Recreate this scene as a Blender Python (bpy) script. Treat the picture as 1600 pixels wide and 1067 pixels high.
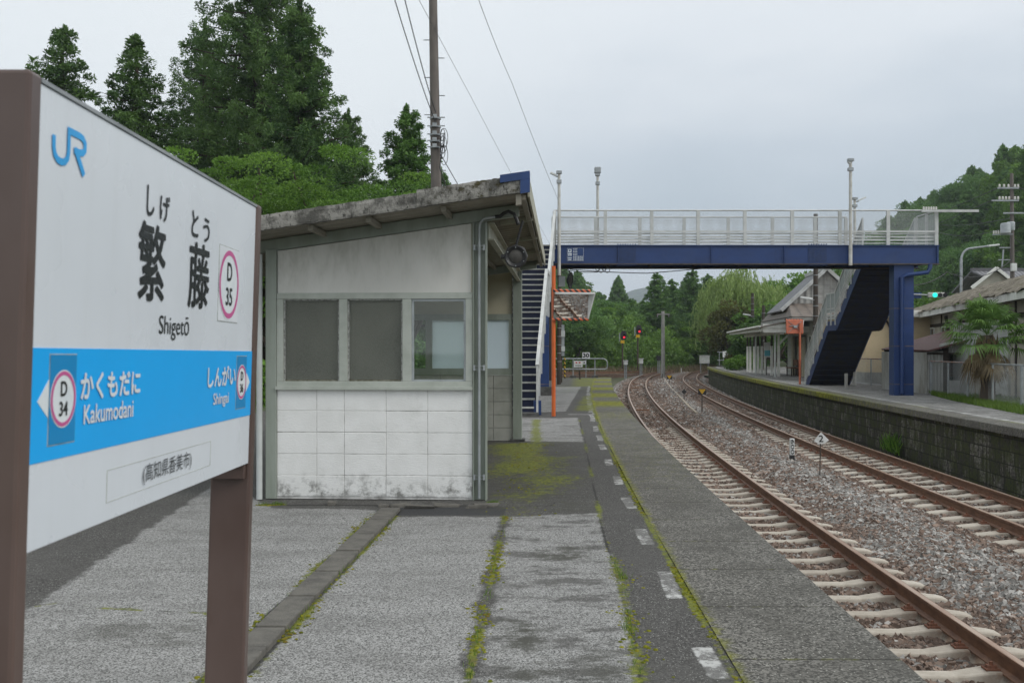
import bpy, math, random
import numpy as np
from mathutils import Vector, Matrix

R = math.radians
random.seed(11)
RNG = np.random.default_rng(11)
sc = bpy.context.scene
for o in list(bpy.data.objects):
    bpy.data.objects.remove(o)
col = sc.collection

# ------------------------------------------------------------------ camera, sky, sun, exposure
CAM_H = 1.40
cam_d = bpy.data.cameras.new("camera")
cam = bpy.data.objects.new("camera", cam_d)
col.objects.link(cam)
cam.location = (0, 0, CAM_H)
cam.rotation_euler = (R(90), 0, 0)
cam_d.sensor_width = 36.0
cam_d.lens = 35.0
cam_d.shift_y = 11.5 / 1600
cam_d.clip_start = 0.05
cam_d.clip_end = 6000
cam_d.dof.use_dof = True
cam_d.dof.focus_distance = 12.0
cam_d.dof.aperture_fstop = 8.0
sc.camera = cam

SUN_EL, SUN_AZ = R(38), R(115)
world = bpy.data.worlds.new("World")
sc.world = world
world.use_nodes = True
wn, wl = world.node_tree.nodes, world.node_tree.links
wn.clear()
w_out = wn.new("ShaderNodeOutputWorld")
w_bg = wn.new("ShaderNodeBackground")
w_bg.inputs["Strength"].default_value = 0.110
wl.new(w_bg.outputs[0], w_out.inputs[0])
w_sky = wn.new("ShaderNodeTexSky")
w_sky.sky_type = 'NISHITA'
w_sky.sun_disc = False
w_sky.sun_elevation = SUN_EL
w_sky.sun_rotation = SUN_AZ
w_tc = wn.new("ShaderNodeTexCoord")
w_sep = wn.new("ShaderNodeSeparateXYZ")
wl.new(w_tc.outputs["Generated"], w_sep.inputs[0])
w_map = wn.new("ShaderNodeMapping")
w_map.inputs["Scale"].default_value = (1.6, 1.6, 5.0)
wl.new(w_tc.outputs["Generated"], w_map.inputs[0])
w_no = wn.new("ShaderNodeTexNoise")
w_no.inputs["Scale"].default_value = 1.5
w_no.inputs["Detail"].default_value = 4.0
w_no.inputs["Roughness"].default_value = 0.55
wl.new(w_map.outputs[0], w_no.inputs["Vector"])
# elevation + drift towards the left + cloud noise
def wmath(op, a, b=None):
    n = wn.new("ShaderNodeMath"); n.operation = op
    for i, v in enumerate((a, b)):
        if v is None: continue
        if isinstance(v, (int, float)): n.inputs[i].default_value = v
        else: wl.new(v, n.inputs[i])
    return n.outputs[0]
w_e = wmath('ADD', w_sep.outputs["Z"], wmath('MULTIPLY', wmath('SUBTRACT', w_no.outputs[0], 0.5), 0.30))
w_ramp = wn.new("ShaderNodeValToRGB")
cr = w_ramp.color_ramp
for p, c in ((0.0, (6.2, 6.7, 7.2)), (0.07, (5.6, 6.2, 6.8)), (0.13, (4.3, 5.0, 5.6)), (0.20, (5.0, 5.6, 6.2)), (0.30, (6.6, 7.0, 7.4)), (0.5, (7.8, 8.1, 8.3)), (1.0, (8.6, 8.8, 8.9))):
    if p in (0.0, 1.0): e = cr.elements[0 if p == 0.0 else -1]
    else: e = cr.elements.new(p)
    e.position = p; e.color = (c[0] / 10, c[1] / 10, c[2] / 10, 1)
wl.new(w_e, w_ramp.inputs[0])
w_left = wn.new("ShaderNodeMapRange")
wl.new(wmath('ADD', w_sep.outputs["X"], wmath('MULTIPLY', wmath('SUBTRACT', w_no.outputs[0], 0.5), 0.35)), w_left.inputs["Value"])
w_left.inputs["From Min"].default_value = 0.16
w_left.inputs["From Max"].default_value = -0.14
w_left.interpolation_type = 'SMOOTHSTEP'
w_mixl = wn.new("ShaderNodeMix"); w_mixl.data_type = 'RGBA'
wl.new(w_left.outputs[0], w_mixl.inputs[0])
wl.new(w_ramp.outputs[0], w_mixl.inputs[6])
w_mixl.inputs[7].default_value = (0.715, 0.755, 0.78, 1)
w_mul = wn.new("ShaderNodeVectorMath"); w_mul.operation = 'SCALE'
w_mul.inputs["Scale"].default_value = 10.0
wl.new(w_mixl.outputs[2], w_mul.inputs[0])
w_mix = wn.new("ShaderNodeMix"); w_mix.data_type = 'RGBA'
w_mix.inputs[0].default_value = 0.97
wl.new(w_sky.outputs[0], w_mix.inputs[6])
wl.new(w_mul.outputs[0], w_mix.inputs[7])
wl.new(w_mix.outputs[2], w_bg.inputs["Color"])

sun_d = bpy.data.lights.new("sun", 'SUN')
sun_d.energy = 1.3
sun_d.angle = R(25)
sun_d.color = (1.0, 0.97, 0.92)
sun = bpy.data.objects.new("sun", sun_d)
col.objects.link(sun)
# direction TO the sun: azimuth measured like the sky's rotation
sdir = Vector((math.sin(SUN_AZ) * math.cos(SUN_EL), math.cos(SUN_AZ) * math.cos(SUN_EL), math.sin(SUN_EL)))
sun.rotation_euler = sdir.to_track_quat('Z', 'Y').to_euler()
sun.location = (0, -20, 40)

sc.view_settings.view_transform = 'Standard'
sc.view_settings.look = 'None'
sc.view_settings.exposure = 0.24
sc.view_settings.gamma = 1.0
sc.render.engine = 'CYCLES'
sc.cycles.max_bounces = 8
sc.cycles.transparent_max_bounces = 24
sc.cycles.use_denoising = True

# ------------------------------------------------------------------ node helpers
class NT:
    def __init__(s, name):
        s.m = bpy.data.materials.new(name)
        s.m.use_nodes = True
        s.n, s.l = s.m.node_tree.nodes, s.m.node_tree.links
        s.bs = s.n["Principled BSDF"]
        s.out = s.n["Material Output"]
        s._tc = None
    def put(s, sock, v):
        if isinstance(v, bpy.types.NodeSocket): s.l.new(v, sock)
        elif isinstance(v, (tuple, list)):
            v = tuple(v)
            if sock.type == 'RGBA' and len(v) == 3: v = v + (1.0,)
            sock.default_value = v
        else: sock.default_value = v
    def tc(s, which="Object"):
        if s._tc is None: s._tc = s.n.new("ShaderNodeTexCoord")
        return s._tc.outputs[which]
    def pos(s):
        return s.n.new("ShaderNodeNewGeometry").outputs["Position"]
    def mapping(s, vec, scale=(1, 1, 1), loc=(0, 0, 0)):
        n = s.n.new("ShaderNodeMapping")
        s.put(n.inputs["Vector"], vec); n.inputs["Scale"].default_value = scale; n.inputs["Location"].default_value = loc
        return n.outputs[0]
    def noise(s, scale, detail=3, rough=0.55, vec=None, dist=0.0):
        n = s.n.new("ShaderNodeTexNoise")
        s.put(n.inputs["Vector"], vec if vec is not None else s.tc())
        n.inputs["Scale"].default_value = scale; n.inputs["Detail"].default_value = detail
        n.inputs["Roughness"].default_value = rough; n.inputs["Distortion"].default_value = dist
        return n.outputs[0]
    def voronoi(s, scale, vec=None, feature='F1', out="Distance", rand=1.0):
        n = s.n.new("ShaderNodeTexVoronoi"); n.feature = feature
        s.put(n.inputs["Vector"], vec if vec is not None else s.tc())
        n.inputs["Scale"].default_value = scale
        n.inputs["Randomness"].default_value = rand
        return n.outputs[out]
    def math(s, op, a, b=None, c=None, clamp=False):
        n = s.n.new("ShaderNodeMath"); n.operation = op; n.use_clamp = clamp
        for i, v in enumerate((a, b, c)):
            if v is not None: s.put(n.inputs[i], v)
        return n.outputs[0]
    def step(s, v, lo, hi, a=0.0, b=1.0):
        n = s.n.new("ShaderNodeMapRange"); n.interpolation_type = 'SMOOTHSTEP'
        s.put(n.inputs["Value"], v)
        n.inputs["From Min"].default_value = lo; n.inputs["From Max"].default_value = hi
        n.inputs["To Min"].default_value = a; n.inputs["To Max"].default_value = b
        return n.outputs[0]
    def mix(s, f, a, b):
        n = s.n.new("ShaderNodeMix"); n.data_type = 'RGBA'
        s.put(n.inputs[0], f); s.put(n.inputs[6], a); s.put(n.inputs[7], b)
        return n.outputs[2]
    def attr(s, name, out="Fac"):
        n = s.n.new("ShaderNodeAttribute"); n.attribute_name = name
        return n.outputs[out]
    def sep(s, vec):
        n = s.n.new("ShaderNodeSeparateXYZ"); s.put(n.inputs[0], vec); return n.outputs
    def objrand(s):
        return s.n.new("ShaderNodeObjectInfo").outputs["Random"]
    def bump(s, h, strength=0.3, dist=0.01):
        n = s.n.new("ShaderNodeBump")
        n.inputs["Strength"].default_value = strength; n.inputs["Distance"].default_value = dist
        s.put(n.inputs["Height"], h); s.l.new(n.outputs[0], s.bs.inputs["Normal"])
    def done(s, color=None, rough=None, metal=None, spec=None):
        if color is not None: s.put(s.bs.inputs["Base Color"], color)
        if rough is not None: s.put(s.bs.inputs["Roughness"], rough)
        if metal is not None: s.put(s.bs.inputs["Metallic"], metal)
        if spec is not None: s.put(s.bs.inputs["Specular IOR Level"], spec)
        return s.m

def plain(name, c1, c2=None, scale=6.0, rough=0.6, metal=0.0, bump=0.0, bscale=60.0, spec=0.5, detail=4, stretch=(1, 1, 1)):
    t = NT(name)
    if c2 is None: c2 = tuple(x * 0.75 for x in c1)
    v = t.mapping(t.tc(), stretch)
    f = t.step(t.noise(scale, detail, 0.6, vec=v), 0.35, 0.7)
    if bump > 0: t.bump(t.noise(bscale, 3), bump, 0.01)
    return t.done(t.mix(f, c1, c2), rough, metal, spec)

M = {}
# ------------------------------------------------------------------ mesh helpers
class MB:
    def __init__(s): s.v, s.f, s.uv = [], [], None
    def add(s, vs, fs):
        b = len(s.v); s.v.extend([tuple(p) for p in vs]); s.f.extend([tuple(i + b for i in f) for f in fs]); return s
    def box(s, x0, x1, y0, y1, z0, z1):
        return s.add([(x0, y0, z0), (x1, y0, z0), (x1, y1, z0), (x0, y1, z0), (x0, y0, z1), (x1, y0, z1), (x1, y1, z1), (x0, y1, z1)],
                     [(0, 3, 2, 1), (4, 5, 6, 7), (0, 1, 5, 4), (1, 2, 6, 5), (2, 3, 7, 6), (3, 0, 4, 7)])
    def hexa(s, p):   # 8 corners ordered as box
        return s.add(p, [(0, 3, 2, 1), (4, 5, 6, 7), (0, 1, 5, 4), (1, 2, 6, 5), (2, 3, 7, 6), (3, 0, 4, 7)])
    def beam(s, a, b, w, h=None, up=(0, 0, 1)):
        h = w if h is None else h
        a, b = Vector(a), Vector(b); d = (b - a).normalized(); up = Vector(up)
        sd = d.cross(up)
        if sd.length < 1e-5: sd = d.cross(Vector((0, 1, 0)))
        sd.normalize(); u = sd.cross(d).normalized()
        x, y = sd * (w / 2), u * (h / 2)
        return s.add([a - x - y, a + x - y, b + x - y, b - x - y, a - x + y, a + x + y, b + x + y, b - x + y],
                     [(0, 3, 2, 1), (4, 5, 6, 7), (0, 1, 5, 4), (1, 2, 6, 5), (2, 3, 7, 6), (3, 0, 4, 7)])
    def tube(s, pts, r, n=10, cap=True):
        pts = [Vector(p) for p in pts]
        rs = r if isinstance(r, (list, tuple)) else [r] * len(pts)
        rings = []
        prev = None
        for i, p in enumerate(pts):
            d = (pts[min(i + 1, len(pts) - 1)] - pts[max(i - 1, 0)])
            d = d.normalized() if d.length > 1e-9 else Vector((0, 0, 1))
            if prev is None:
                ref = Vector((0, 0, 1)) if abs(d.z) < 0.9 else Vector((1, 0, 0))
                x = d.cross(ref).normalized()
            else:
                x = (prev - d * prev.dot(d)).normalized()
            prev = x
            y = d.cross(x)
            rings.append([p + (x * math.cos(2 * math.pi * k / n) + y * math.sin(2 * math.pi * k / n)) * rs[i] for k in range(n)])
        b = len(s.v)
        for rg in rings: s.v.extend([tuple(q) for q in rg])
        for i in range(len(pts) - 1):
            for k in range(n):
                k2 = (k + 1) % n
                s.f.append((b + i * n + k, b + i * n + k2, b + (i + 1) * n + k2, b + (i + 1) * n + k))
        if cap:
            s.f.append(tuple(b + k for k in range(n - 1, -1, -1)))
            e = b + (len(pts) - 1) * n
            s.f.append(tuple(e + k for k in range(n)))
        return s
    def disc(s, c, nrm, r, depth, n=24, r2=None):   # short cylinder along nrm
        c, nrm = Vector(c), Vector(nrm).normalized()
        return s.tube([c, c + nrm * depth], [r, r if r2 is None else r2], n)
    def lathe(s, c, nrm, prof, n=24):               # prof: list of (distance along nrm, radius)
        c, d = Vector(c), Vector(nrm).normalized()
        ref = Vector((0, 0, 1)) if abs(d.z) < 0.9 else Vector((1, 0, 0))
        x = d.cross(ref).normalized(); y = d.cross(x)
        b = len(s.v)
        for (t, r) in prof:
            for k in range(n):
                a = 2 * math.pi * k / n
                s.v.append(tuple(c + d * t + (x * math.cos(a) + y * math.sin(a)) * r))
        for i in range(len(prof) - 1):
            for k in range(n):
                k2 = (k + 1) % n
                s.f.append((b + i * n + k, b + i * n + k2, b + (i + 1) * n + k2, b + (i + 1) * n + k))
        s.f.append(tuple(b + k for k in range(n - 1, -1, -1)))
        e = b + (len(prof) - 1) * n
        s.f.append(tuple(e + k for k in range(n)))
        return s
    def poly(s, pts, thick_vec):                    # planar polygon extruded
        n = len(pts); t = Vector(thick_vec); pts = [Vector(p) for p in pts]
        return s.add(pts + [p + t for p in pts], [tuple(range(n - 1, -1, -1)), tuple(range(n, 2 * n))] + [(i, (i + 1) % n, n + (i + 1) % n, n + i) for i in range(n)])
    def build(s, name, mat, parent=None, smooth=False, bevel=0.0, fix=True):
        me = bpy.data.meshes.new(name)
        off = Vector((0, 0, 0)); p = parent
        while p is not None: off = off + p.location; p = p.parent
        vs = [(x - off.x, y - off.y, z - off.z) for x, y, z in s.v]
        me.from_pydata(vs, [], s.f)
        if fix:
            import bmesh
            bm = bmesh.new(); bm.from_mesh(me); bmesh.ops.recalc_face_normals(bm, faces=bm.faces); bm.to_mesh(me); bm.free()
        me.materials.append(M[mat] if isinstance(mat, str) else mat)
        if smooth:
            me.polygons.foreach_set("use_smooth", [True] * len(me.polygons))
        o = bpy.data.objects.new(name, me); col.objects.link(o)
        if parent is not None: o.parent = parent
        if bevel > 0:
            b = o.modifiers.new("bevel", 'BEVEL'); b.width = bevel; b.segments = 2; b.limit_method = 'ANGLE'; b.angle_limit = R(40)
        if smooth:
            me.set_sharp_from_angle(angle=R(38))
        return o

def tag(o, label=None, cat=None, group=None, kind=None):
    if label: o["label"] = label
    if cat: o["category"] = cat
    if group: o["group"] = group
    if kind: o["kind"] = kind
    return o
def empty(name, loc, label=None, cat=None, group=None):
    o = bpy.data.objects.new(name, None); col.objects.link(o); o.location = loc
    o.empty_display_size = 0.2
    return tag(o, label, cat, group)
def copy_tree(o, parent=None):
    c = o.copy(); col.objects.link(c)
    c.parent = parent
    for ch in list(o.children): copy_tree(ch, c)
    return c
def np_mesh(name, V, F, mat, parent=None, face_attr=None, vert_attr=None, smooth=False):
    """V (n,3), F (m,k) with constant k."""
    me = bpy.data.meshes.new(name)
    V = np.asarray(V, dtype=np.float32); F = np.asarray(F, dtype=np.int32)
    me.vertices.add(len(V)); me.vertices.foreach_set("co", V.ravel())
    k = F.shape[1]
    me.loops.add(F.size); me.loops.foreach_set("vertex_index", F.ravel())
    me.polygons.add(len(F)); me.polygons.foreach_set("loop_start", np.arange(0, F.size, k, dtype=np.int32))
    me.polygons.foreach_set("use_smooth", np.full(len(F), smooth, dtype=bool))
    me.update(calc_edges=True)
    for dct, dom in ((face_attr, 'FACE'), (vert_attr, 'POINT')):
        for nm, arr in (dct or {}).items():
            arr = np.asarray(arr, dtype=np.float32)
            if arr.ndim == 2:
                a = me.attributes.new(nm, 'FLOAT_VECTOR', dom); a.data.foreach_set("vector", arr.ravel())
            else:
                a = me.attributes.new(nm, 'FLOAT', dom); a.data.foreach_set("value", arr)
    me.materials.append(M[mat] if isinstance(mat, str) else mat)
    o = bpy.data.objects.new(name, me); col.objects.link(o)
    if parent is not None: o.parent = parent
    return o

# photograph measurements turned into world points (f in pixels of the 1600 px photograph, horizon row)
FPX, HOR = 1556.0, 545.0
def at(px, py, Y): return Vector(((px - 800) / FPX * Y, Y, CAM_H - (py - HOR) / FPX * Y))
def G(px, py, z=0.0):
    Y = (CAM_H - z) * FPX / (py - HOR); return Vector(((px - 800) / FPX * Y, Y, z))
# left platform edge and everything parallel to it
def XE(Y):
    Y = np.asarray(Y, dtype=float)
    return 1.6275 + 0.0275 * Y + 0.0008 * Y * Y + np.where(Y > 70, 0.0010 * (Y - 70) ** 2, 0.0)
def SL(Y): return 0.0275 + 0.0016 * Y + (0.0020 * (Y - 70) if Y > 70 else 0.0)
C1, C2, E2 = 1.40, 5.17, 6.57      # offsets: left track, right track, far platform edge
Z_RAIL, Z_SLEEP, Z_BAL = -0.95, -1.090, -1.192

# text turned into a mesh in (s, t) coordinates, fitted to a box
_dg = None
def text_mesh(body, bold=0.0):
    cu = bpy.data.curves.new("text_tmp", 'FONT'); cu.body = body; cu.offset = bold; cu.resolution_u = 5
    ob = bpy.data.objects.new("text_tmp", cu); col.objects.link(ob)
    dg = bpy.context.evaluated_depsgraph_get(); dg.update()
    me = bpy.data.meshes.new_from_object(ob.evaluated_get(dg))
    V = np.zeros(len(me.vertices) * 3); me.vertices.foreach_get("co", V); V = V.reshape(-1, 3)
    F = [tuple(p.vertices) for p in me.polygons]
    bpy.data.objects.remove(ob); bpy.data.curves.remove(cu); bpy.data.meshes.remove(me)
    return V, F
def text_on(body, box, frame, mat, parent, name="lettering", bold=0.0, keep=False):
    """box=(s0,s1,t0,t1); frame=(origin, s_dir, t_dir) world; keep=True keeps the aspect (fits the height)."""
    V, F = text_mesh(body, 0.0)
    mn, mx = V.min(0), V.max(0)
    s0, s1, t0, t1 = box
    ks = (s1 - s0) / max(mx[0] - mn[0], 1e-6); kt = (t1 - t0) / max(mx[1] - mn[1], 1e-6)
    if keep:
        ks = kt; s0 = (s0 + s1) / 2 - ks * (mx[0] - mn[0]) / 2
    o, sd, td = (Vector(x) for x in frame)
    mb = MB(); nr = sd.cross(td).normalized()
    # heavier strokes: the glyph printed over itself with tiny shifts, each a hair above the last
    sh = [(0, 0)]
    if bold > 0:
        sh += [(bold * math.cos(k * math.pi / 4), bold * math.sin(k * math.pi / 4)) for k in range(8)]
    for i_, (bx_, by_) in enumerate(sh):
        mb.add([o + nr * (0.00008 * i_) + sd * (s0 + (p[0] - mn[0] + bx_) * ks) + td * (t0 + (p[1] - mn[1] + by_) * kt) for p in V], F)
    return mb.build(name, mat, parent, fix=False)
# ------------------------------------------------------------------ materials
t = NT('sign_enamel')
st = t.step(t.noise(9, 6, 0.7, vec=t.mapping(t.tc(), (1, 1, 0.07))), 0.5, 0.85)
c = t.mix(t.step(t.noise(2.2, 4), 0.3, 0.7), (0.68, 0.72, 0.765), (0.645, 0.685, 0.73))
c = t.mix(t.math('MULTIPLY', st, 0.16), c, (0.40, 0.41, 0.40))
c = t.mix(t.step(t.noise(55, 3, 0.6), 0.76, 0.80), c, (0.42, 0.43, 0.42))
M['white_sign'] = t.done(c, t.step(t.noise(3, 3), 0.3, 0.7, 0.22, 0.36))
M['sign_blue'] = plain('sign_blue', (0.010, 0.42, 0.94), (0.010, 0.40, 0.90), 3, 0.3)
M['logo_blue'] = plain('logo_blue', (0.02, 0.36, 0.78), None, 3, 0.3)
M['sticker_blue'] = plain('sticker_blue', (0.006, 0.25, 0.56), (0.006, 0.23, 0.5), 4, 0.35)
M['sticker_white'] = plain('sticker_white', (0.70, 0.73, 0.77), (0.66, 0.69, 0.72), 5, 0.35)
M['sticker_edge'] = plain('sticker_edge', (0.42, 0.45, 0.42), (0.2, 0.22, 0.18), 30, 0.6)
M['ink'] = plain('black_ink', (0.016, 0.02, 0.02), None, 5, 0.4)
M['ink_soft'] = plain('grey_ink', (0.05, 0.055, 0.06), None, 5, 0.5)
M['pink'] = plain('pink_ink', (0.56, 0.11, 0.30), (0.52, 0.10, 0.28), 5, 0.35)
M['white_ink'] = plain('white_ink', (0.74, 0.78, 0.80), (0.66, 0.72, 0.76), 20, 0.35)
M['line_grey'] = plain('sticker_line', (0.48, 0.50, 0.47), None, 5, 0.6)

t = NT('brown_post')
f = t.step(t.noise(2.0, 5, 0.6, vec=t.mapping(t.tc(), (1, 1, 0.35))), 0.35, 0.75)
M['brown_post'] = t.done(t.mix(f, (0.128, 0.089, 0.076), (0.084, 0.054, 0.046)), t.step(t.noise(7, 3), 0.3, 0.7, 0.3, 0.5), 0.0, 0.5)

# painted concrete block, grimy towards the foot and along the joints
t = NT('painted_block')
z = t.sep(t.pos())[2]
grime = t.noise(9, 6, 0.7)
band = t.step(t.math('ADD', z, t.math('MULTIPLY', t.noise(1.6, 3, 0.5), -0.55)), 0.02, -0.20)
m1 = t.math('MULTIPLY', band, t.step(grime, 0.44, 0.66))
foot = t.math('MULTIPLY', t.step(z, 0.07, 0.0), t.step(t.noise(14, 4), 0.35, 0.6))
m1 = t.math('MAXIMUM', m1, foot)
c = t.mix(t.step(t.noise(5, 4), 0.3, 0.75), (0.80, 0.80, 0.785), (0.73, 0.73, 0.71))
c = t.mix(t.math('MULTIPLY', t.step(t.noise(3.2, 6, 0.7), 0.56, 0.8), 0.35), c, (0.46, 0.455, 0.43))
c = t.mix(t.math('MULTIPLY', m1, 0.85), c, (0.12, 0.118, 0.105))
t.bump(t.math('ADD', t.noise(60, 4, 0.6, vec=t.mapping(t.tc(), (0.5, 1, 1.6))), t.math('MULTIPLY', t.noise(150, 2), 0.5)), 0.5, 0.006)
M['painted_block'] = t.done(c, 0.75)
M['block_joint'] = plain('block_joint', (0.60, 0.595, 0.575), (0.30, 0.295, 0.28), 9, 0.9, bump=0.3)
M['block_grey'] = plain('block_grey', (0.40, 0.40, 0.36), (0.28, 0.29, 0.25), 3, 0.85, bump=0.5, bscale=120)

t = NT('stained_board')
p = t.mapping(t.tc(), (1.0, 1.0, 0.30))
st = t.step(t.noise(6, 7, 0.75, vec=p), 0.40, 0.80)
top = t.math('MULTIPLY', st, t.step(t.math('ADD', t.sep(t.pos())[2], t.math('MULTIPLY', t.sep(t.pos())[0], -0.14)), 1.9, 2.55))
c = t.mix(t.step(t.noise(2.2, 3), 0.3, 0.7), (0.66, 0.65, 0.615), (0.60, 0.592, 0.555))
c = t.mix(t.math('MULTIPLY', top, 0.62), c, (0.30, 0.302, 0.25))
c = t.mix(t.math('MULTIPLY', t.step(t.noise(3.5, 5), 0.62, 0.8), 0.35), c, (0.33, 0.33, 0.29))
M['stained_board'] = t.done(c, 0.7)
M['cream_board'] = plain('cream_board', (0.50, 0.46, 0.34), (0.42, 0.39, 0.29), 2, 0.75)
t = NT('shelter_steel')
f = t.step(t.noise(2.5, 5, 0.65, vec=t.mapping(t.tc(), (3, 3, 0.6))), 0.3, 0.75)
c = t.mix(f, (0.285, 0.315, 0.275), (0.215, 0.245, 0.20))
c = t.mix(t.step(t.noise(18, 5, 0.7), 0.68, 0.8), c, (0.16, 0.09, 0.045))
M['shelter_steel'] = t.done(c, 0.5, 0.0, 0.5)
M['window_frame'] = plain('window_frame_paint', (0.43, 0.455, 0.41), (0.35, 0.375, 0.33), 5, 0.5)
M['sealant'] = plain('window_sealant', (0.42, 0.43, 0.41), (0.16, 0.16, 0.145), 45, 0.8, detail=6)
M['sill_dirt'] = plain('sill_dirt', (0.09, 0.085, 0.055), (0.2, 0.2, 0.16), 22, 0.9)
t = NT('roof_edge')
sx = t.sep(t.tc())
n1 = t.noise(5.5, 8, 0.72)
c = t.mix(t.step(n1, 0.42, 0.60), (0.30, 0.29, 0.265), (0.10, 0.097, 0.088))
c = t.mix(t.step(t.noise(42, 6, 0.75, vec=t.mapping(t.tc(), (1, 1, 0.35))), 0.53, 0.66), c, (0.045, 0.045, 0.04))
moss_m = t.math('MULTIPLY', t.step(t.noise(11, 6, 0.7), 0.52, 0.62), t.step(t.math('ADD', t.sep(t.pos())[0], t.math('MULTIPLY', t.noise(2.0, 2), 1.2)), -0.45, 0.25))
c = t.mix(t.math('MULTIPLY', moss_m, 0.9), c, (0.058, 0.05, 0.02))
t.bump(t.noise(35, 5, 0.7), 0.6, 0.02)
M['roof_edge'] = t.done(c, 0.95, 0, 0.2)
t = NT('soffit')
c = t.mix(t.step(t.noise(3, 5, 0.6, vec=t.mapping(t.tc(), (1, 0.3, 1))), 0.3, 0.7), (0.31, 0.285, 0.235), (0.22, 0.205, 0.165))
M['soffit'] = t.done(c, 0.8)
M['blue_paint'] = plain('blue_flashing', (0.014, 0.048, 0.17), (0.011, 0.038, 0.13), 4, 0.4)
M['shelter_trim'] = plain('shelter_trim', (0.40, 0.39, 0.31), (0.3, 0.3, 0.235), 3, 0.6)

# frosted wired glass and clear glass
t = NT('frosted_glass')
t.put(t.bs.inputs["Transmission Weight"], 0.55)
t.put(t.bs.inputs["IOR"], 1.3)
t.bump(t.voronoi(170), 0.6, 0.003)
M['frosted_glass'] = t.done(t.mix(t.step(t.voronoi(130), 0.25, 0.6), (0.32, 0.33, 0.295), t.mix(t.step(t.noise(2.2, 3), 0.3, 0.7), (0.20, 0.21, 0.18), (0.27, 0.28, 0.24))), 0.5, 0, 0.5)
t = NT('clear_glass')
tr = t.n.new("ShaderNodeBsdfTransparent"); tr.inputs[0].default_value = (0.88, 0.92, 0.90, 1)
gl = t.n.new("ShaderNodeBsdfGlossy"); gl.inputs["Roughness"].default_value = 0.03
mx = t.n.new("ShaderNodeMixShader"); mx.inputs[0].default_value = 0.05
t.l.new(tr.outputs[0], mx.inputs[1]); t.l.new(gl.outputs[0], mx.inputs[2]); t.l.new(mx.outputs[0], t.out.inputs[0])
M['clear_glass'] = t.m
t = NT('house_glass')
M['house_glass'] = t.done((0.03, 0.035, 0.035), 0.12, 0.0, 0.6)

M['conduit'] = plain('zinc_conduit', (0.40, 0.43, 0.44), (0.3, 0.32, 0.33), 6, 0.4, 0.35)
M['black_plastic'] = plain('black_plastic', (0.018, 0.018, 0.02), (0.03, 0.03, 0.03), 8, 0.5)
M['speaker_cone'] = plain('speaker_cone', (0.075, 0.07, 0.062), (0.05, 0.047, 0.042), 10, 0.6)
M['pvc_grey'] = plain('pvc_pipe', (0.55, 0.57, 0.56), (0.45, 0.47, 0.46), 3, 0.4)

# footbridge
t = NT('bridge_blue')
f = t.step(t.noise(1.2, 6, 0.65, vec=t.mapping(t.tc(), (1, 1, 2))), 0.35, 0.75)
c = t.mix(f, (0.014, 0.044, 0.158), (0.011, 0.034, 0.122))
c = t.mix(t.math('MULTIPLY', t.step(t.noise(0.9, 5, 0.7), 0.5, 0.75), 0.45), c, (0.035, 0.062, 0.15))
c = t.mix(t.math('MULTIPLY', t.step(t.noise(6, 6, 0.7, vec=t.mapping(t.tc(), (1.2, 1.2, 0.18))), 0.60, 0.80), 0.5), c, (0.010, 0.022, 0.06))
c = t.mix(t.step(t.noise(9, 6, 0.75), 0.67, 0.76), c, (0.075, 0.05, 0.035))
M['bridge_blue'] = t.done(c, 0.45)
M['splice_blue'] = plain('splice_blue', (0.011, 0.034, 0.118), (0.010, 0.028, 0.09), 9, 0.5)
M['flange_rust'] = plain('flange_rust', (0.085, 0.072, 0.066), (0.045, 0.04, 0.045), 6, 0.8)
M['band_pale'] = plain('pale_weld_band', (0.20, 0.155, 0.13), (0.10, 0.09, 0.11), 6, 0.7)
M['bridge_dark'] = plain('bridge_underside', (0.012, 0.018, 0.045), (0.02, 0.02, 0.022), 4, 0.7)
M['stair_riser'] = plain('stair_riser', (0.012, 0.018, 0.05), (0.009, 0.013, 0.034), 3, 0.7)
M['stair_edge'] = plain('stair_edge', (0.52, 0.52, 0.48), (0.40, 0.40, 0.37), 9, 0.6)
t = NT('railing_paint')
f = t.step(t.noise(3, 6, 0.7), 0.4, 0.7)
c = t.mix(f, (0.56, 0.57, 0.56), (0.42, 0.435, 0.42))
c = t.mix(t.step(t.noise(12, 5, 0.7), 0.68, 0.76), c, (0.25, 0.21, 0.17))
M['railing'] = t.done(c, 0.5)
M['concrete_foot'] = plain('concrete_foot', (0.10, 0.10, 0.095), (0.05, 0.05, 0.045), 6, 0.9)
# perforated panel: fine punched holes
t = NT('perforated_panel')
ob = t.tc()
tr = t.n.new("ShaderNodeBsdfTransparent")
mx = t.n.new("ShaderNodeMixShader")
d = t.voronoi(48.0, vec=ob, rand=0.0)
hole = t.step(d, 0.47, 0.53)
t.put(mx.inputs[0], hole)
t.l.new(tr.outputs[0], mx.inputs[1]); t.l.new(t.bs.outputs[0], mx.inputs[2]); t.l.new(mx.outputs[0], t.out.inputs[0])
M['perforated'] = t.done((0.42, 0.44, 0.44), 0.5)

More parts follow.
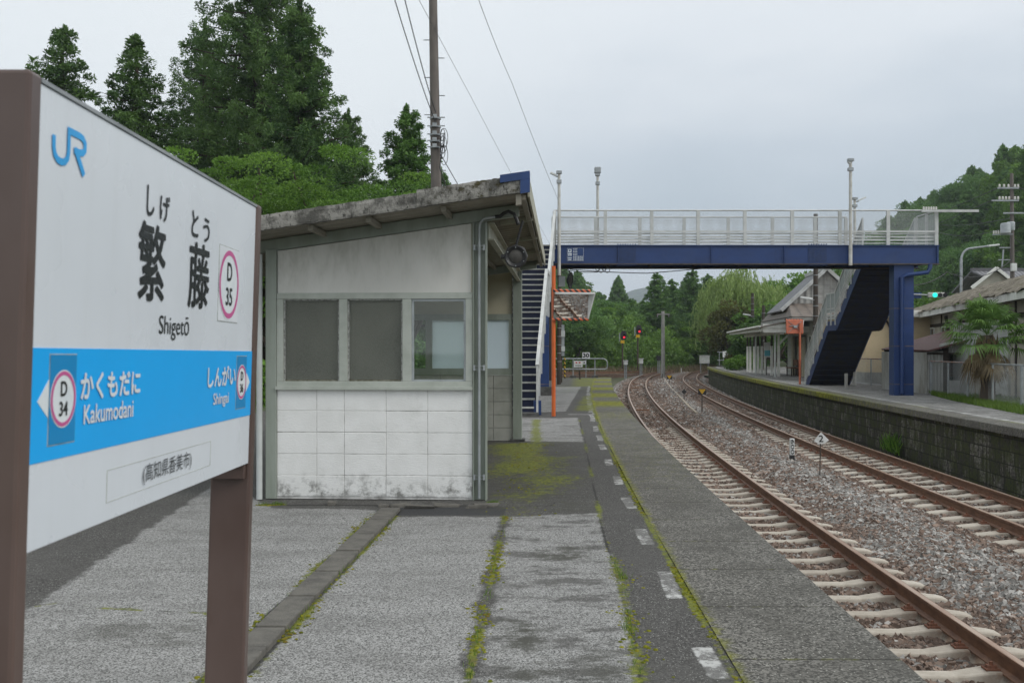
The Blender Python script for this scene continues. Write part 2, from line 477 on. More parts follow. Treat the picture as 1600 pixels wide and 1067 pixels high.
M['orange_paint'] = plain('orange_paint', (0.62, 0.13, 0.022), (0.50, 0.10, 0.02), 4, 0.45)
M['orange_faded'] = plain('faded_orange_paint', (0.56, 0.16, 0.085), (0.46, 0.12, 0.06), 5, 0.5)
t = NT('hazard_stripes')
xyz = t.sep(t.tc())
w = t.math('FRACT', t.math('MULTIPLY', t.math('ADD', xyz[0], t.math('MULTIPLY', xyz[2], 0.9)), 8.5))
M['hazard'] = t.done(t.mix(t.step(w, 0.48, 0.52), (0.58, 0.13, 0.05), (0.012, 0.012, 0.012)), 0.5)
t = NT('hazard_tape')
w = t.math('FRACT', t.math('MULTIPLY', t.math('ADD', t.sep(t.tc())[0], t.sep(t.tc())[2]), 5.0))
M['hazard_yellow'] = t.done(t.mix(t.step(w, 0.48, 0.52), (0.55, 0.36, 0.02), (0.012, 0.012, 0.012)), 0.5)
t = NT('mirror_face'); M['mirror'] = t.done((0.80, 0.82, 0.82), 0.02, 1.0)
M['white_paint'] = plain('white_paint', (0.70, 0.71, 0.70), (0.55, 0.56, 0.54), 5, 0.5)
M['pole_white'] = plain('white_pole', (0.55, 0.55, 0.52), (0.40, 0.38, 0.34), 5, 0.5)
M['galv'] = plain('galvanised', (0.36, 0.38, 0.39), (0.26, 0.28, 0.29), 6, 0.45, 0.4)
M['rusty_tube'] = plain('rusty_tube', (0.20, 0.10, 0.06), (0.30, 0.29, 0.28), 5, 0.7)
M['concrete_pole'] = plain('concrete_pole', (0.155, 0.135, 0.12), (0.095, 0.082, 0.075), 5, 0.85, bump=0.2, stretch=(1, 1, 0.25))
M['concrete_pale'] = plain('pale_concrete', (0.36, 0.35, 0.33), (0.25, 0.245, 0.23), 4, 0.85, stretch=(1, 1, 0.3))
M['wood_pole'] = plain('wood_pole', (0.075, 0.058, 0.045), (0.035, 0.028, 0.022), 9, 0.9, bump=0.4, stretch=(1, 1, 0.1))
M['cable'] = plain('black_cable', (0.02, 0.02, 0.022), None, 5, 0.6)
M['wire_grey'] = plain('steel_wire', (0.10, 0.105, 0.11), None, 5, 0.5)
M['insulator'] = plain('white_porcelain', (0.72, 0.70, 0.66), (0.6, 0.58, 0.54), 5, 0.25)
M['transformer'] = plain('transformer_grey', (0.45, 0.48, 0.50), (0.36, 0.39, 0.41), 5, 0.5)

def lamp_mat(name, c, s):
    t = NT(name)
    t.put(t.bs.inputs["Emission Color"], c); t.bs.inputs["Emission Strength"].default_value = s
    return t.done(c, 0.3)
M['red_lamp'] = lamp_mat('red_signal_lamp', (1.0, 0.03, 0.06), 0.85)
M['green_lamp'] = lamp_mat('green_signal_lamp', (0.02, 0.80, 0.60), 0.85)

# track
t = NT('rusty_rail')
f = t.noise(14, 6, 0.7, vec=t.mapping(t.tc(), (1, 0.35, 1)))
c = t.mix(t.step(f, 0.3, 0.7), (0.215, 0.112, 0.065), (0.12, 0.06, 0.036))
M['rail'] = t.done(c, 0.62, 0.0, 0.5)
t = NT('rail_running_face')
c = t.mix(t.step(t.noise(9, 5, 0.6, vec=t.mapping(t.tc(), (1, 0.2, 1))), 0.35, 0.7), (0.50, 0.37, 0.28), (0.36, 0.22, 0.145))
M['rail_top'] = t.done(c, 0.33, 0.4)
t = NT('sleeper_concrete')
f = t.noise(7, 6, 0.7)
ox = t.math('ABSOLUTE', t.sep(t.tc())[0])
rust = t.math('MULTIPLY', t.step(t.math('ABSOLUTE', t.math('SUBTRACT', ox, 0.54)), 0.30, 0.02), t.step(t.noise(12, 5, 0.7), 0.35, 0.65))
c = t.mix(t.step(f, 0.35, 0.72), (0.53, 0.485, 0.415), (0.39, 0.345, 0.285))
c = t.mix(t.math('MULTIPLY', t.objrand(), 0.35), c, (0.30, 0.25, 0.2))
c = t.mix(t.math('MULTIPLY', rust, 0.7), c, (0.20, 0.11, 0.065))
t.bump(t.noise(70, 4, 0.7), 0.35, 0.006)
M['sleeper'] = t.done(c, 0.9)
M['clip'] = plain('rust_orange_clip', (0.22, 0.09, 0.05), (0.13, 0.06, 0.038), 30, 0.8)
# ballast bed and loose stones
t = NT('ballast_bed')
p = t.pos()
cell = t.voronoi(22, vec=p, out="Color"); dist = t.voronoi(22, vec=p)
mixf = t.attr("zone")
g = t.mix(t.sep(cell)[0], (0.13, 0.12, 0.11), (0.31, 0.295, 0.275))
b = t.mix(t.sep(cell)[1], (0.085, 0.05, 0.036), (0.20, 0.125, 0.09))
f = t.step(t.math('ADD', mixf, t.math('MULTIPLY', t.math('SUBTRACT', t.sep(cell)[2], 0.5), 0.75)), 0.42, 0.58)
c = t.mix(f, b, g)
c = t.mix(t.step(dist, 0.55, 0.85), c, (0.03, 0.025, 0.02))
t.bump(dist, 1.0, -0.03)
M['ballast_bed'] = t.done(c, 0.9)
t = NT('ballast_stone')
rv = t.attr("rnd"); zn = t.attr("zone")
g = t.mix(rv, (0.16, 0.152, 0.14), (0.47, 0.455, 0.43))
b = t.mix(rv, (0.095, 0.064, 0.048), (0.285, 0.205, 0.16))
t.bump(t.noise(90, 3, 0.6), 0.4, 0.006)
M['ballast_stone'] = t.done(t.mix(zn, b, g), 0.88)

# moss and grass
t = NT('moss')
rv = t.attr("rnd")
c = t.mix(rv, (0.085, 0.10, 0.012), (0.21, 0.205, 0.022))
c = t.mix(t.step(t.noise(6, 4), 0.52, 0.72), c, (0.14, 0.10, 0.02))
M['moss'] = t.done(c, 0.95, 0, 0.1)

def leaf_mat(name, dark, light, trans=0.35, tip=None):
    t = NT(name)
    rv = t.attr("rnd")
    c = t.mix(rv, dark, light)
    c = t.mix(t.math('MULTIPLY', t.objrand(), 0.35), c, tuple(x * 0.7 for x in light))
    if tip is not None:
        c = t.mix(t.step(rv, 0.86, 0.98), c, tip)
    df = t.n.new("ShaderNodeBsdfDiffuse"); tl = t.n.new("ShaderNodeBsdfTranslucent"); gl = t.n.new("ShaderNodeBsdfGlossy")
    gl.inputs["Roughness"].default_value = 0.45
    t.put(df.inputs[0], c); t.put(tl.inputs[0], c)
    gl.inputs[0].default_value = (0.6, 0.65, 0.6, 1)
    m1 = t.n.new("ShaderNodeMixShader"); m1.inputs[0].default_value = trans
    t.l.new(df.outputs[0], m1.inputs[1]); t.l.new(tl.outputs[0], m1.inputs[2])
    m2 = t.n.new("ShaderNodeMixShader"); m2.inputs[0].default_value = 0.035
    t.l.new(m1.outputs[0], m2.inputs[1]); t.l.new(gl.outputs[0], m2.inputs[2])
    t.l.new(m2.outputs[0], t.out.inputs[0])
    t.n.remove(t.bs)
    M[name] = t.m
leaf_mat('cedar_leaf', (0.018, 0.06, 0.018), (0.155, 0.265, 0.065))
leaf_mat('young_cedar_leaf', (0.0473, 0.1215, 0.027), (0.1485, 0.2835, 0.0567))
leaf_mat('broad_leaf', (0.026, 0.075, 0.012), (0.1893, 0.3567, 0.0466), 0.4)
leaf_mat('maple_leaf', (0.0314, 0.084, 0.0123), (0.2171, 0.3851, 0.0532), 0.45)
leaf_mat('willow_leaf', (0.138, 0.23, 0.0575), (0.414, 0.529, 0.1725), 0.45)
leaf_mat('forest_leaf', (0.0472, 0.1239, 0.0354), (0.2006, 0.354, 0.0885), 0.35)
leaf_mat('vine_leaf', (0.066, 0.154, 0.022), (0.22, 0.374, 0.066), 0.45)
leaf_mat('olive_leaf', (0.05, 0.0625, 0.015), (0.15, 0.15, 0.0375), 0.4)
leaf_mat('hedge_leaf', (0.039, 0.104, 0.0156), (0.143, 0.273, 0.0455), 0.4)
leaf_mat('palm_leaf', (0.045, 0.11, 0.022), (0.19, 0.33, 0.075), 0.35)
leaf_mat('palm_dead', (0.11, 0.075, 0.035), (0.27, 0.20, 0.11), 0.2)
leaf_mat('grass_blade', (0.06, 0.12, 0.015), (0.17, 0.27, 0.04), 0.4)
leaf_mat('dry_grass', (0.13, 0.10, 0.055), (0.30, 0.24, 0.15), 0.3)
M['bark'] = plain('bark', (0.075, 0.055, 0.04), (0.035, 0.026, 0.02), 7, 0.95, bump=0.6, bscale=25, stretch=(1, 1, 0.2))
t = NT('ground_soil')
c = t.mix(t.step(t.noise(0.25, 6, 0.65), 0.4, 0.65), (0.045, 0.075, 0.018), (0.10, 0.085, 0.05))
c = t.mix(t.step(t.noise(3.0, 5, 0.7), 0.5, 0.7), c, (0.03, 0.05, 0.012))
t.bump(t.noise(4, 6, 0.7), 0.6, 0.1)
M['ground_soil'] = t.done(c, 0.95)
t = NT('hill_green')
c = t.mix(t.step(t.noise(0.09, 8, 0.7), 0.4, 0.62), (0.028, 0.070, 0.018), (0.075, 0.135, 0.035))
t.bump(t.voronoi(0.22), 1.0, 1.5)
M['hill_green'] = t.done(c, 0.95)
t = NT('mountain_forest')
p = t.pos()
d = t.voronoi(0.10, vec=p); n = t.noise(0.05, 8, 0.75, vec=p)
c = t.mix(t.step(n, 0.38, 0.62), (0.022, 0.055, 0.017), (0.075, 0.13, 0.036))
c = t.mix(t.step(d, 0.3, 0.7), c, (0.014, 0.034, 0.013))
t.bump(d, 1.0, -5.0)
M['mountain_forest'] = t.done(c, 0.95)

# platform surfaces -------------------------------------------------
t = NT('platform_asphalt')
p = t.pos()
sp = t.voronoi(150, vec=p, out="Color"); sd = t.voronoi(150, vec=p)
fine = t.noise(420, 2, 0.6, vec=p)
n_mid = t.noise(9, 5, 0.65, vec=p); n_big = t.noise(1.3, 4, 0.6, vec=p); n_edge = t.noise(14, 5, 0.7, vec=p)
n_str = t.noise(2.4, 6, 0.68, vec=t.mapping(p, (0.55, 1.5, 1)))
li = t.math('ADD', t.math('ADD', t.attr("light"), t.math('MULTIPLY', t.math('SUBTRACT', n_edge, 0.5), 0.12)), t.math('MULTIPLY', t.math('SUBTRACT', t.noise(3.2, 4, 0.6, vec=p), 0.5), 0.16))
lm = t.step(li, -0.02, 0.03)
dark = t.mix(t.step(t.sep(sp)[0], 0.30, 1.0), (0.036, 0.034, 0.031), (0.140, 0.135, 0.127))
dark = t.mix(t.math('MULTIPLY', t.step(n_big, 0.35, 0.7), 0.45), dark, (0.095, 0.092, 0.085))
pale = t.mix(t.step(t.sep(sp)[1], 0.0, 0.9), (0.075, 0.074, 0.070), (0.39, 0.387, 0.375))
pale = t.mix(t.math('MULTIPLY', t.step(n_str, 0.35, 0.7), 0.28), pale, (0.11, 0.108, 0.10))
wear = t.step(t.math('ADD', t.math('MULTIPLY', n_mid, 0.35), t.math('MULTIPLY', n_str, 0.75)), 0.545, 0.64)
wear = t.math('MULTIPLY', wear, t.attr("worn"))
pale = t.mix(t.math('MULTIPLY', wear, 0.78), pale, dark)
c = t.mix(lm, dark, pale)
c = t.mix(t.math('MULTIPLY', t.step(fine, 0.5, 0.75), 0.3), c, (0.06, 0.058, 0.055))
chip = t.math('MULTIPLY', t.step(t.sep(sp)[2], 0.955, 0.99), t.step(sd, 0.5, 0.3))
c = t.mix(chip, c, (0.50, 0.50, 0.47))
pa = t.step(t.math('ADD', t.attr("patch"), t.math('MULTIPLY', t.math('SUBTRACT', n_edge, 0.5), 0.03)), -0.005, 0.01)
c = t.mix(pa, c, t.mix(t.sep(sp)[0], (0.028, 0.028, 0.029), (0.052, 0.052, 0.053)))
damp = t.attr("damp")
c = t.mix(t.math('MULTIPLY', damp, t.math('ADD', t.math('MULTIPLY', t.step(t.math('ADD', t.math('MULTIPLY', n_str, 0.7), t.math('MULTIPLY', n_mid, 0.6)), 0.58, 0.74), 0.8), t.math('MULTIPLY', t.step(n_big, 0.3, 0.8), 0.15))), c, (0.055, 0.055, 0.042))
ck = t.step(t.math('ADD', t.attr("crack"), t.math('MULTIPLY', t.math('SUBTRACT', n_edge, 0.5), 0.035)), 0.016, 0.004)
c = t.mix(t.math('MULTIPLY', ck, 0.85), c, (0.022, 0.021, 0.018))
pn = t.noise(24, 5, 0.75, vec=p)
pcov = t.math('ADD', 0.14, t.math('MULTIPLY', t.step(t.math('ADD', t.math('MULTIPLY', pn, 0.5), t.math('MULTIPLY', t.noise(5, 3, vec=p), 0.6)), 0.54, 0.66), 0.62))
pt = t.math('MULTIPLY', t.step(t.math('ADD', t.attr("paint"), t.math('MULTIPLY', t.math('SUBTRACT', pn, 0.5), 0.035)), -0.006, 0.008), pcov)
c = t.mix(pt, c, (0.60, 0.60, 0.58))
mn = t.math('ADD', t.math('MULTIPLY', t.noise(16, 6, 0.72, vec=p), 0.65), t.math('MULTIPLY', n_big, 0.35))
mm = t.step(t.math('ADD', t.attr("moss"), t.math('MULTIPLY', t.math('SUBTRACT', mn, 0.5), 3.2)), 0.42, 0.80)
mcol = t.mix(t.step(t.noise(40, 4, 0.7, vec=p), 0.3, 0.7), (0.070, 0.088, 0.012), (0.225, 0.245, 0.018))
mcol = t.mix(t.step(t.noise(5, 4, vec=p), 0.55, 0.75), mcol, (0.15, 0.11, 0.02))
mcol = t.mix(t.math('MULTIPLY', t.step(n_mid, 0.48, 0.68), 0.65), mcol, (0.055, 0.062, 0.018))
c = t.mix(t.math('MULTIPLY', mm, 0.88), c, mcol)
h = t.math('ADD', t.math('MULTIPLY', sd, -0.5), t.math('MULTIPLY', fine, 0.4))
h = t.math('ADD', h, t.math('MULTIPLY', mm, 0.8))
t.bump(h, 0.55, 0.006)
M['asphalt'] = t.done(c, 0.88, 0, 0.35)

t = NT('coping_concrete')
p = t.pos()
sp = t.voronoi(95, vec=p, out="Color"); sd = t.voronoi(95, vec=p)
n_big = t.noise(1.6, 5, 0.65, vec=p); n_mid = t.noise(11, 6, 0.7, vec=p)
c = t.mix(t.step(t.sep(sp)[0], 0.1, 1.0), (0.046, 0.044, 0.039), (0.225, 0.216, 0.194))
c = t.mix(t.math('MULTIPLY', t.step(n_big, 0.38, 0.66), 0.65), c, (0.070, 0.067, 0.058))
c = t.mix(t.math('MULTIPLY', t.step(n_mid, 0.56, 0.75), 0.5), c, (0.055, 0.052, 0.045))
c = t.mix(t.math('MULTIPLY', t.step(t.sep(sp)[2], 0.94, 0.99), t.step(sd, 0.5, 0.3)), c, (0.42, 0.41, 0.37))
jy = t.sep(p)[1]
jn = t.math('ABSOLUTE', t.math('SUBTRACT', t.math('FRACT', t.math('ADD', t.math('MULTIPLY', t.math('ADD', jy, t.math('MULTIPLY', t.math('SUBTRACT', n_mid, 0.5), 0.012)), 1.0 / 0.92), 0.12)), 0.5))
jm = t.step(jn, 0.490, 0.4965)
c = t.mix(t.math('MULTIPLY', jm, 0.8), c, (0.024, 0.022, 0.018))
mm = t.math('MULTIPLY', t.math('MAXIMUM', t.math('MULTIPLY', t.step(jn, 0.475, 0.497), 0.75), t.attr("moss")), t.step(t.math('ADD', t.noise(9, 6, 0.7, vec=p), t.math('MULTIPLY', t.attr("moss"), 0.22)), 0.52, 0.68))
mcol = t.mix(t.step(t.noise(7, 6, 0.75, vec=p), 0.32, 0.68), (0.065, 0.072, 0.012), (0.27, 0.275, 0.02))
c = t.mix(t.math('MULTIPLY', mm, 0.85), c, mcol)
t.bump(t.math('ADD', t.math('MULTIPLY', sd, -0.5), t.math('MULTIPLY', jm, -2.0)), 0.55, 0.006)
M['coping'] = t.done(c, 0.9, 0, 0.3)

t = NT('far_platform_wall')
uv = t.attr("wall_uv", "Vector")
bt = t.n.new("ShaderNodeTexBrick")
t.put(bt.inputs["Vector"], uv)
bt.inputs["Scale"].default_value = 1.0; bt.inputs["Brick Width"].default_value = 0.40; bt.inputs["Row Height"].default_value = 0.24
bt.inputs["Mortar Size"].default_value = 0.012; bt.inputs["Mortar Smooth"].default_value = 0.3; bt.offset = 0.5
bt.inputs["Color1"].default_value = (0, 0, 0, 1); bt.inputs["Color2"].default_value = (1, 1, 1, 1); bt.inputs["Mortar"].default_value = (0.5, 0.5, 0.5, 1)
bw = bt.outputs[0]
n = t.noise(3.0, 6, 0.7, vec=uv); n2 = t.noise(18, 5, 0.7, vec=uv)
stre = t.noise(5.0, 5, 0.7, vec=t.mapping(uv, (1.3, 0.22, 1)))
c = t.mix(t.step(n2, 0.3, 0.7), (0.030, 0.028, 0.023), (0.062, 0.058, 0.048))
pal = t.math('MULTIPLY', t.step(t.math('ADD', t.math('MULTIPLY', bw, 0.16), t.math('MULTIPLY', stre, 1.0)), 0.57, 0.72), t.step(n2, 0.36, 0.62))
c = t.mix(t.math('MULTIPLY', pal, 0.85), c, (0.27, 0.257, 0.225))
gm = t.math('MULTIPLY', t.step(n, 0.40, 0.58), t.step(n2, 0.30, 0.56))
c = t.mix(t.math('MULTIPLY', gm, 0.75), c, (0.050, 0.064, 0.014))
c = t.mix(t.math('MULTIPLY', bt.outputs[1], 0.8), c, (0.018, 0.017, 0.013))
t.bump(t.math('ADD', t.math('MULTIPLY', bt.outputs[1], -1.0), t.math('MULTIPLY', n2, 0.5)), 0.8, 0.03)
M['far_wall'] = t.done(c, 0.92, 0, 0.25)

# buildings
M['plaster_beige'] = plain('beige_plaster', (0.66, 0.53, 0.34), (0.60, 0.48, 0.30), 2, 0.85)
M['plaster_grey'] = plain('grey_plaster', (0.33, 0.33, 0.31), (0.25, 0.25, 0.235), 3, 0.85)
M['plaster_pale'] = plain('pale_plaster', (0.50, 0.47, 0.40), (0.40, 0.37, 0.31), 2, 0.85)
t = NT('white_siding')
z = t.sep(t.pos())[2]
w = t.math('FRACT', t.math('MULTIPLY', z, 1 / 0.18))
c = t.mix(t.step(t.noise(2, 5), 0.3, 0.7), (0.56, 0.57, 0.54), (0.44, 0.45, 0.42))
c = t.mix(t.step(w, 0.1, 0.0), c, (0.25, 0.26, 0.24))
t.bump(w, 0.6, 0.02)
M['white_siding'] = t.done(c, 0.6)
M['white_board'] = plain('white_board', (0.74, 0.74, 0.70), (0.60, 0.60, 0.56), 3, 0.6)
M['dark_timber'] = plain('dark_timber', (0.035, 0.026, 0.02), (0.06, 0.045, 0.033), 5, 0.85)
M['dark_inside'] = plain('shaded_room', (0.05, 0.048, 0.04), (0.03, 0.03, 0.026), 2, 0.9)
def roof_mat(name, c1, c2, wu, wv):
    t = NT(name)
    uv = t.attr("roof_uv", "Vector")
    u, v, _ = t.sep(uv)
    a = t.math('FRACT', t.math('MULTIPLY', u, 1 / wu)); b = t.math('FRACT', t.math('MULTIPLY', v, 1 / wv))
    cell = t.voronoi(4, vec=uv, out="Color")
    c = t.mix(t.step(t.noise(2.5, 6, 0.7, vec=uv), 0.35, 0.68), c1, c2)
    c = t.mix(t.math('MULTIPLY', t.sep(cell)[0], 0.3), c, tuple(x * 0.6 for x in c1))
    c = t.mix(t.math('MULTIPLY', t.math('MAXIMUM', t.step(a, 0.14, 0.0), t.step(b, 0.16, 0.0)), 0.55), c, tuple(x * 0.25 for x in c1))
    t.bump(t.math('ADD', t.math('SINE', t.math('MULTIPLY', u, 6.283 / wu)), b), 0.8, 0.03)
    return t.done(c, 0.6)
M['tile_grey'] = roof_mat('grey_roof_tile', (0.22, 0.22, 0.235), (0.15, 0.15, 0.16), 0.28, 0.26)
M['slate_brown'] = roof_mat('brown_roof_slate', (0.20, 0.165, 0.14), (0.14, 0.115, 0.095), 0.5, 0.32)
M['gable_tile'] = roof_mat('white_grey_gable_tile', (0.50, 0.49, 0.46), (0.34, 0.335, 0.32), 0.3, 0.22)
M['maroon_sheet'] = roof_mat('maroon_sheet', (0.16, 0.065, 0.055), (0.10, 0.045, 0.04), 0.12, 5.0)
M['tin_white'] = plain('white_sheet', (0.52, 0.53, 0.52), (0.36, 0.36, 0.34), 3, 0.5)
t = NT('corrugated_pale')
x = t.sep(t.pos())
w = t.math('SINE', t.math('MULTIPLY', t.math('ADD', x[0], x[1]), 60))
c = t.mix(t.step(t.noise(2.5, 6, 0.7, vec=t.mapping(t.tc(), (1, 1, 0.3))), 0.38, 0.7), (0.50, 0.51, 0.49), (0.30, 0.28, 0.24))
t.bump(w, 0.7, 0.02)
M['corrugated'] = t.done(c, 0.6)
t = NT('old_roof')
p = t.mapping(t.attr("roof_uv", "Vector"), (1.0, 0.35, 1))
n = t.noise(7, 8, 0.75, vec=p)
c = t.mix(t.step(n, 0.34, 0.66), (0.15, 0.13, 0.10), (0.30, 0.27, 0.22))
c = t.mix(t.step(t.noise(3, 5, vec=p), 0.56, 0.72), c, (0.095, 0.092, 0.05))
t.bump(n, 0.9, 0.06)
M['old_roof'] = t.done(c, 0.95, 0, 0.2)
M['red_wood'] = plain('red_wood', (0.30, 0.05, 0.04), (0.2, 0.035, 0.03), 4, 0.6)
M['rust_box'] = plain('rusty_box', (0.22, 0.10, 0.05), (0.12, 0.06, 0.035), 6, 0.85)
M['yellow_marker'] = plain('yellow_marker', (0.62, 0.36, 0.01), (0.52, 0.3, 0.01), 5, 0.5)
M['notice_red'] = plain('notice_red', (0.55, 0.05, 0.04), None, 5, 0.5)
M['cyan_notice'] = plain('cyan_notice', (0.10, 0.42, 0.50), None, 5, 0.5)
# ------------------------------------------------------------------ large ground sheet, hills
def sstep(x, a, b):
    q = np.clip((x - a) / (b - a), 0, 1); return q * q * (3 - 2 * q)
def vnoise(x, y, seed=0):
    r = np.random.default_rng(seed); out = 0
    for k in range(6):
        a, b, c_, d = r.uniform(-1, 1, 4); out = out + np.sin(x * a * 2 + y * b * 2 + c_ * 9) * np.cos(y * d * 2 - x * b + a * 7)
    return out / 3
def grid_obj(name, xs, ys, zf, mat, smooth=True, warp=None):
    Xg, Yg = np.meshgrid(xs, ys)
    if warp is not None: Xg, Yg = warp(Xg, Yg)
    Zg = zf(Xg, Yg) + np.zeros_like(Xg)
    V = np.stack([Xg.ravel(), Yg.ravel(), Zg.ravel()], 1)
    nx, ny = len(xs), len(ys)
    i = np.arange(nx - 1)[None, :] + nx * np.arange(ny - 1)[:, None]
    F = np.stack([i, i + 1, i + 1 + nx, i + nx], -1).reshape(-1, 4)
    return np_mesh(name, V, F, mat, smooth=smooth), V
def nonlin(a, b, n, p): return a + (b - a) * np.linspace(0, 1, n) ** p
gx = np.concatenate([-nonlin(14, 3000, 26, 2.6)[::-1], np.linspace(-12, 44, 40), nonlin(48, 3000, 26, 2.4)])
gy = np.concatenate([-nonlin(6, 500, 8, 2)[::-1], np.linspace(-4, 170, 70), nonlin(175, 5000, 30, 2.4)])
def ground_z(X, Y):
    z = -1.32 + 0 * X
    return z
g, _ = grid_obj("ground", gx, gy, ground_z, 'ground_soil')
tag(g, "rough green and brown ground around the railway", "ground", kind="structure")

def side_sheet(name, o0, o1, y0, y1, z, label, nO=30, nY=40):
    Og, Yg = np.meshgrid(np.linspace(o0, o1, nO), np.linspace(y0, y1, nY)); Xg = (XE(Yg) if y0 > 70 else XE(np.minimum(Yg, 80))) + Og
    zz = z + 0.03 * vnoise(Xg * .5, Yg * .4, 12)
    if y0 > 70: zz = zz - 1.3 * np.clip(1 - (Og - o0) / 2.5, 0, 1)
    Vv = np.stack([Xg.ravel(), Yg.ravel(), zz.ravel()], 1)
    i = np.arange(nO - 1)[None, :] + nO * np.arange(nY - 1)[:, None]
    tag(np_mesh(name, Vv, np.stack([i, i + 1, i + 1 + nO, i + nO], -1).reshape(-1, 4), 'ground_soil', smooth=True), label, "ground", kind="structure")
side_sheet("yard_ground", E2 + 11.5, E2 + 70, 4, 80, -0.08, "grassy yard behind the opposite platform")
side_sheet("yard_ground", E2 + 0.2, E2 + 70, 78, 125, -0.16, "grassy ground past the end of the opposite platform")
side_sheet("bank_ground", -60, -7.9, -10, 49.5, -0.09, "grassy ground behind the near platform")
# ------------------------------------------------------------------ left platform
def pdist(P, pts):          # distance of points to a polyline
    d = np.full(len(P), 1e9)
    for (ax, ay), (bx, by) in zip(pts[:-1], pts[1:]):
        ex, ey = bx - ax, by - ay; L2 = ex * ex + ey * ey + 1e-12
        q = np.clip(((P[:, 0] - ax) * ex + (P[:, 1] - ay) * ey) / L2, 0, 1)
        d = np.minimum(d, np.hypot(P[:, 0] - ax - q * ex, P[:, 1] - ay - q * ey))
    return d
def psdf(P, pts):           # positive inside a polygon
    ins = np.zeros(len(P), bool); n = len(pts)
    for i in range(n):
        (x1, y1), (x2, y2) = pts[i], pts[(i + 1) % n]
        c_ = (y1 > P[:, 1]) != (y2 > P[:, 1])
        ins ^= c_ & (P[:, 0] < (x2 - x1) * (P[:, 1] - y1) / (y2 - y1 + 1e-12) + x1)
    d = pdist(P, list(pts) + [pts[0]])
    return np.where(ins, d, -d)
def gp(*pp): return [tuple(G(x, y)[:2]) for x, y in pp]
COPW = 0.78
Y_END = 49.0
ys = np.concatenate([np.linspace(-3, 2.8, 30), np.arange(2.84, 12, 0.025), np.arange(12, 24, 0.05), np.arange(24, Y_END + .01, 0.14)])
us = np.concatenate([np.linspace(-7.5, -3.7, 40), np.arange(-3.68, 0.0, 0.025), [0.0]])   # offset from the coping joint
US, YS = np.meshgrid(us, ys)
XS = XE(YS) - COPW + US
P = np.stack([XS.ravel(), YS.ravel()], 1)
off = US.ravel()
lineB = gp((1005, 1085), (992, 1000), (975, 935), (958, 875), (945, 842), (930, 770), (921, 725), (914, 690), (905, 655))
lineC = gp((728, 1085), (737, 1030), (752, 975), (768, 900), (778, 850), (790, 805))
drainL = gp((596, 796), (398, 985), (330, 1052)); drainR = gp((626, 796), (446, 985), (384, 1052))
# pale old asphalt: everything right of the dark strip on the left, up to the shelter
west = gp((340, 752), (200, 845), (40, 955), (-260, 1150))
pale1 = west + [(-3.5, 1.5), (-0.25, 1.5)] + lineC + gp((788, 806), (600, 806), (590, 796), (430, 793))
pale2 = lineC + gp((795, 806), (850, 803), (935, 800)) + lineB[4::-1] + [(0.47, 1.5), (-0.25, 1.5)]
pale4 = gp((770, 646), (800, 604), (908, 604), (884, 642))
pale3 = gp((806, 688), (812, 653), (903, 652), (912, 690))
light = np.maximum(np.maximum(psdf(P, pale1), psdf(P, pale2)), np.maximum(psdf(P, pale3), psdf(P, pale4)))
light = np.minimum(light, pdist(P, lineC) - 0.035)
worn = np.clip(sstep(psdf(P, pale2), -0.05, 0.1) * 1.0 + sstep(psdf(P, pale3), -0.05, 0.1) * 0.55 + sstep(psdf(P, pale4), -0.05, 0.3) * 0.75 + 0.14, 0, 1)
patch = np.maximum(psdf(P, gp((592, 804), (620, 790), (792, 792), (788, 804))), -1)
damp = sstep(psdf(P, gp((760, 800), (760, 690), (905, 690), (918, 800))), -0.3, 0.4)
wob0 = 0.12 * vnoise(P[:, 0] * 4.2, P[:, 1] * 3.1, 19)
for poly_, k_ in ((gp((765, 1075), (785, 965), (862, 972), (880, 1075)), .95), (gp((826, 884), (842, 850), (915, 850), (935, 872)), .8), (gp((905, 1075), (900, 1010), (960, 985), (990, 1070)), .6), (gp((830, 800), (840, 812), (925, 808), (920, 790)), .6), (gp((120, 1000), (150, 960), (300, 965), (280, 1010)), .45)):
    damp = np.maximum(damp, k_ * sstep(psdf(P, poly_) + wob0, -0.12, 0.12))
crack = np.minimum(pdist(P, lineB), pdist(P, gp((40, 965), (95, 940), (180, 950), (335, 956))) + 0.004)
crack = np.minimum(crack, pdist(P, gp((786, 860), (840, 862), (870, 856), (940, 866))) + 0.008)
crack = np.minimum(crack, pdist(P, gp((800, 792), (860, 789), (868, 784), (820, 778))) + 0.002)
crack = np.minimum(crack, pdist(P, gp((803, 772), (812, 736), (880, 735))) + 0.008)
crack = np.minimum(crack, pdist(P, lineC) + 0.002)
crack = np.minimum(crack, pdist(P, gp((592, 800), (482, 905), (392, 988), (302, 1078))) - 0.012 * (1 + np.sin(YS.ravel() * 5)))
crack = np.minimum(crack, pdist(P, drainR) - 0.010)
for L_ in (gp((905, 763), (930, 766), (985, 764)), gp((640, 840), (700, 846), (765, 842)), gp((480, 1000), (560, 1012), (640, 1004), (735, 1012)), gp((880, 700), (900, 716), (925, 722)), gp((850, 905), (905, 930), (970, 925))):
    crack = np.minimum(crack, pdist(P, L_) + 0.010)
crack = np.minimum(crack, pdist(P, gp((420, 788), (760, 790))) - 0.03)
# white dashes beside the coping joint, worn
segs = [(2.2, 2.9), (3.3, 3.75), (4.25, 4.70), (5.62, 6.30), (7.15, 7.75), (8.80, 9.45), (10.35, 11.0), (12.05, 12.7), (13.9, 14.6), (15.2, 16.2), (17, 18.2), (19.3, 21.2), (22.0, 38)]
paint = np.full(len(P), -1.0)
for a, b in segs:
    paint = np.maximum(paint, np.minimum(np.minimum(YS.ravel() - a, b - YS.ravel()), 0.047 - np.abs(off + 0.10 + 0.012 * np.sin(YS.ravel() * 2.7))))
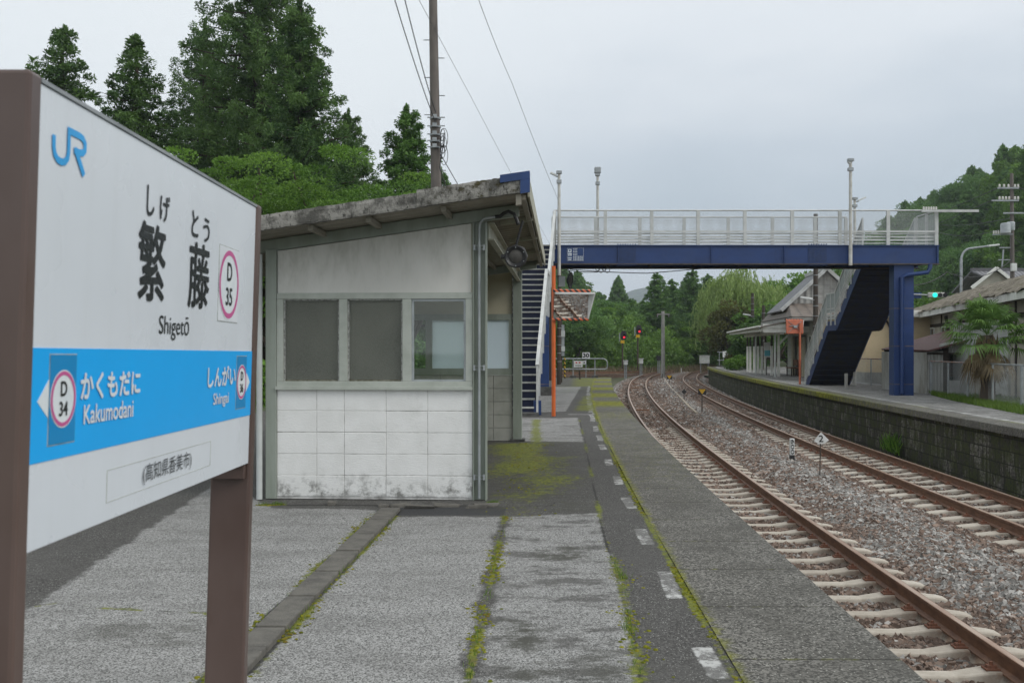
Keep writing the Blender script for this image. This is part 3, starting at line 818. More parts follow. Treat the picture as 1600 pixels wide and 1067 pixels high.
# a second painted line along the far end of the platform
paint = np.maximum(paint, np.minimum(0.05 - np.abs(off - (-0.02)), np.minimum(YS.ravel() - 21.5, 32 - YS.ravel())))
paint = np.maximum(paint, np.minimum(0.10 - np.abs(YS.ravel() - 21.4), 0.30 - np.abs(off + 0.30)))
# moss
def line_m(pts, w, k=1.0): return k * np.exp(-(pdist(P, pts) / w) ** 2)
yy = YS.ravel()
moss = 1.15 * np.exp(-((off + 0.02) / 0.035) ** 2) * (0.75 + 0.25 * np.sin(yy * 1.9) * np.sin(yy * 0.71 + 1))
moss = np.maximum(moss, line_m(lineC, 0.032, 1.0) * (0.7 + 0.3 * np.sin(yy * 3.1)))
moss = np.maximum(moss, line_m(lineB, 0.04, 0.8) * (0.55 + 0.45 * np.sin(yy * 2.3 + 0.5)))
moss = np.maximum(moss, line_m(gp((955, 870), (975, 905), (985, 985), (1000, 1060)), 0.05, 0.65))
moss = np.maximum(moss, line_m(gp((590, 800), (480, 905), (390, 990), (300, 1080)), 0.06, 1.0) * (0.65 + 0.35 * np.sin(yy * 4.3 + np.sin(yy * 1.7))))
moss = np.maximum(moss, line_m(gp((618, 805), (540, 885), (450, 990), (392, 1055)), 0.045, 1.0) * (0.7 + 0.3 * np.sin(yy * 3.7 + 1)))
moss = np.maximum(moss, line_m(gp((60, 945), (100, 938), (150, 948), (330, 956)), 0.03, 0.9) * (0.6 + 0.4 * np.sin(P[:, 0] * 11)))
moss = np.maximum(moss, line_m(gp((410, 788), (440, 787)), 0.05, 1.1))
moss = np.maximum(moss, line_m(gp((762, 787), (772, 785)), 0.08, 1.2))
wob = 0.25 * vnoise(P[:, 0] * 2.2, P[:, 1] * 1.6, 17)
moss = np.maximum(moss, 0.82 * sstep(psdf(P, gp((762, 745), (762, 690), (870, 690), (860, 745), (812, 742))) + wob, -0.5, 0.5))
moss = np.maximum(moss, 0.58 * sstep(psdf(P, gp((760, 810), (762, 745), (918, 690), (935, 760), (860, 812))) + wob, -0.5, 0.7))
moss = np.maximum(moss, line_m(gp((838, 690), (838, 655)), 0.12, 0.8))
moss = np.maximum(moss, 0.7 * sstep(psdf(P, gp((888, 642), (905, 618), (945, 617), (950, 642))), -0.1, 0.25))
moss = np.maximum(moss, 0.75 * sstep(psdf(P, gp((868, 606), (880, 590), (962, 590), (958, 612), (930, 604))), -0.2, 1.0))
moss = np.maximum(moss, 0.35 * sstep(yy, 24, 34))
nx, ny = len(us), len(ys)
V = np.stack([XS.ravel(), YS.ravel(), 0.006 * vnoise(XS.ravel() * 1.7, YS.ravel() * 1.3, 5) - 0.006], 1)
i = np.arange(nx - 1)[None, :] + nx * np.arange(ny - 1)[:, None]
F = np.stack([i, i + 1, i + 1 + nx, i + nx], -1).reshape(-1, 4)
o = np_mesh("platform", V, F, 'asphalt', vert_attr=dict(light=light, worn=worn, patch=patch, damp=damp, crack=crack, paint=paint, moss=moss), smooth=True)
tag(o, "worn mossy asphalt platform surface with a faded white dashed line", "platform", kind="structure")

# coping slabs of the left platform with the edge face
ysc = np.concatenate([np.arange(-3, 14, 0.04), np.arange(14, Y_END + .01, 0.12)])
prof = [(-COPW, 0.0)] + [(q, 0.001) for q in np.arange(-COPW + 0.04, -0.03, 0.04)] + [(-0.012, 0.0), (0.0, -0.014), (0.0, -0.19), (-0.10, -0.20), (-0.10, -1.4)]
def strip(name, ysv, profile, xoff, mat, attrs=None, smooth=False, zoff=lambda y: 0):
    n = len(profile)
    Vv = []
    for y in ysv:
        s = SL(y); nrm = 1 / math.hypot(1, s)
        x0 = float(XE(y)) + xoff
        for (q, z) in profile:
            Vv.append((x0 + q * nrm, y - q * s * nrm, z + zoff(y)))
    Vv = np.array(Vv)
    i = np.arange(n - 1)[None, :] + n * np.arange(len(ysv) - 1)[:, None]
    Ff = np.stack([i, i + 1, i + 1 + n, i + n], -1).reshape(-1, 4)
    return np_mesh(name, Vv, Ff, mat, vert_attr=attrs(Vv, n, ysv) if attrs else None, smooth=smooth)
def cop_attr(Vv, n, ysv):
    Y = Vv[:, 1]; q = np.tile([p_[0] for p_ in prof], len(ysv))
    m = 0.25 * sstep(Y, 8, 12) * sstep(Y, 24, 15) + 0.9 * np.exp(-((q + COPW - 0.01) / 0.03) ** 2) + 1.3 * sstep(Y, 17, 27) * (.6 + .4 * np.sin(Y * 1.3))
    return dict(moss=m)
o = strip("platform_edge", ysc, prof, 0.0, 'coping', cop_attr)
tag(o, "grey concrete coping slabs along the near platform edge", "platform edge", kind="structure")
# end wall of the platform
mb = MB().box(-5.9, float(XE(Y_END)), Y_END, Y_END + 0.12, -1.4, 0.003)
tag(mb.build("platform_end_wall", 'far_wall'), "mossy end wall of the near platform", "wall", kind="structure")

# concrete drain kerb that crosses the near platform
dl, dr = drainL, drainR
mb = MB()
for (a0, b0, a1, b1) in [(dl[0], dr[0], dl[1], dr[1]), (dl[1], dr[1], dl[2], dr[2])]:
    for k in range(6 if a0 is dl[0] else 2):
        n_ = 6 if a0 is dl[0] else 2
        q0, q1 = k / n_ + 0.004, (k + 1) / n_ - 0.004
        L = lambda a, b, q: (a[0] + (b[0] - a[0]) * q, a[1] + (b[1] - a[1]) * q)
        c4 = [L(a0, a1, q0), L(b0, b1, q0), L(b0, b1, q1), L(a0, a1, q1)]
        zt = 0.022 + random.uniform(-0.004, 0.004)
        mb.hexa([(x, y, -0.05) for x, y in c4] + [(x, y, zt) for x, y in c4])
t = NT('drain_concrete')
c = t.mix(t.step(t.noise(7, 5, 0.7), 0.35, 0.7), (0.13, 0.122, 0.105), (0.075, 0.07, 0.062))
c = t.mix(t.step(t.noise(120, 3, 0.7), 0.55, 0.7), c, (0.17, 0.16, 0.14))
t.bump(t.noise(90, 3, 0.7), 0.5, 0.006)
M['drain'] = t.done(c, 0.9)
tag(mb.build("drain_kerb", 'drain', bevel=0.006), "narrow concrete drain kerb running diagonally across the near asphalt", "kerb")
# broken edging stones at the foot of the shelter
mb = MB()
random.seed(5)
for (px, py, w) in [(628, 789, .10), (655, 791, .14), (700, 789, .12), (745, 791, .10), (760, 789, .12), (600, 790, .05), (520, 786, .04)]:
    p0 = G(px, py); vs = []
    for sx, sy, sz in [(-1, -1, 0), (1, -1, 0), (1, 1, 0), (-1, 1, 0), (-1, -1, 1), (1, -1, 1), (1, 1, 1), (-1, 1, 1)]:
        vs.append((p0.x + sx * w * random.uniform(.7, 1.1), p0.y - 0.05 + sy * 0.05 * random.uniform(.7, 1.2), -0.01 + sz * random.uniform(.02, .045)))
    mb.hexa(vs)
tag(mb.build("edging_rubble", 'drain', bevel=0.008), "broken edging stones at the foot of the shelter wall", "edging", kind="stuff")

# small moss tufts along the cracks (uneven cushions)
def tuft_cloud(name, pts, rmin, rmax, label, cat):
    V, F, A = [], [], []
    base = 0
    n = 6
    for (x, y, z) in pts:
        r = random.uniform(rmin, rmax); hgt = r * random.uniform(0.35, 0.7); a0 = random.random() * 6.28; rv = random.random()
        ring = [(x + r * math.cos(a0 + k * 6.283 / n) * random.uniform(.7, 1.15), y + r * math.sin(a0 + k * 6.283 / n) * random.uniform(.7, 1.15), z) for k in range(n)]
        ring2 = [(x + (px_ - x) * 0.6, y + (py_ - y) * 0.6, z + hgt * 0.75) for px_, py_, _ in ring]
        V += ring + ring2 + [(x, y, z + hgt)]
        for k in range(n):
            k2 = (k + 1) % n
            F.append((base + k, base + k2, base + n + k2, base + n + k))
            F.append((base + n + k, base + n + k2, base + 2 * n, base + 2 * n))
            A += [min(1, max(0, rv + random.uniform(-.2, .2)))] * 2
        base += 2 * n + 1
    me = bpy.data.meshes.new(name)
    F2 = [f if f[2] != f[3] else f[:3] for f in F]
    me.from_pydata(V, [], F2)
    at_ = me.attributes.new("rnd", 'FLOAT', 'FACE'); at_.data.foreach_set("value", np.array(A, dtype=np.float32))
    me.materials.append(M['moss'])
    o = bpy.data.objects.new(name, me); col.objects.link(o)
    return tag(o, label, cat, kind="stuff")
def along(pts, n, spread, ymax=13.0):
    seg = [math.dist(a, b) for a, b in zip(pts[:-1], pts[1:])]; out = []
    for _ in range(n):
        k = random.choices(range(len(seg)), seg)[0]; q = random.random()
        a, b = pts[k], pts[k + 1]
        x = a[0] + (b[0] - a[0]) * q + random.gauss(0, spread); y = a[1] + (b[1] - a[1]) * q + random.gauss(0, spread)
        if y < ymax: out.append((x, y, -0.008))
    return out
random.seed(21)
pts = along(lineC, 620, 0.035) + along(lineB[:5], 130, 0.03) + along(gp((955, 870), (975, 905), (985, 985), (1000, 1060)), 150, 0.05)
pts += along(gp((590, 800), (480, 905), (390, 990), (300, 1080)), 420, 0.035) + along(gp((620, 805), (540, 885), (450, 990), (392, 1055)), 420, 0.03)
pts += along([(float(XE(y)) - COPW - 0.012, y) for y in np.linspace(3.2, 13, 40)], 900, 0.018) + along(gp((405, 788), (445, 787)), 60, 0.03) + along(gp((762, 787), (775, 785)), 60, 0.04)
for _ in range(900):
    q_ = (random.uniform(-.30, .62), random.uniform(8.4, 15.0), -0.008)
    if q_[0] < -.25 + .06 * (q_[1] - 8.4) + random.random() ** 2 * .75 and q_[0] > -.20 + .052 * (q_[1] - 9.2): pts.append(q_)
pts = [p_ for p_ in pts if math.sin(p_[0] * 9 + p_[1] * 3.1) + math.sin(p_[1] * 5.3) > -0.75]
tuft_cloud("moss_tufts", pts, 0.006, 0.017, "yellow green moss cushions along the cracks of the near platform", "moss")

# ------------------------------------------------------------------ far platform
ysf = np.concatenate([np.arange(6, 30, 0.15), np.arange(30, 78.1, 0.3)])
fprof = [(0.12, -1.4), (0.12, -0.16), (0.0, -0.15), (0.0, -0.014), (0.012, 0.0), (0.30, 0.002), (0.50, 0.002)]
def fw_attr(Vv, n, ysv):
    s = np.repeat(np.cumsum(np.concatenate([[0], np.hypot(np.diff(XE(ysv)), np.diff(ysv))])), n)
    q = np.tile([p_[0] for p_ in fprof], len(ysv))
    Y = Vv[:, 1]
    mo = np.where(q < 0.2, 0.9, 0.5) * sstep(Y, 21, 34)
    return dict(wall_uv=np.stack([s, Vv[:, 2], 0 * s], 1), moss=mo)
wallp = fprof[:2]
def fw2(Vv, n, ysv):
    s = np.repeat(np.cumsum(np.concatenate([[0], np.hypot(np.diff(XE(ysv)), np.diff(ysv))])), n)
    return dict(wall_uv=np.stack([s, Vv[:, 2], 0 * s], 1))
o = strip("far_platform_wall", ysf, wallp, E2, 'far_wall', fw2)
tag(o, "dark mossy stone block retaining wall of the opposite platform", "wall", kind="structure")
def fc_attr(Vv, n, ysv):
    Y = Vv[:, 1]; q = np.tile([p_[0] for p_ in fprof[1:]], len(ysv))
    return dict(moss=np.where(q < 0.2, 1.25, 0.35) * sstep(Y, 19, 33) * (.78 + .22 * np.sin(Y * .9 + np.sin(Y * .37) * 2)) + 0.12)
o = strip("far_platform_coping", ysf, fprof[1:], E2, 'coping', fc_attr)
tag(o, "mossy concrete coping of the opposite platform", "platform edge", kind="structure")
uf = np.concatenate([np.arange(0.50, 3.4, 0.1), np.arange(3.4, 12, 0.6)])
ysf2 = np.concatenate([np.arange(6, 36, 0.12), np.arange(36, 78.1, 0.4)])
UU, YY = np.meshgrid(uf, ysf2)
XX = XE(YY) + E2 + UU
PP = np.stack([XX.ravel(), YY.ravel()], 1); q = UU.ravel(); yf = YY.ravel()
one = np.ones(len(q))
V = np.stack([XX.ravel(), yf, 0.0 + 0.004 * vnoise(XX.ravel() * .9, yf * .6, 8) - 0.004], 1)
nx = len(uf); i = np.arange(nx - 1)[None, :] + nx * np.arange(len(ysf2) - 1)[:, None]
F = np.stack([i, i + 1, i + 1 + nx, i + nx], -1).reshape(-1, 4)
o = np_mesh("far_platform", V, F, 'asphalt', vert_attr=dict(light=0.06 * vnoise(PP[:, 0] * .8, yf * .25, 3) + 0.05, worn=0.8 * one, patch=-one, damp=0.3 * one, crack=one,
    paint=np.minimum(0.07 - np.abs(q - 0.72), 100 + 0 * q), moss=0.15 + 0.75 * np.exp(-((q - 0.52) / 0.10) ** 2) * (0.6 + 0.4 * np.sin(yf * 1.1))), smooth=True)
tag(o, "worn asphalt surface of the opposite platform with a white edge line", "platform", kind="structure")

# ------------------------------------------------------------------ ballast bed
ob_ = np.concatenate([np.arange(-0.3, 7.0, 0.1)])
yb = np.concatenate([np.arange(1.5, 30, 0.12), np.arange(30, 80, 0.4), np.arange(80, 190, 1.2)])
OO, YB = np.meshgrid(ob_, yb)
def bal_z(o_, y):
    z = Z_BAL + 0 * o_
    z = z + 0.09 * np.exp(-((o_ - 3.3) / 0.6) ** 2) + 0.008 * vnoise(o_ * 2, y * 1.1, 2)
    z = z - 0.10 * sstep(o_, 6.0, 6.6)
    return z
def bal_zone(o_, y):       # 1 grey, 0 brown
    a = np.exp(-((o_ - 3.50) / 0.40) ** 2) * 0.72 + np.exp(-((o_ - 6.35) / 0.28) ** 2) * 0.75
    a = a + 0.40 * np.exp(-((o_ - 2.9) / 0.5) ** 2) * sstep(y, 20, 6) + 0.30 * np.exp(-((o_ - 2.75) / 0.3) ** 2)
    a = a + 0.9 * np.exp(-((o_ + 0.05) / 0.35) ** 2) * sstep(y, 26, 34)
    a = a * 0.88 + 0.22 * vnoise(o_ * 3, y * 1.6, 4)
    return np.clip(a, 0, 1)
ozz, yzz = OO.ravel(), YB.ravel()
V = np.stack([XE(yzz) + ozz, yzz, bal_z(ozz, yzz)], 1)
nx = len(ob_); i = np.arange(nx - 1)[None, :] + nx * np.arange(len(yb) - 1)[:, None]
F = np.stack([i, i + 1, i + 1 + nx, i + nx], -1).reshape(-1, 4)
o = np_mesh("ballast_bed", V, F, 'ballast_bed', vert_attr=dict(zone=bal_zone(ozz, yzz)), smooth=True)
tag(o, "bed of grey and rust brown ballast under the two tracks", "ballast", kind="structure")

# loose stones: angular six-sided chips
def stones(n, y0, y1, smin, smax, omin=0.0, omax=6.5):
    r = RNG
    y = r.uniform(y0, y1, n); o_ = r.uniform(omin, omax, n)
    x = XE(y) + o_
    keep = np.abs(x) < 0.514 * y + 1.6
    # keep sleepers mostly clear
    ph = (y % 0.60); ph = np.minimum(ph, 0.60 - ph)
    ons = (ph < 0.115) & ((np.abs(o_ - C1) < 1.02) | (np.abs(o_ - C2) < 1.02)) & (r.random(n) > 0.07) & ~((np.minimum(np.abs(np.abs(o_ - C1) - .92), np.abs(np.abs(o_ - C2) - .92)) < .14) & (r.random(n) > 0.55))
    onr = np.zeros(n, bool)
    for c_ in (C1, C2):
        for s_ in (-.5335, .5335): onr |= np.abs(o_ - c_ - s_) < 0.085
    keep &= ~ons & ~onr
    return x[keep], y[keep], o_[keep], r.uniform(smin, smax, keep.sum())
cube = np.array([(-1, -1, -1), (1, -1, -1), (1, 1, -1), (-1, 1, -1), (-1, -1, 1), (1, -1, 1), (1, 1, 1), (-1, 1, 1)], float)
cf = np.array([(0, 3, 2, 1), (4, 5, 6, 7), (0, 1, 5, 4), (1, 2, 6, 5), (2, 3, 7, 6), (3, 0, 4, 7)])
sets = [stones(62000, 4.0, 10, 0.014, 0.029), stones(60000, 10, 18, 0.018, 0.032), stones(42000, 18, 30, 0.024, 0.040), stones(30000, 30, 50, 0.032, 0.050), stones(22000, 50, 85, 0.045, 0.07)]
x, y, o_, s = (np.concatenate([q_[k] for q_ in sets]) for k in range(4))
n = len(x)
q = RNG.normal(size=(n, 4)); q /= np.linalg.norm(q, axis=1)[:, None]
w_, a_, b_, c_ = q.T
RM = np.stack([1 - 2 * (b_ * b_ + c_ * c_), 2 * (a_ * b_ - c_ * w_), 2 * (a_ * c_ + b_ * w_), 2 * (a_ * b_ + c_ * w_), 1 - 2 * (a_ * a_ + c_ * c_), 2 * (b_ * c_ - a_ * w_),
               2 * (a_ * c_ - b_ * w_), 2 * (b_ * c_ + a_ * w_), 1 - 2 * (a_ * a_ + b_ * b_)], 1).reshape(n, 3, 3)
loc = cube[None] * (1 + RNG.uniform(-0.42, 0.35, (n, 8, 3))) * (s[:, None, None] * RNG.uniform(0.6, 1.25, (n, 1, 3)))
zb = bal_z(o_, y)
Vs = np.einsum('nij,nkj->nki', RM, loc) + np.stack([x, y, zb + s * 0.35 + RNG.uniform(-0.01, 0.012, n)], 1)[:, None, :]
Fs = (cf[None] + 8 * np.arange(n)[:, None, None]).reshape(-1, 4)
zone = (RNG.random(n) < np.clip(bal_zone(o_, y) * 1.05 + 0.07, 0, 1)).astype(float)
zone = np.clip(zone + RNG.normal(0, 0.12, n), 0, 1)
o = np_mesh("ballast_stones", Vs.reshape(-1, 3), Fs, 'ballast_stone', face_attr=dict(rnd=np.repeat(RNG.random(n) ** 1.4, 6), zone=np.repeat(zone, 6)))
tag(o, "loose angular grey and brown ballast stones between and beside the rails", "ballast", kind="stuff")

# ------------------------------------------------------------------ rails
def rail(path, label, group, zs=None):
    """path: list of (x, y) of the rail centre; I-profile extruded along it"""
    h = [(-0.058, 0), (0.058, 0), (0.058, 0.012), (0.012, 0.028), (0.010, 0.105), (0.032, 0.120), (0.033, 0.148), (-0.033, 0.148), (-0.032, 0.120), (-0.010, 0.105), (-0.012, 0.028), (-0.058, 0.012)]
    r = empty("rail", (path[0][0], path[0][1], Z_RAIL - 0.148), label, "rail", group)
    mb, mt = MB(), MB()
    n = len(h)
    P_ = [Vector((a, b, 0)) for a, b in path]
    base = 0
    for k, p_ in enumerate(P_):
        zo = zs[k] if zs else 0.0
        d = (P_[min(k + 1, len(P_) - 1)] - P_[max(k - 1, 0)]).normalized(); sd = Vector((d.y, -d.x, 0))
        for (q_, z) in h:
            w = p_ + sd * q_; mb.v.append((w.x, w.y, Z_RAIL - 0.148 + z + zo))
        for (q_, z) in ((-0.026, 0.1495), (0.026, 0.1495)):
            w = p_ + sd * q_; mt.v.append((w.x, w.y, Z_RAIL - 0.148 + z + zo))
    for k in range(len(P_) - 1):
        for j in range(n):
            j2 = (j + 1) % n
            mb.f.append((k * n + j, k * n + j2, (k + 1) * n + j2, (k + 1) * n + j))
        mt.f.append((2 * k, 2 * k + 1, 2 * k + 3, 2 * k + 2))
    mb.build("rail_body", 'rail', r); mt.build("running_surface", 'rail_top', r)
    return r
yr = list(np.arange(2.0, 60, 0.75)) + list(np.arange(60, 186, 1.5))
def par(o_, y):
    s_ = SL(y); nn = math.hypot(1, s_); return (float(XE(y)) + o_ / nn, y - o_ * s_ / nn)
for c_, name in ((C1, "near track beside the asphalt platform"), (C2, "far track below the stone wall")):
    for s_, side in ((-.5335, "left"), (.5335, "right")):
        sd = {("left", C1): "rail of the near track closest to the asphalt platform", ("right", C1): "rail of the near track closest to the ballast strip",
              ("left", C2): "rail of the far track closest to the ballast strip", ("right", C2): "rail of the far track closest to the stone wall"}[(side, c_)]
        rail([par(c_ + s_, y_) for y_ in yr], "rusty brown " + sd, "running rails")
sid = [(-16, 58), (-8, 69.5), (-2, 77.5), (3.0, 84.3), (6.5, 90), (10.3, 98), (14.0, 107), (18.2, 118)]
def spline(pts, n=6):
    out = []
    for i_ in range(len(pts) - 1):
        p0, p1, p2, p3 = (Vector((*pts[max(0, min(len(pts) - 1, i_ + k))], 0)) for k in (-1, 0, 1, 2))
        for k in range(n):
            t_ = k / n
            v = 0.5 * ((2 * p1) + (p2 - p0) * t_ + (2 * p0 - 5 * p1 + 4 * p2 - p3) * t_ ** 2 + (-p0 + 3 * p1 - 3 * p2 + p3) * t_ ** 3)
            out.append((v.x, v.y))
    return out + [pts[-1]]
sp_ = spline(sid)
zs_ = [0.42 * min(1, max(0, (14 - a) / 12)) for a, b in sp_]
for s_, w_ in ((-.5335, "outer"), (.5335, "inner")):
    pp = []
    for k, (a, b) in enumerate(sp_):
        d = Vector(sp_[min(k + 1, len(sp_) - 1)]) - Vector(sp_[max(k - 1, 0)]); d.normalize()
        pp.append((a + d.y * s_, b - d.x * s_))
    rail(pp, f"{w_} rusty rail of the siding curving off behind the platform end", "siding rails", zs_)
# siding bed
mb = MB()
for k in range(len(sp_) - 1):
    a, b = Vector(sp_[k]), Vector(sp_[k + 1]); d = (b - a).normalized(); n_ = Vector((d.y, -d.x)) * 1.6
    mb.hexa([(a.x - n_.x, a.y - n_.y, -1.4), (a.x + n_.x, a.y + n_.y, -1.4), (b.x + n_.x, b.y + n_.y, -1.4), (b.x - n_.x, b.y - n_.y, -1.4), (a.x - n_.x, a.y - n_.y, Z_BAL - 0.0 + zs_[k]), (a.x + n_.x, a.y + n_.y, Z_BAL - 0.0 + zs_[k]), (b.x + n_.x, b.y + n_.y, Z_BAL - 0.0 + zs_[k + 1]), (b.x - n_.x, b.y - n_.y, Z_BAL - 0.0 + zs_[k + 1])])
o = mb.build("siding_ballast", 'ballast_bed'); tag(o, "ballast under the siding behind the platform end", "ballast", kind="structure")

# ------------------------------------------------------------------ sleepers
def sleeper_mesh(parent):
    mb = MB(); secs = [(-1.0, .080, -.035), (-.93, .090, -.022), (-.70, .098, .0), (-.40, .098, .002), (-.15, .075, -.035), (.15, .075, -.035), (.40, .098, .002), (.70, .098, .0), (.93, .090, -.022), (1.0, .080, -.035)]
    for (q_, w, dz) in secs:
        mb.v += [(q_, -w * 1.25, -.17), (q_, w * 1.25, -.17), (q_, w, dz - .012), (q_, w * 0.9, dz), (q_, -w * 0.9, dz), (q_, -w, dz - .012)]
    for k in range(len(secs) - 1):
        for j in range(6):
            mb.f.append((k * 6 + j, k * 6 + (j + 1) % 6, k * 6 + 6 + (j + 1) % 6, k * 6 + 6 + j))
    mb.f += [tuple(range(5, -1, -1)), tuple(range((len(secs) - 1) * 6, len(secs) * 6))]
    return mb
def clip_mesh(q0):
    mb = MB()
    for c_ in (q0,):
        mb.box(c_ - 0.055, c_ + 0.055, -0.05, 0.05, 0.002, 0.016)
        mb.hexa([(c_ - 0.04, -0.028, 0.016), (c_ + 0.04, -0.028, 0.016), (c_ + 0.04, 0.028, 0.016), (c_ - 0.04, 0.028, 0.016), (c_ - 0.035, -0.022, 0.038), (c_ + 0.035, -0.022, 0.038), (c_ + 0.035, 0.022, 0.038), (c_ - 0.035, 0.022, 0.038)])
        mb.tube([(c_, 0, 0.038), (c_, 0, 0.062)], 0.014, 6)
    return mb
sl0 = sleeper_mesh(None).build("sleeper", 'sleeper')
for q0 in (-.6385, -.4285, .4285, .6385):
    clip_mesh(q0).build("rail_clip", 'clip', sl0)
bare = sl0.data
first = [True]
def lay_sleepers(c_, y0, y1, label, group):
    k0 = math.ceil(y0 / 0.60)
    y_ = k0 * 0.60
    while y_ < y1:
        if first[0]:
            o = sl0; first[0] = False
        elif y_ < 26:
            o = copy_tree(sl0)
        else:
            o = bpy.data.objects.new("sleeper", bare); col.objects.link(o)
        s_ = SL(y_); nn = math.hypot(1, s_)
        o.location = (float(XE(y_)) + c_ / nn, y_ - c_ * s_ / nn, Z_SLEEP + random.uniform(-.006, .004) - 0.055 * float(sstep(np.array(y_), 22, 46)))
        o.rotation_euler = (0, random.uniform(-.004, .004), -math.atan(s_) + random.uniform(-.006, .006))
        tag(o, label, "sleeper", group)
        y_ += 0.60
lay_sleepers(C1, 2.6, 76, "pale concrete sleeper under the rails of the near track", "sleepers of the near track")
lay_sleepers(C2, 11.0, 76, "pale concrete sleeper under the rails of the far track", "sleepers of the far track")
# old wooden crossing boards between the near rails
for (px, py, w, lab) in ((948 + 47, 601, .55, "farther"), (1000, 607, .5, "middle"), (1010, 642, .9, "nearest")):
    Y_ = 2.5 * FPX / (py - HOR); x_ = float(XE(Y_)) + C1
    mb = MB().box(x_ - 0.42, x_ + 0.1, Y_ - 0.09, Y_ + 0.09, Z_SLEEP + 0.01, Z_SLEEP + 0.055)
    tag(mb.build("wooden_board", 'rust_box', bevel=0.006), f"rust red wooden board lying between the near rails, {lab} of three", "board", "boards between the near rails")
# ------------------------------------------------------------------ station name sign
SA, SY0, SY1 = 0.85, 1.792, 3.306
def sgn(s, t_, d=0.0):      # s along the panel (0 = near end), t up from the panel foot, d out of the face
    z = 1.031 + t_ + (0.004 - 0.012 * s / 1.514) * 0 - 0.010 * (s / 1.514)
    lean = 0.026 * (0.845 - t_) / 0.845
    return Vector((-SA - lean + d, SY0 + s, z))
sign = empty("station_name_sign", (-0.9, 2.55, 0), "white station name sign with a sky blue band and brown posts on the near platform", "sign")
def sbox(s0, s1, t0, t1, d0, d1):
    return [sgn(s0, t0, d0), sgn(s0, t0, d1), sgn(s1, t0, d1), sgn(s1, t0, d0), sgn(s0, t1, d0), sgn(s0, t1, d1), sgn(s1, t1, d1), sgn(s1, t1, d0)]
LN, HT = 1.514, 0.848
MB().hexa(sbox(0, LN, 0, HT, -0.05, 0.0)).build("panel", 'white_sign', sign, bevel=0.0015)
MB().hexa(sbox(0.0005, LN - 0.0005, 0.160, 0.371, -0.002, 0.0015)).build("blue_band", 'sign_blue', sign)
for (s0, s1) in ((-0.048, -0.0005), (LN + 0.0005, LN + 0.055)):
    top = HT + 0.012
    mb = MB(); q = sbox(s0, s1, 0, top, -0.125, 0.006)
    for k in range(4):      # run the post down to the ground
        v = q[k]; v2 = q[k + 4]; sc_ = (0.0 - 0.35 - v2.z) / (v.z - v2.z); q[k] = v2 + (v - v2) * sc_
    mb.hexa(q).build("post", 'brown_post', sign, bevel=0.008)
MB().hexa(sbox(-0.0, LN, HT + 0.0005, HT + 0.008, -0.055, 0.004)).build("top_rail", 'galv', sign)
MB().hexa(sbox(LN - 0.028, LN - 0.003, -0.05, -0.003, -0.12, -0.006)).build("bracket", 'brown_post', sign, bevel=0.003)
FR = (sgn(0, 0, 0.002), sgn(1, 0, 0) - sgn(0, 0, 0), sgn(0, 1, 0) - sgn(0, 0, 0))
FR_B = (sgn(0, 0, 0.0032), FR[1], FR[2])
FR_C = (sgn(0, 0, 0.0055), FR[1], FR[2])
S = lambda Y: Y - SY0
T = lambda z, Y: z - 1.031 + 0.010 * (Y - SY0) / 1.514
def tx(body, y0, y1, z0, z1, mat, bold=0.0, fr=None):
    ym = (y0 + y1) / 2
    text_on(body, (S(y0), S(y1), T(z0, ym), T(z1, ym)), fr or FR, mat, sign, bold=bold)
tx("し", 2.325, 2.372, 1.714, 1.783, 'ink', 0.012)
tx("げ", 2.412, 2.478, 1.712, 1.776, 'ink', 0.012)
tx("と", 2.652, 2.706, 1.702, 1.770, 'ink', 0.012)
tx("う", 2.752, 2.806, 1.698, 1.763, 'ink', 0.012)
tx("繁", 2.284, 2.458, 1.516, 1.696, 'ink', 0.015)
tx("藤", 2.640, 2.814, 1.512, 1.686, 'ink', 0.014)
tx("Shigetō", 2.430, 2.655, 1.422, 1.484, 'ink', 0.0)
tx("かくもだに", 1.995, 2.312, 1.297, 1.350, 'white_ink', 0.030, FR_B)
tx("Kakumodani", 2.012, 2.274, 1.247, 1.285, 'white_ink', 0.014, FR_B)
tx("しんがい", 2.828, 3.108, 1.290, 1.348, 'white_ink', 0.030, FR_B)
tx("Shingai", 2.885, 3.040, 1.227, 1.270, 'white_ink', 0.014, FR_B)
tx("(高知県香美市)", 2.350, 2.705, 1.076, 1.126, 'ink_soft', 0.0, FR_B)
# thin outline of the place-name sticker
def quad_on(y0, y1, z0, z1, d, mat, name, th=0.0008):
    return MB().hexa(sbox(S(y0), S(y1), T(z0, y0), T(z1, y0), d - th, d)).build(name, mat, sign)
mb = MB()
for (y0, y1, z0, z1) in ((2.144, 2.884, 1.0655, 1.067), (2.144, 2.884, 1.135, 1.1365), (2.144, 2.147, 1.067, 1.135), (2.881, 2.884, 1.067, 1.135)):
    mb.hexa(sbox(S(y0), S(y1), T(z0, 2.5), T(z1, 2.5), 0.0, 0.0008))
mb.build("sticker_outline", 'line_grey', sign)
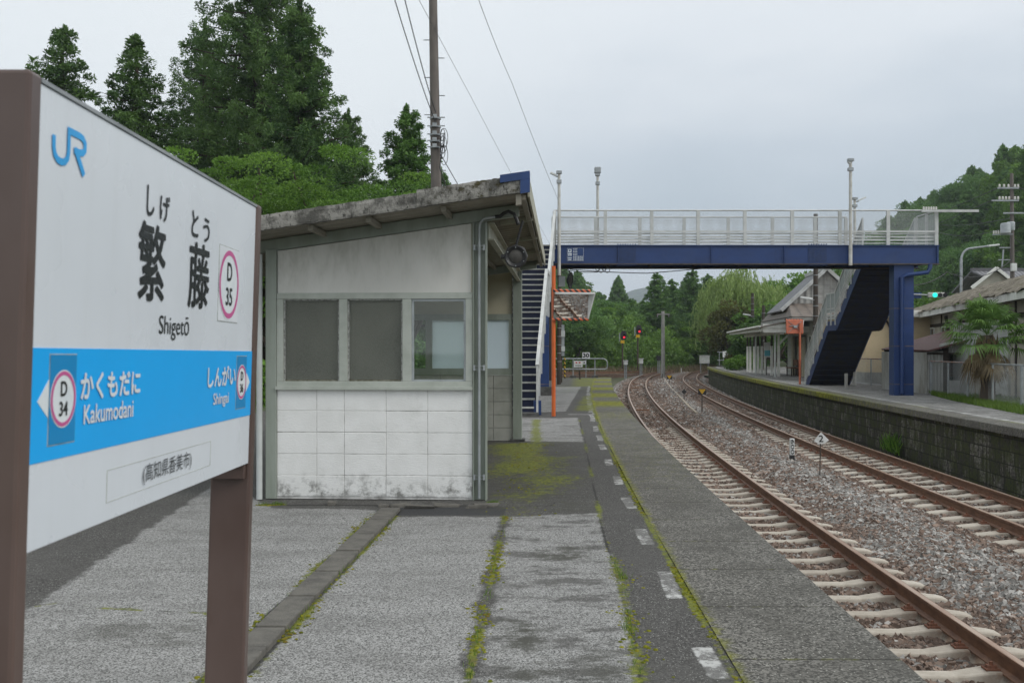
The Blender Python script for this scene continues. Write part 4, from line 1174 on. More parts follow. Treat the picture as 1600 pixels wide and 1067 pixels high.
# roundels
def roundel(yc, zc, D, w, h, num, base, base_mat):
    quad_on(yc - w / 2 - .002, yc + w / 2 + .002, zc - h / 2 - .002, zc + h / 2 + .002, base + 0.0008, 'sticker_edge', "sticker_rim")
    st = quad_on(yc - w / 2, yc + w / 2, zc - h / 2, zc + h / 2, base + 0.0016, base_mat, "roundel_sticker")
    o0 = sgn(S(yc), T(zc, yc), base + 0.0016)
    def ring(r0, r1, d0, d1, mat, nm):
        n = 48; m_ = MB()
        for k in range(n):
            a = 2 * math.pi * k / n
            for (r_, d_) in ((r0, d1), (r1, d1)):
                m_.v.append(tuple(o0 + FR[1] * (r_ * math.cos(a)) + FR[2] * (r_ * math.sin(a)) + Vector((d_, 0, 0))))
        for k in range(n):
            k2 = (k + 1) % n; m_.f.append((2 * k, 2 * k + 1, 2 * k2 + 1, 2 * k2))
        return m_.build(nm, mat, st, fix=False)
    ring(0.0, D / 2 * 1.03, 0, 0.0006, 'white_ink', "white_ground")
    ring(D / 2 * 0.84, D / 2 * 0.985, 0, 0.0012, 'pink', "pink_ring")
    fr = (sgn(0, 0, base + 0.0030), FR[1], FR[2])
    a, b = S(yc), T(zc, yc)
    text_on("D", (a - D * .13, a + D * .13, b + D * .055, b + D * .31), fr, 'ink', st, bold=0.016, keep=True)
    text_on(num, (a - D * .20, a + D * .20, b - D * .30, b - D * .05), fr, 'ink', st, bold=0.016, keep=True)
roundel(3.014, 1.594, 0.208, 0.205, 0.222, "35", 0.0, 'sticker_white')
roundel(1.917, 1.304, 0.108, 0.112, 0.170, "34", 0.0015, 'sticker_blue')
roundel(3.181, 1.294, 0.108, 0.112, 0.165, "36", 0.0015, 'sticker_blue')
for pts in ([(1.815, 1.303), (1.858, 1.271), (1.858, 1.342)], [(3.285, 1.291), (3.239, 1.259), (3.239, 1.325)]):
    p3 = [sgn(S(y), T(z, y), 0.0016) for y, z in pts]
    MB().poly(p3, (0.0008, 0, 0)).build("arrow", 'white_ink', sign)
# the two-letter logo, drawn as thick strokes
def stroke(pts, w):          # pts in logo units (0..1, 0..1), w in metres
    L0, L1, z0, z1 = S(1.842), S(1.992), T(1.745, 1.9), T(1.824, 1.9)
    q = [Vector((L0 + (L1 - L0) * a, z0 + (z1 - z0) * b)) for a, b in pts]
    left, right = [], []
    for k, p_ in enumerate(q):
        d0 = (q[k] - q[k - 1]).normalized() if k else (q[1] - q[0]).normalized()
        d1 = (q[k + 1] - q[k]).normalized() if k < len(q) - 1 else d0
        n0, n1 = Vector((-d0.y, d0.x)), Vector((-d1.y, d1.x)); m = (n0 + n1).normalized(); k_ = 1 / max(0.5, m.dot(n0))
        left.append(p_ + m * (w / 2 * k_)); right.append(p_ - m * (w / 2 * k_))
    m_ = MB(); n = len(q)
    m_.v = [tuple(sgn(a.x, a.y, 0.002)) for a in left] + [tuple(sgn(a.x, a.y, 0.002)) for a in right]
    m_.f = [(k, k + 1, n + k + 1, n + k) for k in range(n - 1)]
    return m_
m_ = stroke([(0.05, 0.66), (0.055, 0.38), (0.09, 0.22), (0.17, 0.12), (0.27, 0.10), (0.37, 0.14), (0.44, 0.25), (0.465, 0.42), (0.465, 0.93), (0.78, 0.93), (0.88, 0.90), (0.945, 0.80), (0.945, 0.64), (0.88, 0.545), (0.78, 0.515), (0.62, 0.515)], 0.0135)
n0 = len(m_.v); m2 = stroke([(0.655, 0.56), (0.93, 0.0)], 0.0145)
m_.add([(x + 0.0004, y, z) for x, y, z in m2.v], m2.f)
m_.build("logo", 'logo_blue', sign, fix=False)

# ------------------------------------------------------------------ waiting shelter
PHI = 0.052
SO = Vector((-0.236, 9.2, 0))
def W(u, v, z): return Vector((SO.x + u * math.cos(PHI) + v * math.sin(PHI), SO.y - u * math.sin(PHI) + v * math.cos(PHI), z))
shelter = empty("waiting_shelter", W(-1.0, 3.0, 0), "white block waiting shelter with a mossy sloping roof on the near platform", "shelter")
def lbox(mb, u0, u1, v0, v1, z0, z1):
    return mb.hexa([W(u0, v0, z0), W(u1, v0, z0), W(u1, v1, z0), W(u0, v1, z0), W(u0, v0, z1), W(u1, v0, z1), W(u1, v1, z1), W(u0, v1, z1)])
def lb(name, mat, *b, bevel=0.0, parent=None):
    mb = MB()
    for q in b: lbox(mb, *q)
    return mb.build(name, mat, parent or shelter, bevel=bevel)
UL, UR = -1.970, -0.131
RS = 0.135                                                  # roof slope
def zr(u): return 2.70 + RS * u                             # underside of the roof
# steel columns (open H sections)
def hcol(u0, u1, v0, v1, z1, name="column"):
    lb(name, 'shelter_steel', (u0, u0 + 0.012, v0, v1, 0, z1), (u1 - 0.012, u1, v0, v1, 0, z1), (u0 + 0.012, u1 - 0.012, (v0 + v1) / 2 - 0.005, (v0 + v1) / 2 + 0.005, 0, z1))
hcol(-0.128, 0.0, 0.0, 0.12, 2.575)
lb("column", 'shelter_steel', (-2.072, UL, 0.0, 0.12, 0, 2.33), bevel=0.004)
lb("column", 'shelter_steel', (-0.06, 0.075, 5.95, 6.10, 0, 2.60), bevel=0.004)
lb("column", 'shelter_steel', (-2.072, UL, 5.95, 6.10, 0, 2.33), bevel=0.004)
lb("column_foot", 'concrete_foot', (-0.10, 0.12, 5.90, 6.14, 0, 0.03))
# painted block wall: stack bond with recessed joints
ub = [0.0, .377, .637, 1.03, 1.42, 1.839]
mb = MB(); random.seed(3)
for r_ in range(5):
    for k in range(5):
        j = 0.0022
        dv = random.uniform(-0.002, 0.002); dz = random.uniform(-.0015, .0015)
        lbox(mb, UL + ub[k] + j, UL + ub[k + 1] - j, 0.022 + dv, 0.13, 0.02 + r_ * .2005 + j + dz, 0.02 + (r_ + 1) * .2005 - j + dz)
wall = mb.build("block_wall", 'painted_block', shelter, bevel=0.004)
lb("mortar", 'block_joint', (UL + .001, UR - .001, 0.0255, 0.125, 0.0, 1.022), parent=wall)
# window band
zw0, zw1 = 1.030, 1.908
mull = [(UL, UL + .062), (UL + .590, UL + .668), (UL + 1.185, UL + 1.268), (UR - .064, UR)]
fr = lb("window", 'window_frame', (UL, UR, 0.012, 0.11, zw0, zw0 + .068), (UL, UR, 0.012, 0.11, zw1 - .044, zw1), *[(a, b, 0.014, 0.108, zw0 + .068, zw1 - .044) for a, b in mull], bevel=0.004)
lb("window_sill", 'window_frame', (UL - .005, UR + .002, -0.02, 0.016, zw0 - .012, zw0 + .018), parent=fr, bevel=0.003)
for k in range(3):
    a, b = mull[k][1], mull[k + 1][0]
    z0, z1 = zw0 + .068, zw1 - .044
    if k < 2:
        lb("glass", 'frosted_glass', (a + .002, b - .002, 0.050, 0.056, z0 + .002, z1 - .002), parent=fr)
        lb("sash_bead", 'sealant', (a, a + .014, 0.034, 0.05, z0, z1), (b - .014, b, 0.034, 0.05, z0, z1), (a + .014, b - .014, 0.034, 0.05, z1 - .014, z1), parent=fr)
        lb("dirt_line", 'sill_dirt', (a + .014, b - .014, 0.036, 0.049, z0, z0 + .016), parent=fr)
    else:
        lb("glass", 'clear_glass', (a + .01, b - .01, 0.050, 0.054, z0 + .01, z1 - .01), parent=fr)
        lb("sash_bead", 'conduit', (a, a + .022, 0.036, 0.06, z0, z1), (b - .020, b, 0.036, 0.06, z0, z1), (a + .022, b - .020, 0.036, 0.06, z1 - .022, z1), (a + .022, b - .020, 0.036, 0.06, z0, z0 + .018), parent=fr)
# sloping board above the windows
def slope_panel(mb, u0, u1, v0, v1, zb, ztop0, ztop1):
    mb.hexa([W(u0, v0, zb), W(u1, v0, zb), W(u1, v1, zb), W(u0, v1, zb), W(u0, v0, ztop0), W(u1, v0, ztop1), W(u1, v1, ztop1), W(u0, v1, ztop0)])
    return mb
zt = lambda u: zr(u) - 0.118
slope_panel(MB(), UL + .003, UR - .002, 0.03, 0.07, zw1 + .004, zt(UL), zt(UR)).build("upper_board", 'stained_board', shelter, bevel=0.003)
lb("board_trim", 'window_frame', (UL, UR, 0.018, 0.03, zw1 - .002, zw1 + .014))
lb("board_trim", 'shelter_trim', (UR - .014, UR - .001, 0.016, 0.03, zw1 + .014, zt(UR) - .004))
# beams under the roof
def sl_beam(u0, u1, v0, v1, dz0, dz1, name, mat):
    MB().hexa([W(u0, v0, zr(u0) + dz0), W(u1, v0, zr(u1) + dz0), W(u1, v1, zr(u1) + dz0), W(u0, v1, zr(u0) + dz0), W(u0, v0, zr(u0) + dz1), W(u1, v0, zr(u1) + dz1), W(u1, v1, zr(u1) + dz1), W(u0, v1, zr(u0) + dz1)]).build(name, mat, shelter, bevel=0.002)
sl_beam(-2.9, 0.30, 0.02, 0.10, -0.112, -0.004, "roof_beam", 'shelter_steel')
sl_beam(-2.9, 0.30, 6.0, 6.08, -0.112, -0.004, "roof_beam", 'shelter_steel')
# eave beam (channel) along the open side
lb("eave_beam", 'shelter_trim', (0.004, 0.012, 0.12, 5.95, 2.42, 2.585), (0.012, 0.062, 0.12, 5.95, 2.42, 2.43), (0.012, 0.062, 0.12, 5.95, 2.575, 2.585))
lb("eave_beam", 'shelter_steel', (-2.05, -2.0, 0.12, 5.95, 2.18, 2.32))
for u in (-2.6, -1.52, -1.0, -0.34, 0.36):
    mb = MB(); v0, v1 = -0.50, 6.6
    z = zr(u)
    lbox(mb, u - .022, u + .022, v0, v1, z - .050, z - .006)
    mb.build("purlin", 'soffit', shelter)
# roof: sheet with a thick weathered edge
mb = MB()
U0, U1, V0, V1 = -3.0, 0.405, -0.60, 6.75
def roofslab(u0, u1, v0, v1, d0, d1, name, mat, parent=None, bevel=0.0):
    return MB().hexa([W(u0, v0, zr(u0) + d0), W(u1, v0, zr(u1) + d0), W(u1, v1, zr(u1) + d0), W(u0, v1, zr(u0) + d0), W(u0, v0, zr(u0) + d1), W(u1, v0, zr(u1) + d1), W(u1, v1, zr(u1) + d1), W(u0, v1, zr(u0) + d1)]).build(name, mat, parent or shelter, bevel=bevel)
roof = roofslab(U0, U1, V0 + .05, V1, 0.07, 0.115, "roof", 'roof_edge')
# corrugated soffit seen from below
mb = MB(); n = 150
for k in range(n + 1):
    v = V0 + .05 + (V1 - V0 - .06) * k / n
    dz = 0.010 * (1 if (k // 2) % 2 else -1)
    for u in (U0, U1 - .004): mb.v.append(tuple(W(u, v, zr(u) + 0.012 + dz)))
for k in range(n): mb.f.append((2 * k, 2 * k + 1, 2 * k + 3, 2 * k + 2))
mb.build("soffit", 'soffit', roof, fix=False)
# edge boards along the front: two lengths, the right one a little proud and thicker, with uneven lower lips
def edge_board(u0, u1, d0, d1, vf, seed):
    random.seed(seed); mb = MB(); n = int((u1 - u0) / 0.02)
    for k in range(n + 1):
        u = u0 + (u1 - u0) * k / n
        a = d0 + random.uniform(-.004, .004); b = d1 + random.uniform(-.003, .005)
        for (v, d) in ((vf, a), (vf - .004, a + .02), (vf - .003, b - .03), (vf + .008, b), (vf + .05, b + .002), (vf + .05, a)):
            mb.v.append(tuple(W(u, v, zr(u) + d)))
    for k in range(n):
        for j in range(6): mb.f.append((6 * k + j, 6 * k + (j + 1) % 6, 6 * k + 6 + (j + 1) % 6, 6 * k + 6 + j))
    mb.f += [tuple(range(5, -1, -1)), tuple(range(6 * n, 6 * n + 6))]
    mb.build("edge_board", 'roof_edge', roof)
edge_board(U0, -0.565, -0.004, 0.128, V0, 2)
edge_board(-0.560, 0.372, 0.000, 0.150, V0 - .012, 3)
roofslab(U1 - .006, U1 + .012, V0 + .10, V1, -0.03, 0.13, "edge_trim", 'shelter_trim', roof)
roofslab(0.165, U1 + .016, V0 - .030, V0 + .10, 0.105, 0.172, "corner_flashing", 'blue_paint', roof)
roofslab(0.340, U1 + .018, V0 - .028, V0 - .010, -0.012, 0.108, "corner_flashing", 'blue_paint', roof)
roofslab(0.30, 0.345, V0 + .02, V0 + .09, -0.10, -0.004, "purlin_end", 'soffit', roof)
for v in (0.9, 2.6, 4.3, 6.0):
    roofslab(0.07, 0.40, v, v + .035, -0.055, -0.012, "bracket_arm", 'shelter_trim', roof)
# back walls
rear = lb("rear_wall", 'block_grey', *[(-1.97 + k * .404, -1.97 + (k + 1) * .404 - .006, 5.98, 6.06, r_ * .2, r_ * .2 + .194) for r_ in range(5) for k in range(4)], (-0.354, -0.07, 5.98, 6.06, 0, 0.194), (-0.354, -0.07, 5.98, 6.06, 0.2, 0.394), (-0.354, -0.07, 5.98, 6.06, 0.4, 0.594), (-0.354, -0.07, 5.98, 6.06, 0.6, 0.794), (-0.354, -0.07, 5.98, 6.06, 0.8, 0.994))
slope_panel(MB(), -1.97, -0.07, 6.0, 6.04, 1.93, zt(-1.97), zt(-0.07)).build("upper_board", 'cream_board', shelter)
rm = [(-1.97, -1.91), (-1.40, -1.30), (-0.78, -0.66), (-0.125, -0.07)]
rw = lb("window", 'shelter_steel', (-1.97, -0.07, 5.97, 6.07, 1.0, 1.10), (-1.97, -0.07, 5.97, 6.07, 1.84, 1.93), *[(a, b, 5.972, 6.068, 1.10, 1.84) for a, b in rm])
lb("glass", 'clear_glass', (rm[0][1], rm[1][0], 6.018, 6.024, 1.10, 1.84), parent=rw)
t = NT('lit_frost_glass')
tl = t.n.new("ShaderNodeBsdfTranslucent"); tl.inputs[0].default_value = (0.84, 0.90, 0.92, 1)
tr = t.n.new("ShaderNodeBsdfTransparent"); tr.inputs[0].default_value = (0.9, 0.93, 0.93, 1)
mx = t.n.new("ShaderNodeMixShader"); mx.inputs[0].default_value = 0.12
t.l.new(tl.outputs[0], mx.inputs[1]); t.l.new(tr.outputs[0], mx.inputs[2]); t.l.new(mx.outputs[0], t.out.inputs[0])
M['frost_thin'] = t.m
lb("glass", 'frost_thin', (rm[1][1], rm[2][0], 6.018, 6.022, 1.10, 1.84), parent=rw)
lb("glass", 'frost_thin', (rm[2][1], rm[3][0], 6.018, 6.022, 1.10, 1.84), parent=rw)
lb("sash_bead", 'shelter_steel', (-1.66, -1.62, 6.0, 6.04, 1.10, 1.84), parent=rw)
lb("side_wall", 'block_grey', (-2.06, -1.99, 0.13, 5.95, 0, 1.0))
lb("side_wall", 'cream_board', (-2.05, -2.0, 0.13, 5.95, 1.9, 2.18))
sw = lb("window", 'shelter_steel', (-2.06, -1.99, 0.13, 5.95, 1.0, 1.08), (-2.06, -1.99, 0.13, 5.95, 1.84, 1.9), *[(-2.06, -1.99, v, v + .06, 1.08, 1.84) for v in (0.13, 1.55, 3.0, 4.45, 5.89)])
lb("glass", 'frosted_glass', (-2.03, -2.022, 0.19, 5.89, 1.08, 1.84), parent=sw)
# zinc conduit with clamps, rain pipe
con = MB().tube([W(-.066, -.012, 0.02), W(-.066, -.012, 2.50), W(-.058, -.02, 2.555), W(-.03, -.03, 2.592), W(0.0, -.035, 2.602), W(.09, -.045, 2.612)], 0.0125, 10).build("conduit", 'conduit', shelter, smooth=True)
for z in (0.215, 1.225, 2.335):
    mb = MB()
    for u in (-.112, -.022): lbox(mb, u - .009, u + .009, -.016, 0.004, z - .026, z + .026)
    for dz in (-.016, .016): lbox(mb, -.115, -.018, -.012, -.006, z + dz - .003, z + dz + .003)
    mb.build("clamp", 'galv', con)
MB().tube([W(.085, -.045, 2.612), W(.13, -.05, 2.615), W(.165, -.07, 2.64), (W(.21, -.09, 2.655)), W(.26, -.10, 2.63), W(.285, -.10, 2.575), W(.30, -.10, 2.53)], 0.017, 9).build("cable_hose", 'black_plastic', shelter, smooth=True)
MB().tube([W(-2.12, -.03, 0.0), W(-2.12, -.03, 2.28)], 0.028, 12).build("rain_pipe", 'pvc_grey', shelter, smooth=True)

# round black loudspeaker hanging under the eave
def loudspeaker(c, nrm, r, stem_top, label, nm="loudspeaker"):
    c, nrm = Vector(c), Vector(nrm).normalized()
    e = empty(nm, c, label, "loudspeaker")
    MB().lathe(c, nrm, [(-.10, r * .30), (-.09, r * .42), (-.03, r * .62), (-.005, r * .98), (.008, r), (.022, r * .98), (.026, r * .88), (.012, r * .70), (.006, r * .62)], 32).build("housing", 'black_plastic', e, smooth=True)
    MB().lathe(c, nrm, [(.004, r * .62), (.014, r * .50), (.022, r * .25), (.024, r * .02)], 28).build("cone", 'speaker_cone', e, smooth=True)
    mb = MB()
    x = nrm.cross(Vector((0, 0, 1))).normalized(); yv = x.cross(nrm)
    for k in range(6):
        a = 2 * math.pi * (k + .5) / 6
        mb.disc(c + nrm * .024 + (x * math.cos(a) + yv * math.sin(a)) * r * .80, nrm, r * .05, .004, 8)
    mb.build("screw", 'conduit', e)
    mb = MB().tube([c + Vector((0, 0.02, r * .9)), Vector(stem_top)], 0.012, 8)
    mb.tube([c + x * r * 1.02 + Vector((0, 0.02, 0)), c + x * r * .7 + Vector((0, 0.02, r * .75)), c + Vector((0, 0.02, r * 1.02))], 0.008, 6)
    mb.tube([c - x * r * 1.02 + Vector((0, 0.02, 0)), c - x * r * .7 + Vector((0, 0.02, r * .75)), c + Vector((0, 0.02, r * 1.02))], 0.008, 6)
    mb.disc(c + x * r * 1.0, x, 0.022, 0.03, 10)
    mb.build("bracket", 'black_plastic', e)
    return e
loudspeaker(at(806, 401, 9.05), (-.06, -1, -0.08), 0.104, at(817, 345, 9.06), "round black loudspeaker hanging under the shelter eave")
# ------------------------------------------------------------------ footbridge
DECK, BY0, BY1 = 4.50, 30.0, 31.55
BX0, BX1 = 1.20, 12.86
bridge = empty("footbridge", (6.9, 30.8, 0), "blue steel footbridge with white railings crossing over both tracks", "footbridge")
mb = MB()
for y in (BY0, BY1):
    s_ = 1 if y == BY0 else -1
    mb.box(BX0, BX1, y + (0 if s_ > 0 else -.012), y + (.012 if s_ > 0 else 0), 3.97, DECK - 0.005)
    mb.box(BX0, BX1, y - .05, y + .06, DECK - .005, DECK + .02)
    for x in (BX0 + .06, 3.2, 6.0, 8.2, 10.22, BX1 - .06): mb.box(x - .008, x + .008, y - .05, y, 3.97, DECK - .005)
gird = mb.build("girder", 'bridge_blue', bridge)
for y in (BY0, BY1): MB().box(BX0, BX1, y - .055, y + .065, 3.93, 3.97).build("bottom_flange", 'flange_rust', bridge)
mb = MB()
for x in (3.45, 9.20):      # bolted splice plates
    mb = MB()
    mb.box(x - .28, x + .28, BY0 - .010, BY0, 4.02, DECK - .06)
    for a in range(5):
        for b in range(4): mb.disc((x - .23 + a * .115, BY0 - .010, 4.09 + b * .10), (0, -1, 0), .016, .012, 8)
    mb.box(x - .30, x + .30, BY0 - .06, BY0 + .05, 3.925, 3.94)
    for a in range(8): mb.disc((x - .26 + a * .075, BY0 - .03, 3.925), (0, 0, -1), .018, .03, 6); mb.disc((x - .26 + a * .075, BY0 - .03, DECK + .02), (0, 0, 1), .018, .035, 6)
    mb.build("splice_plate", 'splice_blue', bridge)
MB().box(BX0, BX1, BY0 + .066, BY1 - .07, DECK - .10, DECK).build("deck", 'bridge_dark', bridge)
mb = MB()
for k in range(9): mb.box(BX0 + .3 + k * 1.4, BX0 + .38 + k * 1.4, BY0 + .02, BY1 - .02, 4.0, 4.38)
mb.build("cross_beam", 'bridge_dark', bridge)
# railings
def rail_run(y, x0, x1, posts, face, name):
    e = empty(name, (x0, y, DECK)); e.parent = bridge; e.location = Vector((x0, y, DECK)) - bridge.location
    mb = MB()
    for x in posts:
        MB().box(x - .05, x + .05, y - .03, y + .03, DECK + .02, DECK + 1.045).build("post", 'railing', e)
    MB().tube([(x0, y, DECK + 1.065), (x1, y, DECK + 1.065)], .026, 8).build("top_rail", 'railing', e)
    mb = MB(); mb.box(x0, x1, y - .035, y - .028, DECK + .405, DECK + .455)
    mb.build("middle_rail", 'railing', e)
    for k, z in enumerate((0.06, 0.16, 0.255, 0.345)):
        m_ = MB(); n = int((x1 - x0) / .35)
        pts = [Vector((x0 + (x1 - x0) * i_ / n, y + .034, DECK + z + .022 + .006 * math.sin(i_ * 1.7 + k * 2) * math.sin(i_ * .6 + k))) for i_ in range(n + 1)]
        for a, b in zip(pts[:-1], pts[1:]): m_.beam(a, b, .006, .050 if k else .03)
        m_.build("slat", 'railing', e)
    return e
xs_post = [1.28 + 0.0] + [(px - 800) / FPX * 30 for px in (946, 1018.5, 1091, 1164, 1238, 1312.5, 1388, 1463.5)]
fr_ = rail_run(BY0 + .01, BX0 + .05, BX1 - .02, xs_post, -1, "railing")
mb = MB()
for a, b in zip(xs_post[:-1], xs_post[1:]): mb.box(a + .055, b - .055, BY0 + .008, BY0 + .011, DECK + .46, DECK + 1.02)
mb.build("mesh_infill", 'perforated', fr_)
bk = rail_run(BY1 - .01, BX0 + .05, 10.6, [1.3, 2.65, 4.05, 5.45, 6.85, 8.25, 9.6, 10.58], 1, "railing")
mb = MB()
for a, b in zip([1.3, 2.65, 4.05, 5.45, 6.85, 8.25, 9.6], [2.65, 4.05, 5.45, 6.85, 8.25, 9.6, 10.58]): mb.box(a + .055, b - .055, BY1 - .011, BY1 - .008, DECK + .46, DECK + 1.02)
mb.build("mesh_infill", 'perforated', bk)
# end railing on the right
e = empty("railing", (BX1, 30.8, DECK)); e.parent = bridge; e.location = Vector((BX1, 30.8, DECK)) - bridge.location
for y in (30.75, 31.5): MB().box(BX1 - .09, BX1 - .03, y - .04, y + .04, DECK + .02, DECK + 1.04).build("post", 'railing', e)
MB().tube([(BX1 - .06, BY0, DECK + 1.065), (BX1 - .06, 31.5, DECK + 1.065)], .026, 8).build("top_rail", 'railing', e)
MB().box(BX1 - .07, BX1 - .06, BY0 + .1, 31.5, DECK + .06, DECK + 1.0).build("mesh_infill", 'perforated', e)
# information plate at the left end of the girder
pl = MB().box(1.66, 2.16, BY0 - .018, BY0 - .0125, 4.045, 4.435).build("notice_plate", 'blue_paint', bridge)
mb = MB()
for (a, b, c_, d) in ((1.665, 2.155, 4.43, 4.433), (1.665, 2.155, 4.047, 4.052), (1.663, 1.668, 4.05, 4.43), (2.152, 2.157, 4.05, 4.43)):
    mb.box(a, b, BY0 - .020, BY0 - .0182, c_, d)
# pictogram: coach above a track, lettering blocks
mb.box(1.69, 1.79, BY0 - .020, BY0 - .0182, 4.30, 4.40); mb.box(1.685, 1.80, BY0 - .020, BY0 - .0182, 4.25, 4.275); mb.box(1.70, 1.73, BY0 - .020, BY0 - .0182, 4.19, 4.25); mb.box(1.76, 1.79, BY0 - .020, BY0 - .0182, 4.19, 4.25)
mb.box(1.685, 1.80, BY0 - .020, BY0 - .0182, 4.125, 4.15); mb.box(1.69, 1.79, BY0 - .020, BY0 - .0182, 4.07, 4.10)
mb.build("pictogram", 'white_ink', pl)
MB().box(1.715, 1.765, BY0 - .0215, BY0 - .0202, 4.33, 4.38).build("pictogram_window", 'blue_paint', pl)
# lettering lines, too small to make out as more than strokes
mb = MB(); random.seed(4)
def glyph_row(z0, z1, x0, n, w, gap):
    for k in range(n):
        xa = x0 + k * (w + gap); h = z1 - z0
        mb.box(xa, xa + w, BY0 - .0205, BY0 - .0184, z1 - h * .16, z1); mb.box(xa + w * .4, xa + w * .6, BY0 - .0203, BY0 - .0184, z0, z1 - h * .16)
        mb.box(xa, xa + w, BY0 - .0205, BY0 - .0184, z0 + h * .35, z0 + h * .5)
        if k % 2: mb.box(xa, xa + w * .18, BY0 - .0204, BY0 - .0184, z0, z0 + h * .35); mb.box(xa + w * .82, xa + w, BY0 - .0204, BY0 - .0184, z0, z0 + h * .35)
glyph_row(4.375, 4.42, 1.835, 3, .036, .012); glyph_row(4.29, 4.345, 1.835, 3, .036, .012); glyph_row(4.21, 4.265, 1.835, 3, .036, .012)
glyph_row(4.13, 4.19, 1.835, 6, .040, .011); glyph_row(4.062, 4.12, 1.835, 6, .040, .011)
mb.build("lettering", 'white_ink', pl)

# stairs: steps climb from y0 (z=0) to y1 (z=DECK) in two flights with a landing
def staircase(xa, xb, y0, y1, slope, up_dir, name, nst=27):
    """xa..xb = width at y0; slope = sideways drift per metre; up_dir +1 climbs with growing Y"""
    e = empty(name, (xa, y0, 0)); e.parent = bridge; e.location = Vector((xa, y0, 0)) - bridge.location
    L = y1 - y0; half = nst // 2; land = 1.15 * (1 if L > 0 else -1)
    run = (L - land) / (nst - 1)
    st = []; y = y0
    rise = DECK / nst
    for k in range(nst):
        dep = land if k == half else run
        st.append((y, y + dep, rise * (k + 1))); y += dep
    dx = lambda y: (y - y0) * slope
    sgn_ = 1 if L > 0 else -1
    for (ya, yb, z) in st:
        ya_, yb_ = (ya, yb) if ya < yb else (yb, ya)
        q = lambda y, x: x + dx(y)
        tm, rm_, nm = MB(), MB(), MB()
        tm.hexa([(q(ya_, xa + .03), ya_, z - .035), (q(ya_, xb - .03), ya_, z - .035), (q(yb_, xb - .03), yb_, z - .035), (q(yb_, xa + .03), yb_, z - .035),
                 (q(ya_, xa + .03), ya_, z), (q(ya_, xb - .03), ya_, z), (q(yb_, xb - .03), yb_, z), (q(yb_, xa + .03), yb_, z)])
        y_r = ya
        rm_.box(q(y_r, xa + .035), q(y_r, xb - .035), min(y_r + sgn_ * .012, y_r + sgn_ * .02), max(y_r + sgn_ * .012, y_r + sgn_ * .02), z - rise + .004, z - .036)
        nm.box(q(y_r, xa + .032), q(y_r, xb - .032), min(y_r - sgn_ * .012, y_r + sgn_ * .05), max(y_r - sgn_ * .012, y_r + sgn_ * .05), z - .030, z + .006)
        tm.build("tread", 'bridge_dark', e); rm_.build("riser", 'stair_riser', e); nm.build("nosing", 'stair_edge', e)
    def line(x, dz):       # polyline of the flight at an offset above the nosings
        pts = [(y0, dz), (st[half][0], st[half][2] + dz), (st[half][1], st[half][2] + dz), (y1, DECK + dz)]
        return [Vector((x + dx(yy), yy, zz)) for yy, zz in pts]
    for x in (xa, xb):
        m_ = MB(); pts = line(x, -.12)
        for a, b in zip(pts[:-1], pts[1:]): m_.beam(a, b, .014, .34)
        m_.build("stringer", 'bridge_blue', e)
    # plated underside
    m_ = MB(); a, b = line(xa + .01, -.285), line(xb - .01, -.285)
    for k in range(3):
        m_.add([a[k], b[k], b[k + 1], a[k + 1]], [(0, 1, 2, 3)])
        n = 12 if k != 1 else 3
        for j in range(n):
            p0, p1 = a[k].lerp(a[k + 1], (j + .5) / n), b[k].lerp(b[k + 1], (j + .5) / n)
            m_.beam(p0 + Vector((0, 0, -.01)), p1 + Vector((0, 0, -.01)), .03, .03)
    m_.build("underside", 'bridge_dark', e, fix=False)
    return e, line, st, dx
def stair_rail(e, line, x, panel_mat, solid, mid=True):
    r = e
    top = line(x, 1.03); low = line(x, 0.10)
    m_ = MB()
    for a, b in zip(top[:-1], top[1:]): m_.beam(a, b, .075 if solid else .05, .09 if solid else .05)
    m_.build("hand_rail", 'railing', r)
    for k in range(3):
        n = 5 if k != 1 else 2
        for j in range(n + (1 if k == 2 else 0)):
            p0, p1 = low[k].lerp(low[k + 1], j / n), top[k].lerp(top[k + 1], j / n)
            MB().beam(p0 - Vector((0, 0, .2)), p1, .045, .045, up=(0, 1, 0)).build("post", 'railing', r)
    m_ = MB()
    for k in range(3): m_.beam(low[k].lerp(top[k], .42), low[k + 1].lerp(top[k + 1], .42), .02, .045)
    for f_ in (0.04, 0.16, 0.28):
        for k in range(3): m_.beam(low[k].lerp(top[k], f_), low[k + 1].lerp(top[k + 1], f_), .012, .045)
    m_.build("slat", 'railing', r)
    m_ = MB()
    for k in range(3):
        a0, a1, b0, b1 = low[k], low[k + 1], top[k], top[k + 1]
        th = Vector((.008, 0, 0))
        m_.hexa([a0.lerp(b0, .30 if not solid else .0), a0.lerp(b0, .30 if not solid else .0) + th, a1.lerp(b1, .30 if not solid else .0) + th, a1.lerp(b1, .30 if not solid else .0), b0, b0 + th, b1 + th, b1])
    m_.build("infill_panel", panel_mat, r)
    return r
e1, ln1, st1, dx1 = staircase(-0.98, 0.50, 21.1, 30.0, 0.085, 1, "staircase")
stair_rail(e1, ln1, 0.535, 'perforated', True)
stair_rail(e1, ln1, -1.015, 'perforated', True)
MB().box(-1.05, 0.56, 20.75, 21.3, -0.05, 0.06).build("stair_foot", 'concrete_foot', e1)
MB().box(0.46, 0.62, 21.1, 21.35, 0.0, 0.30).build("stair_foot", 'bridge_blue', e1)
e2, ln2, st2, dx2 = staircase(11.62, 13.20, 39.3, 31.55, 0.06, -1, "staircase")
t = NT('pale_infill'); M['pale_infill'] = t.done((0.30, 0.33, 0.33), 0.5)
stair_rail(e2, ln2, 11.58, 'pale_infill', False)
stair_rail(e2, ln2, 13.24, 'pale_infill', False)
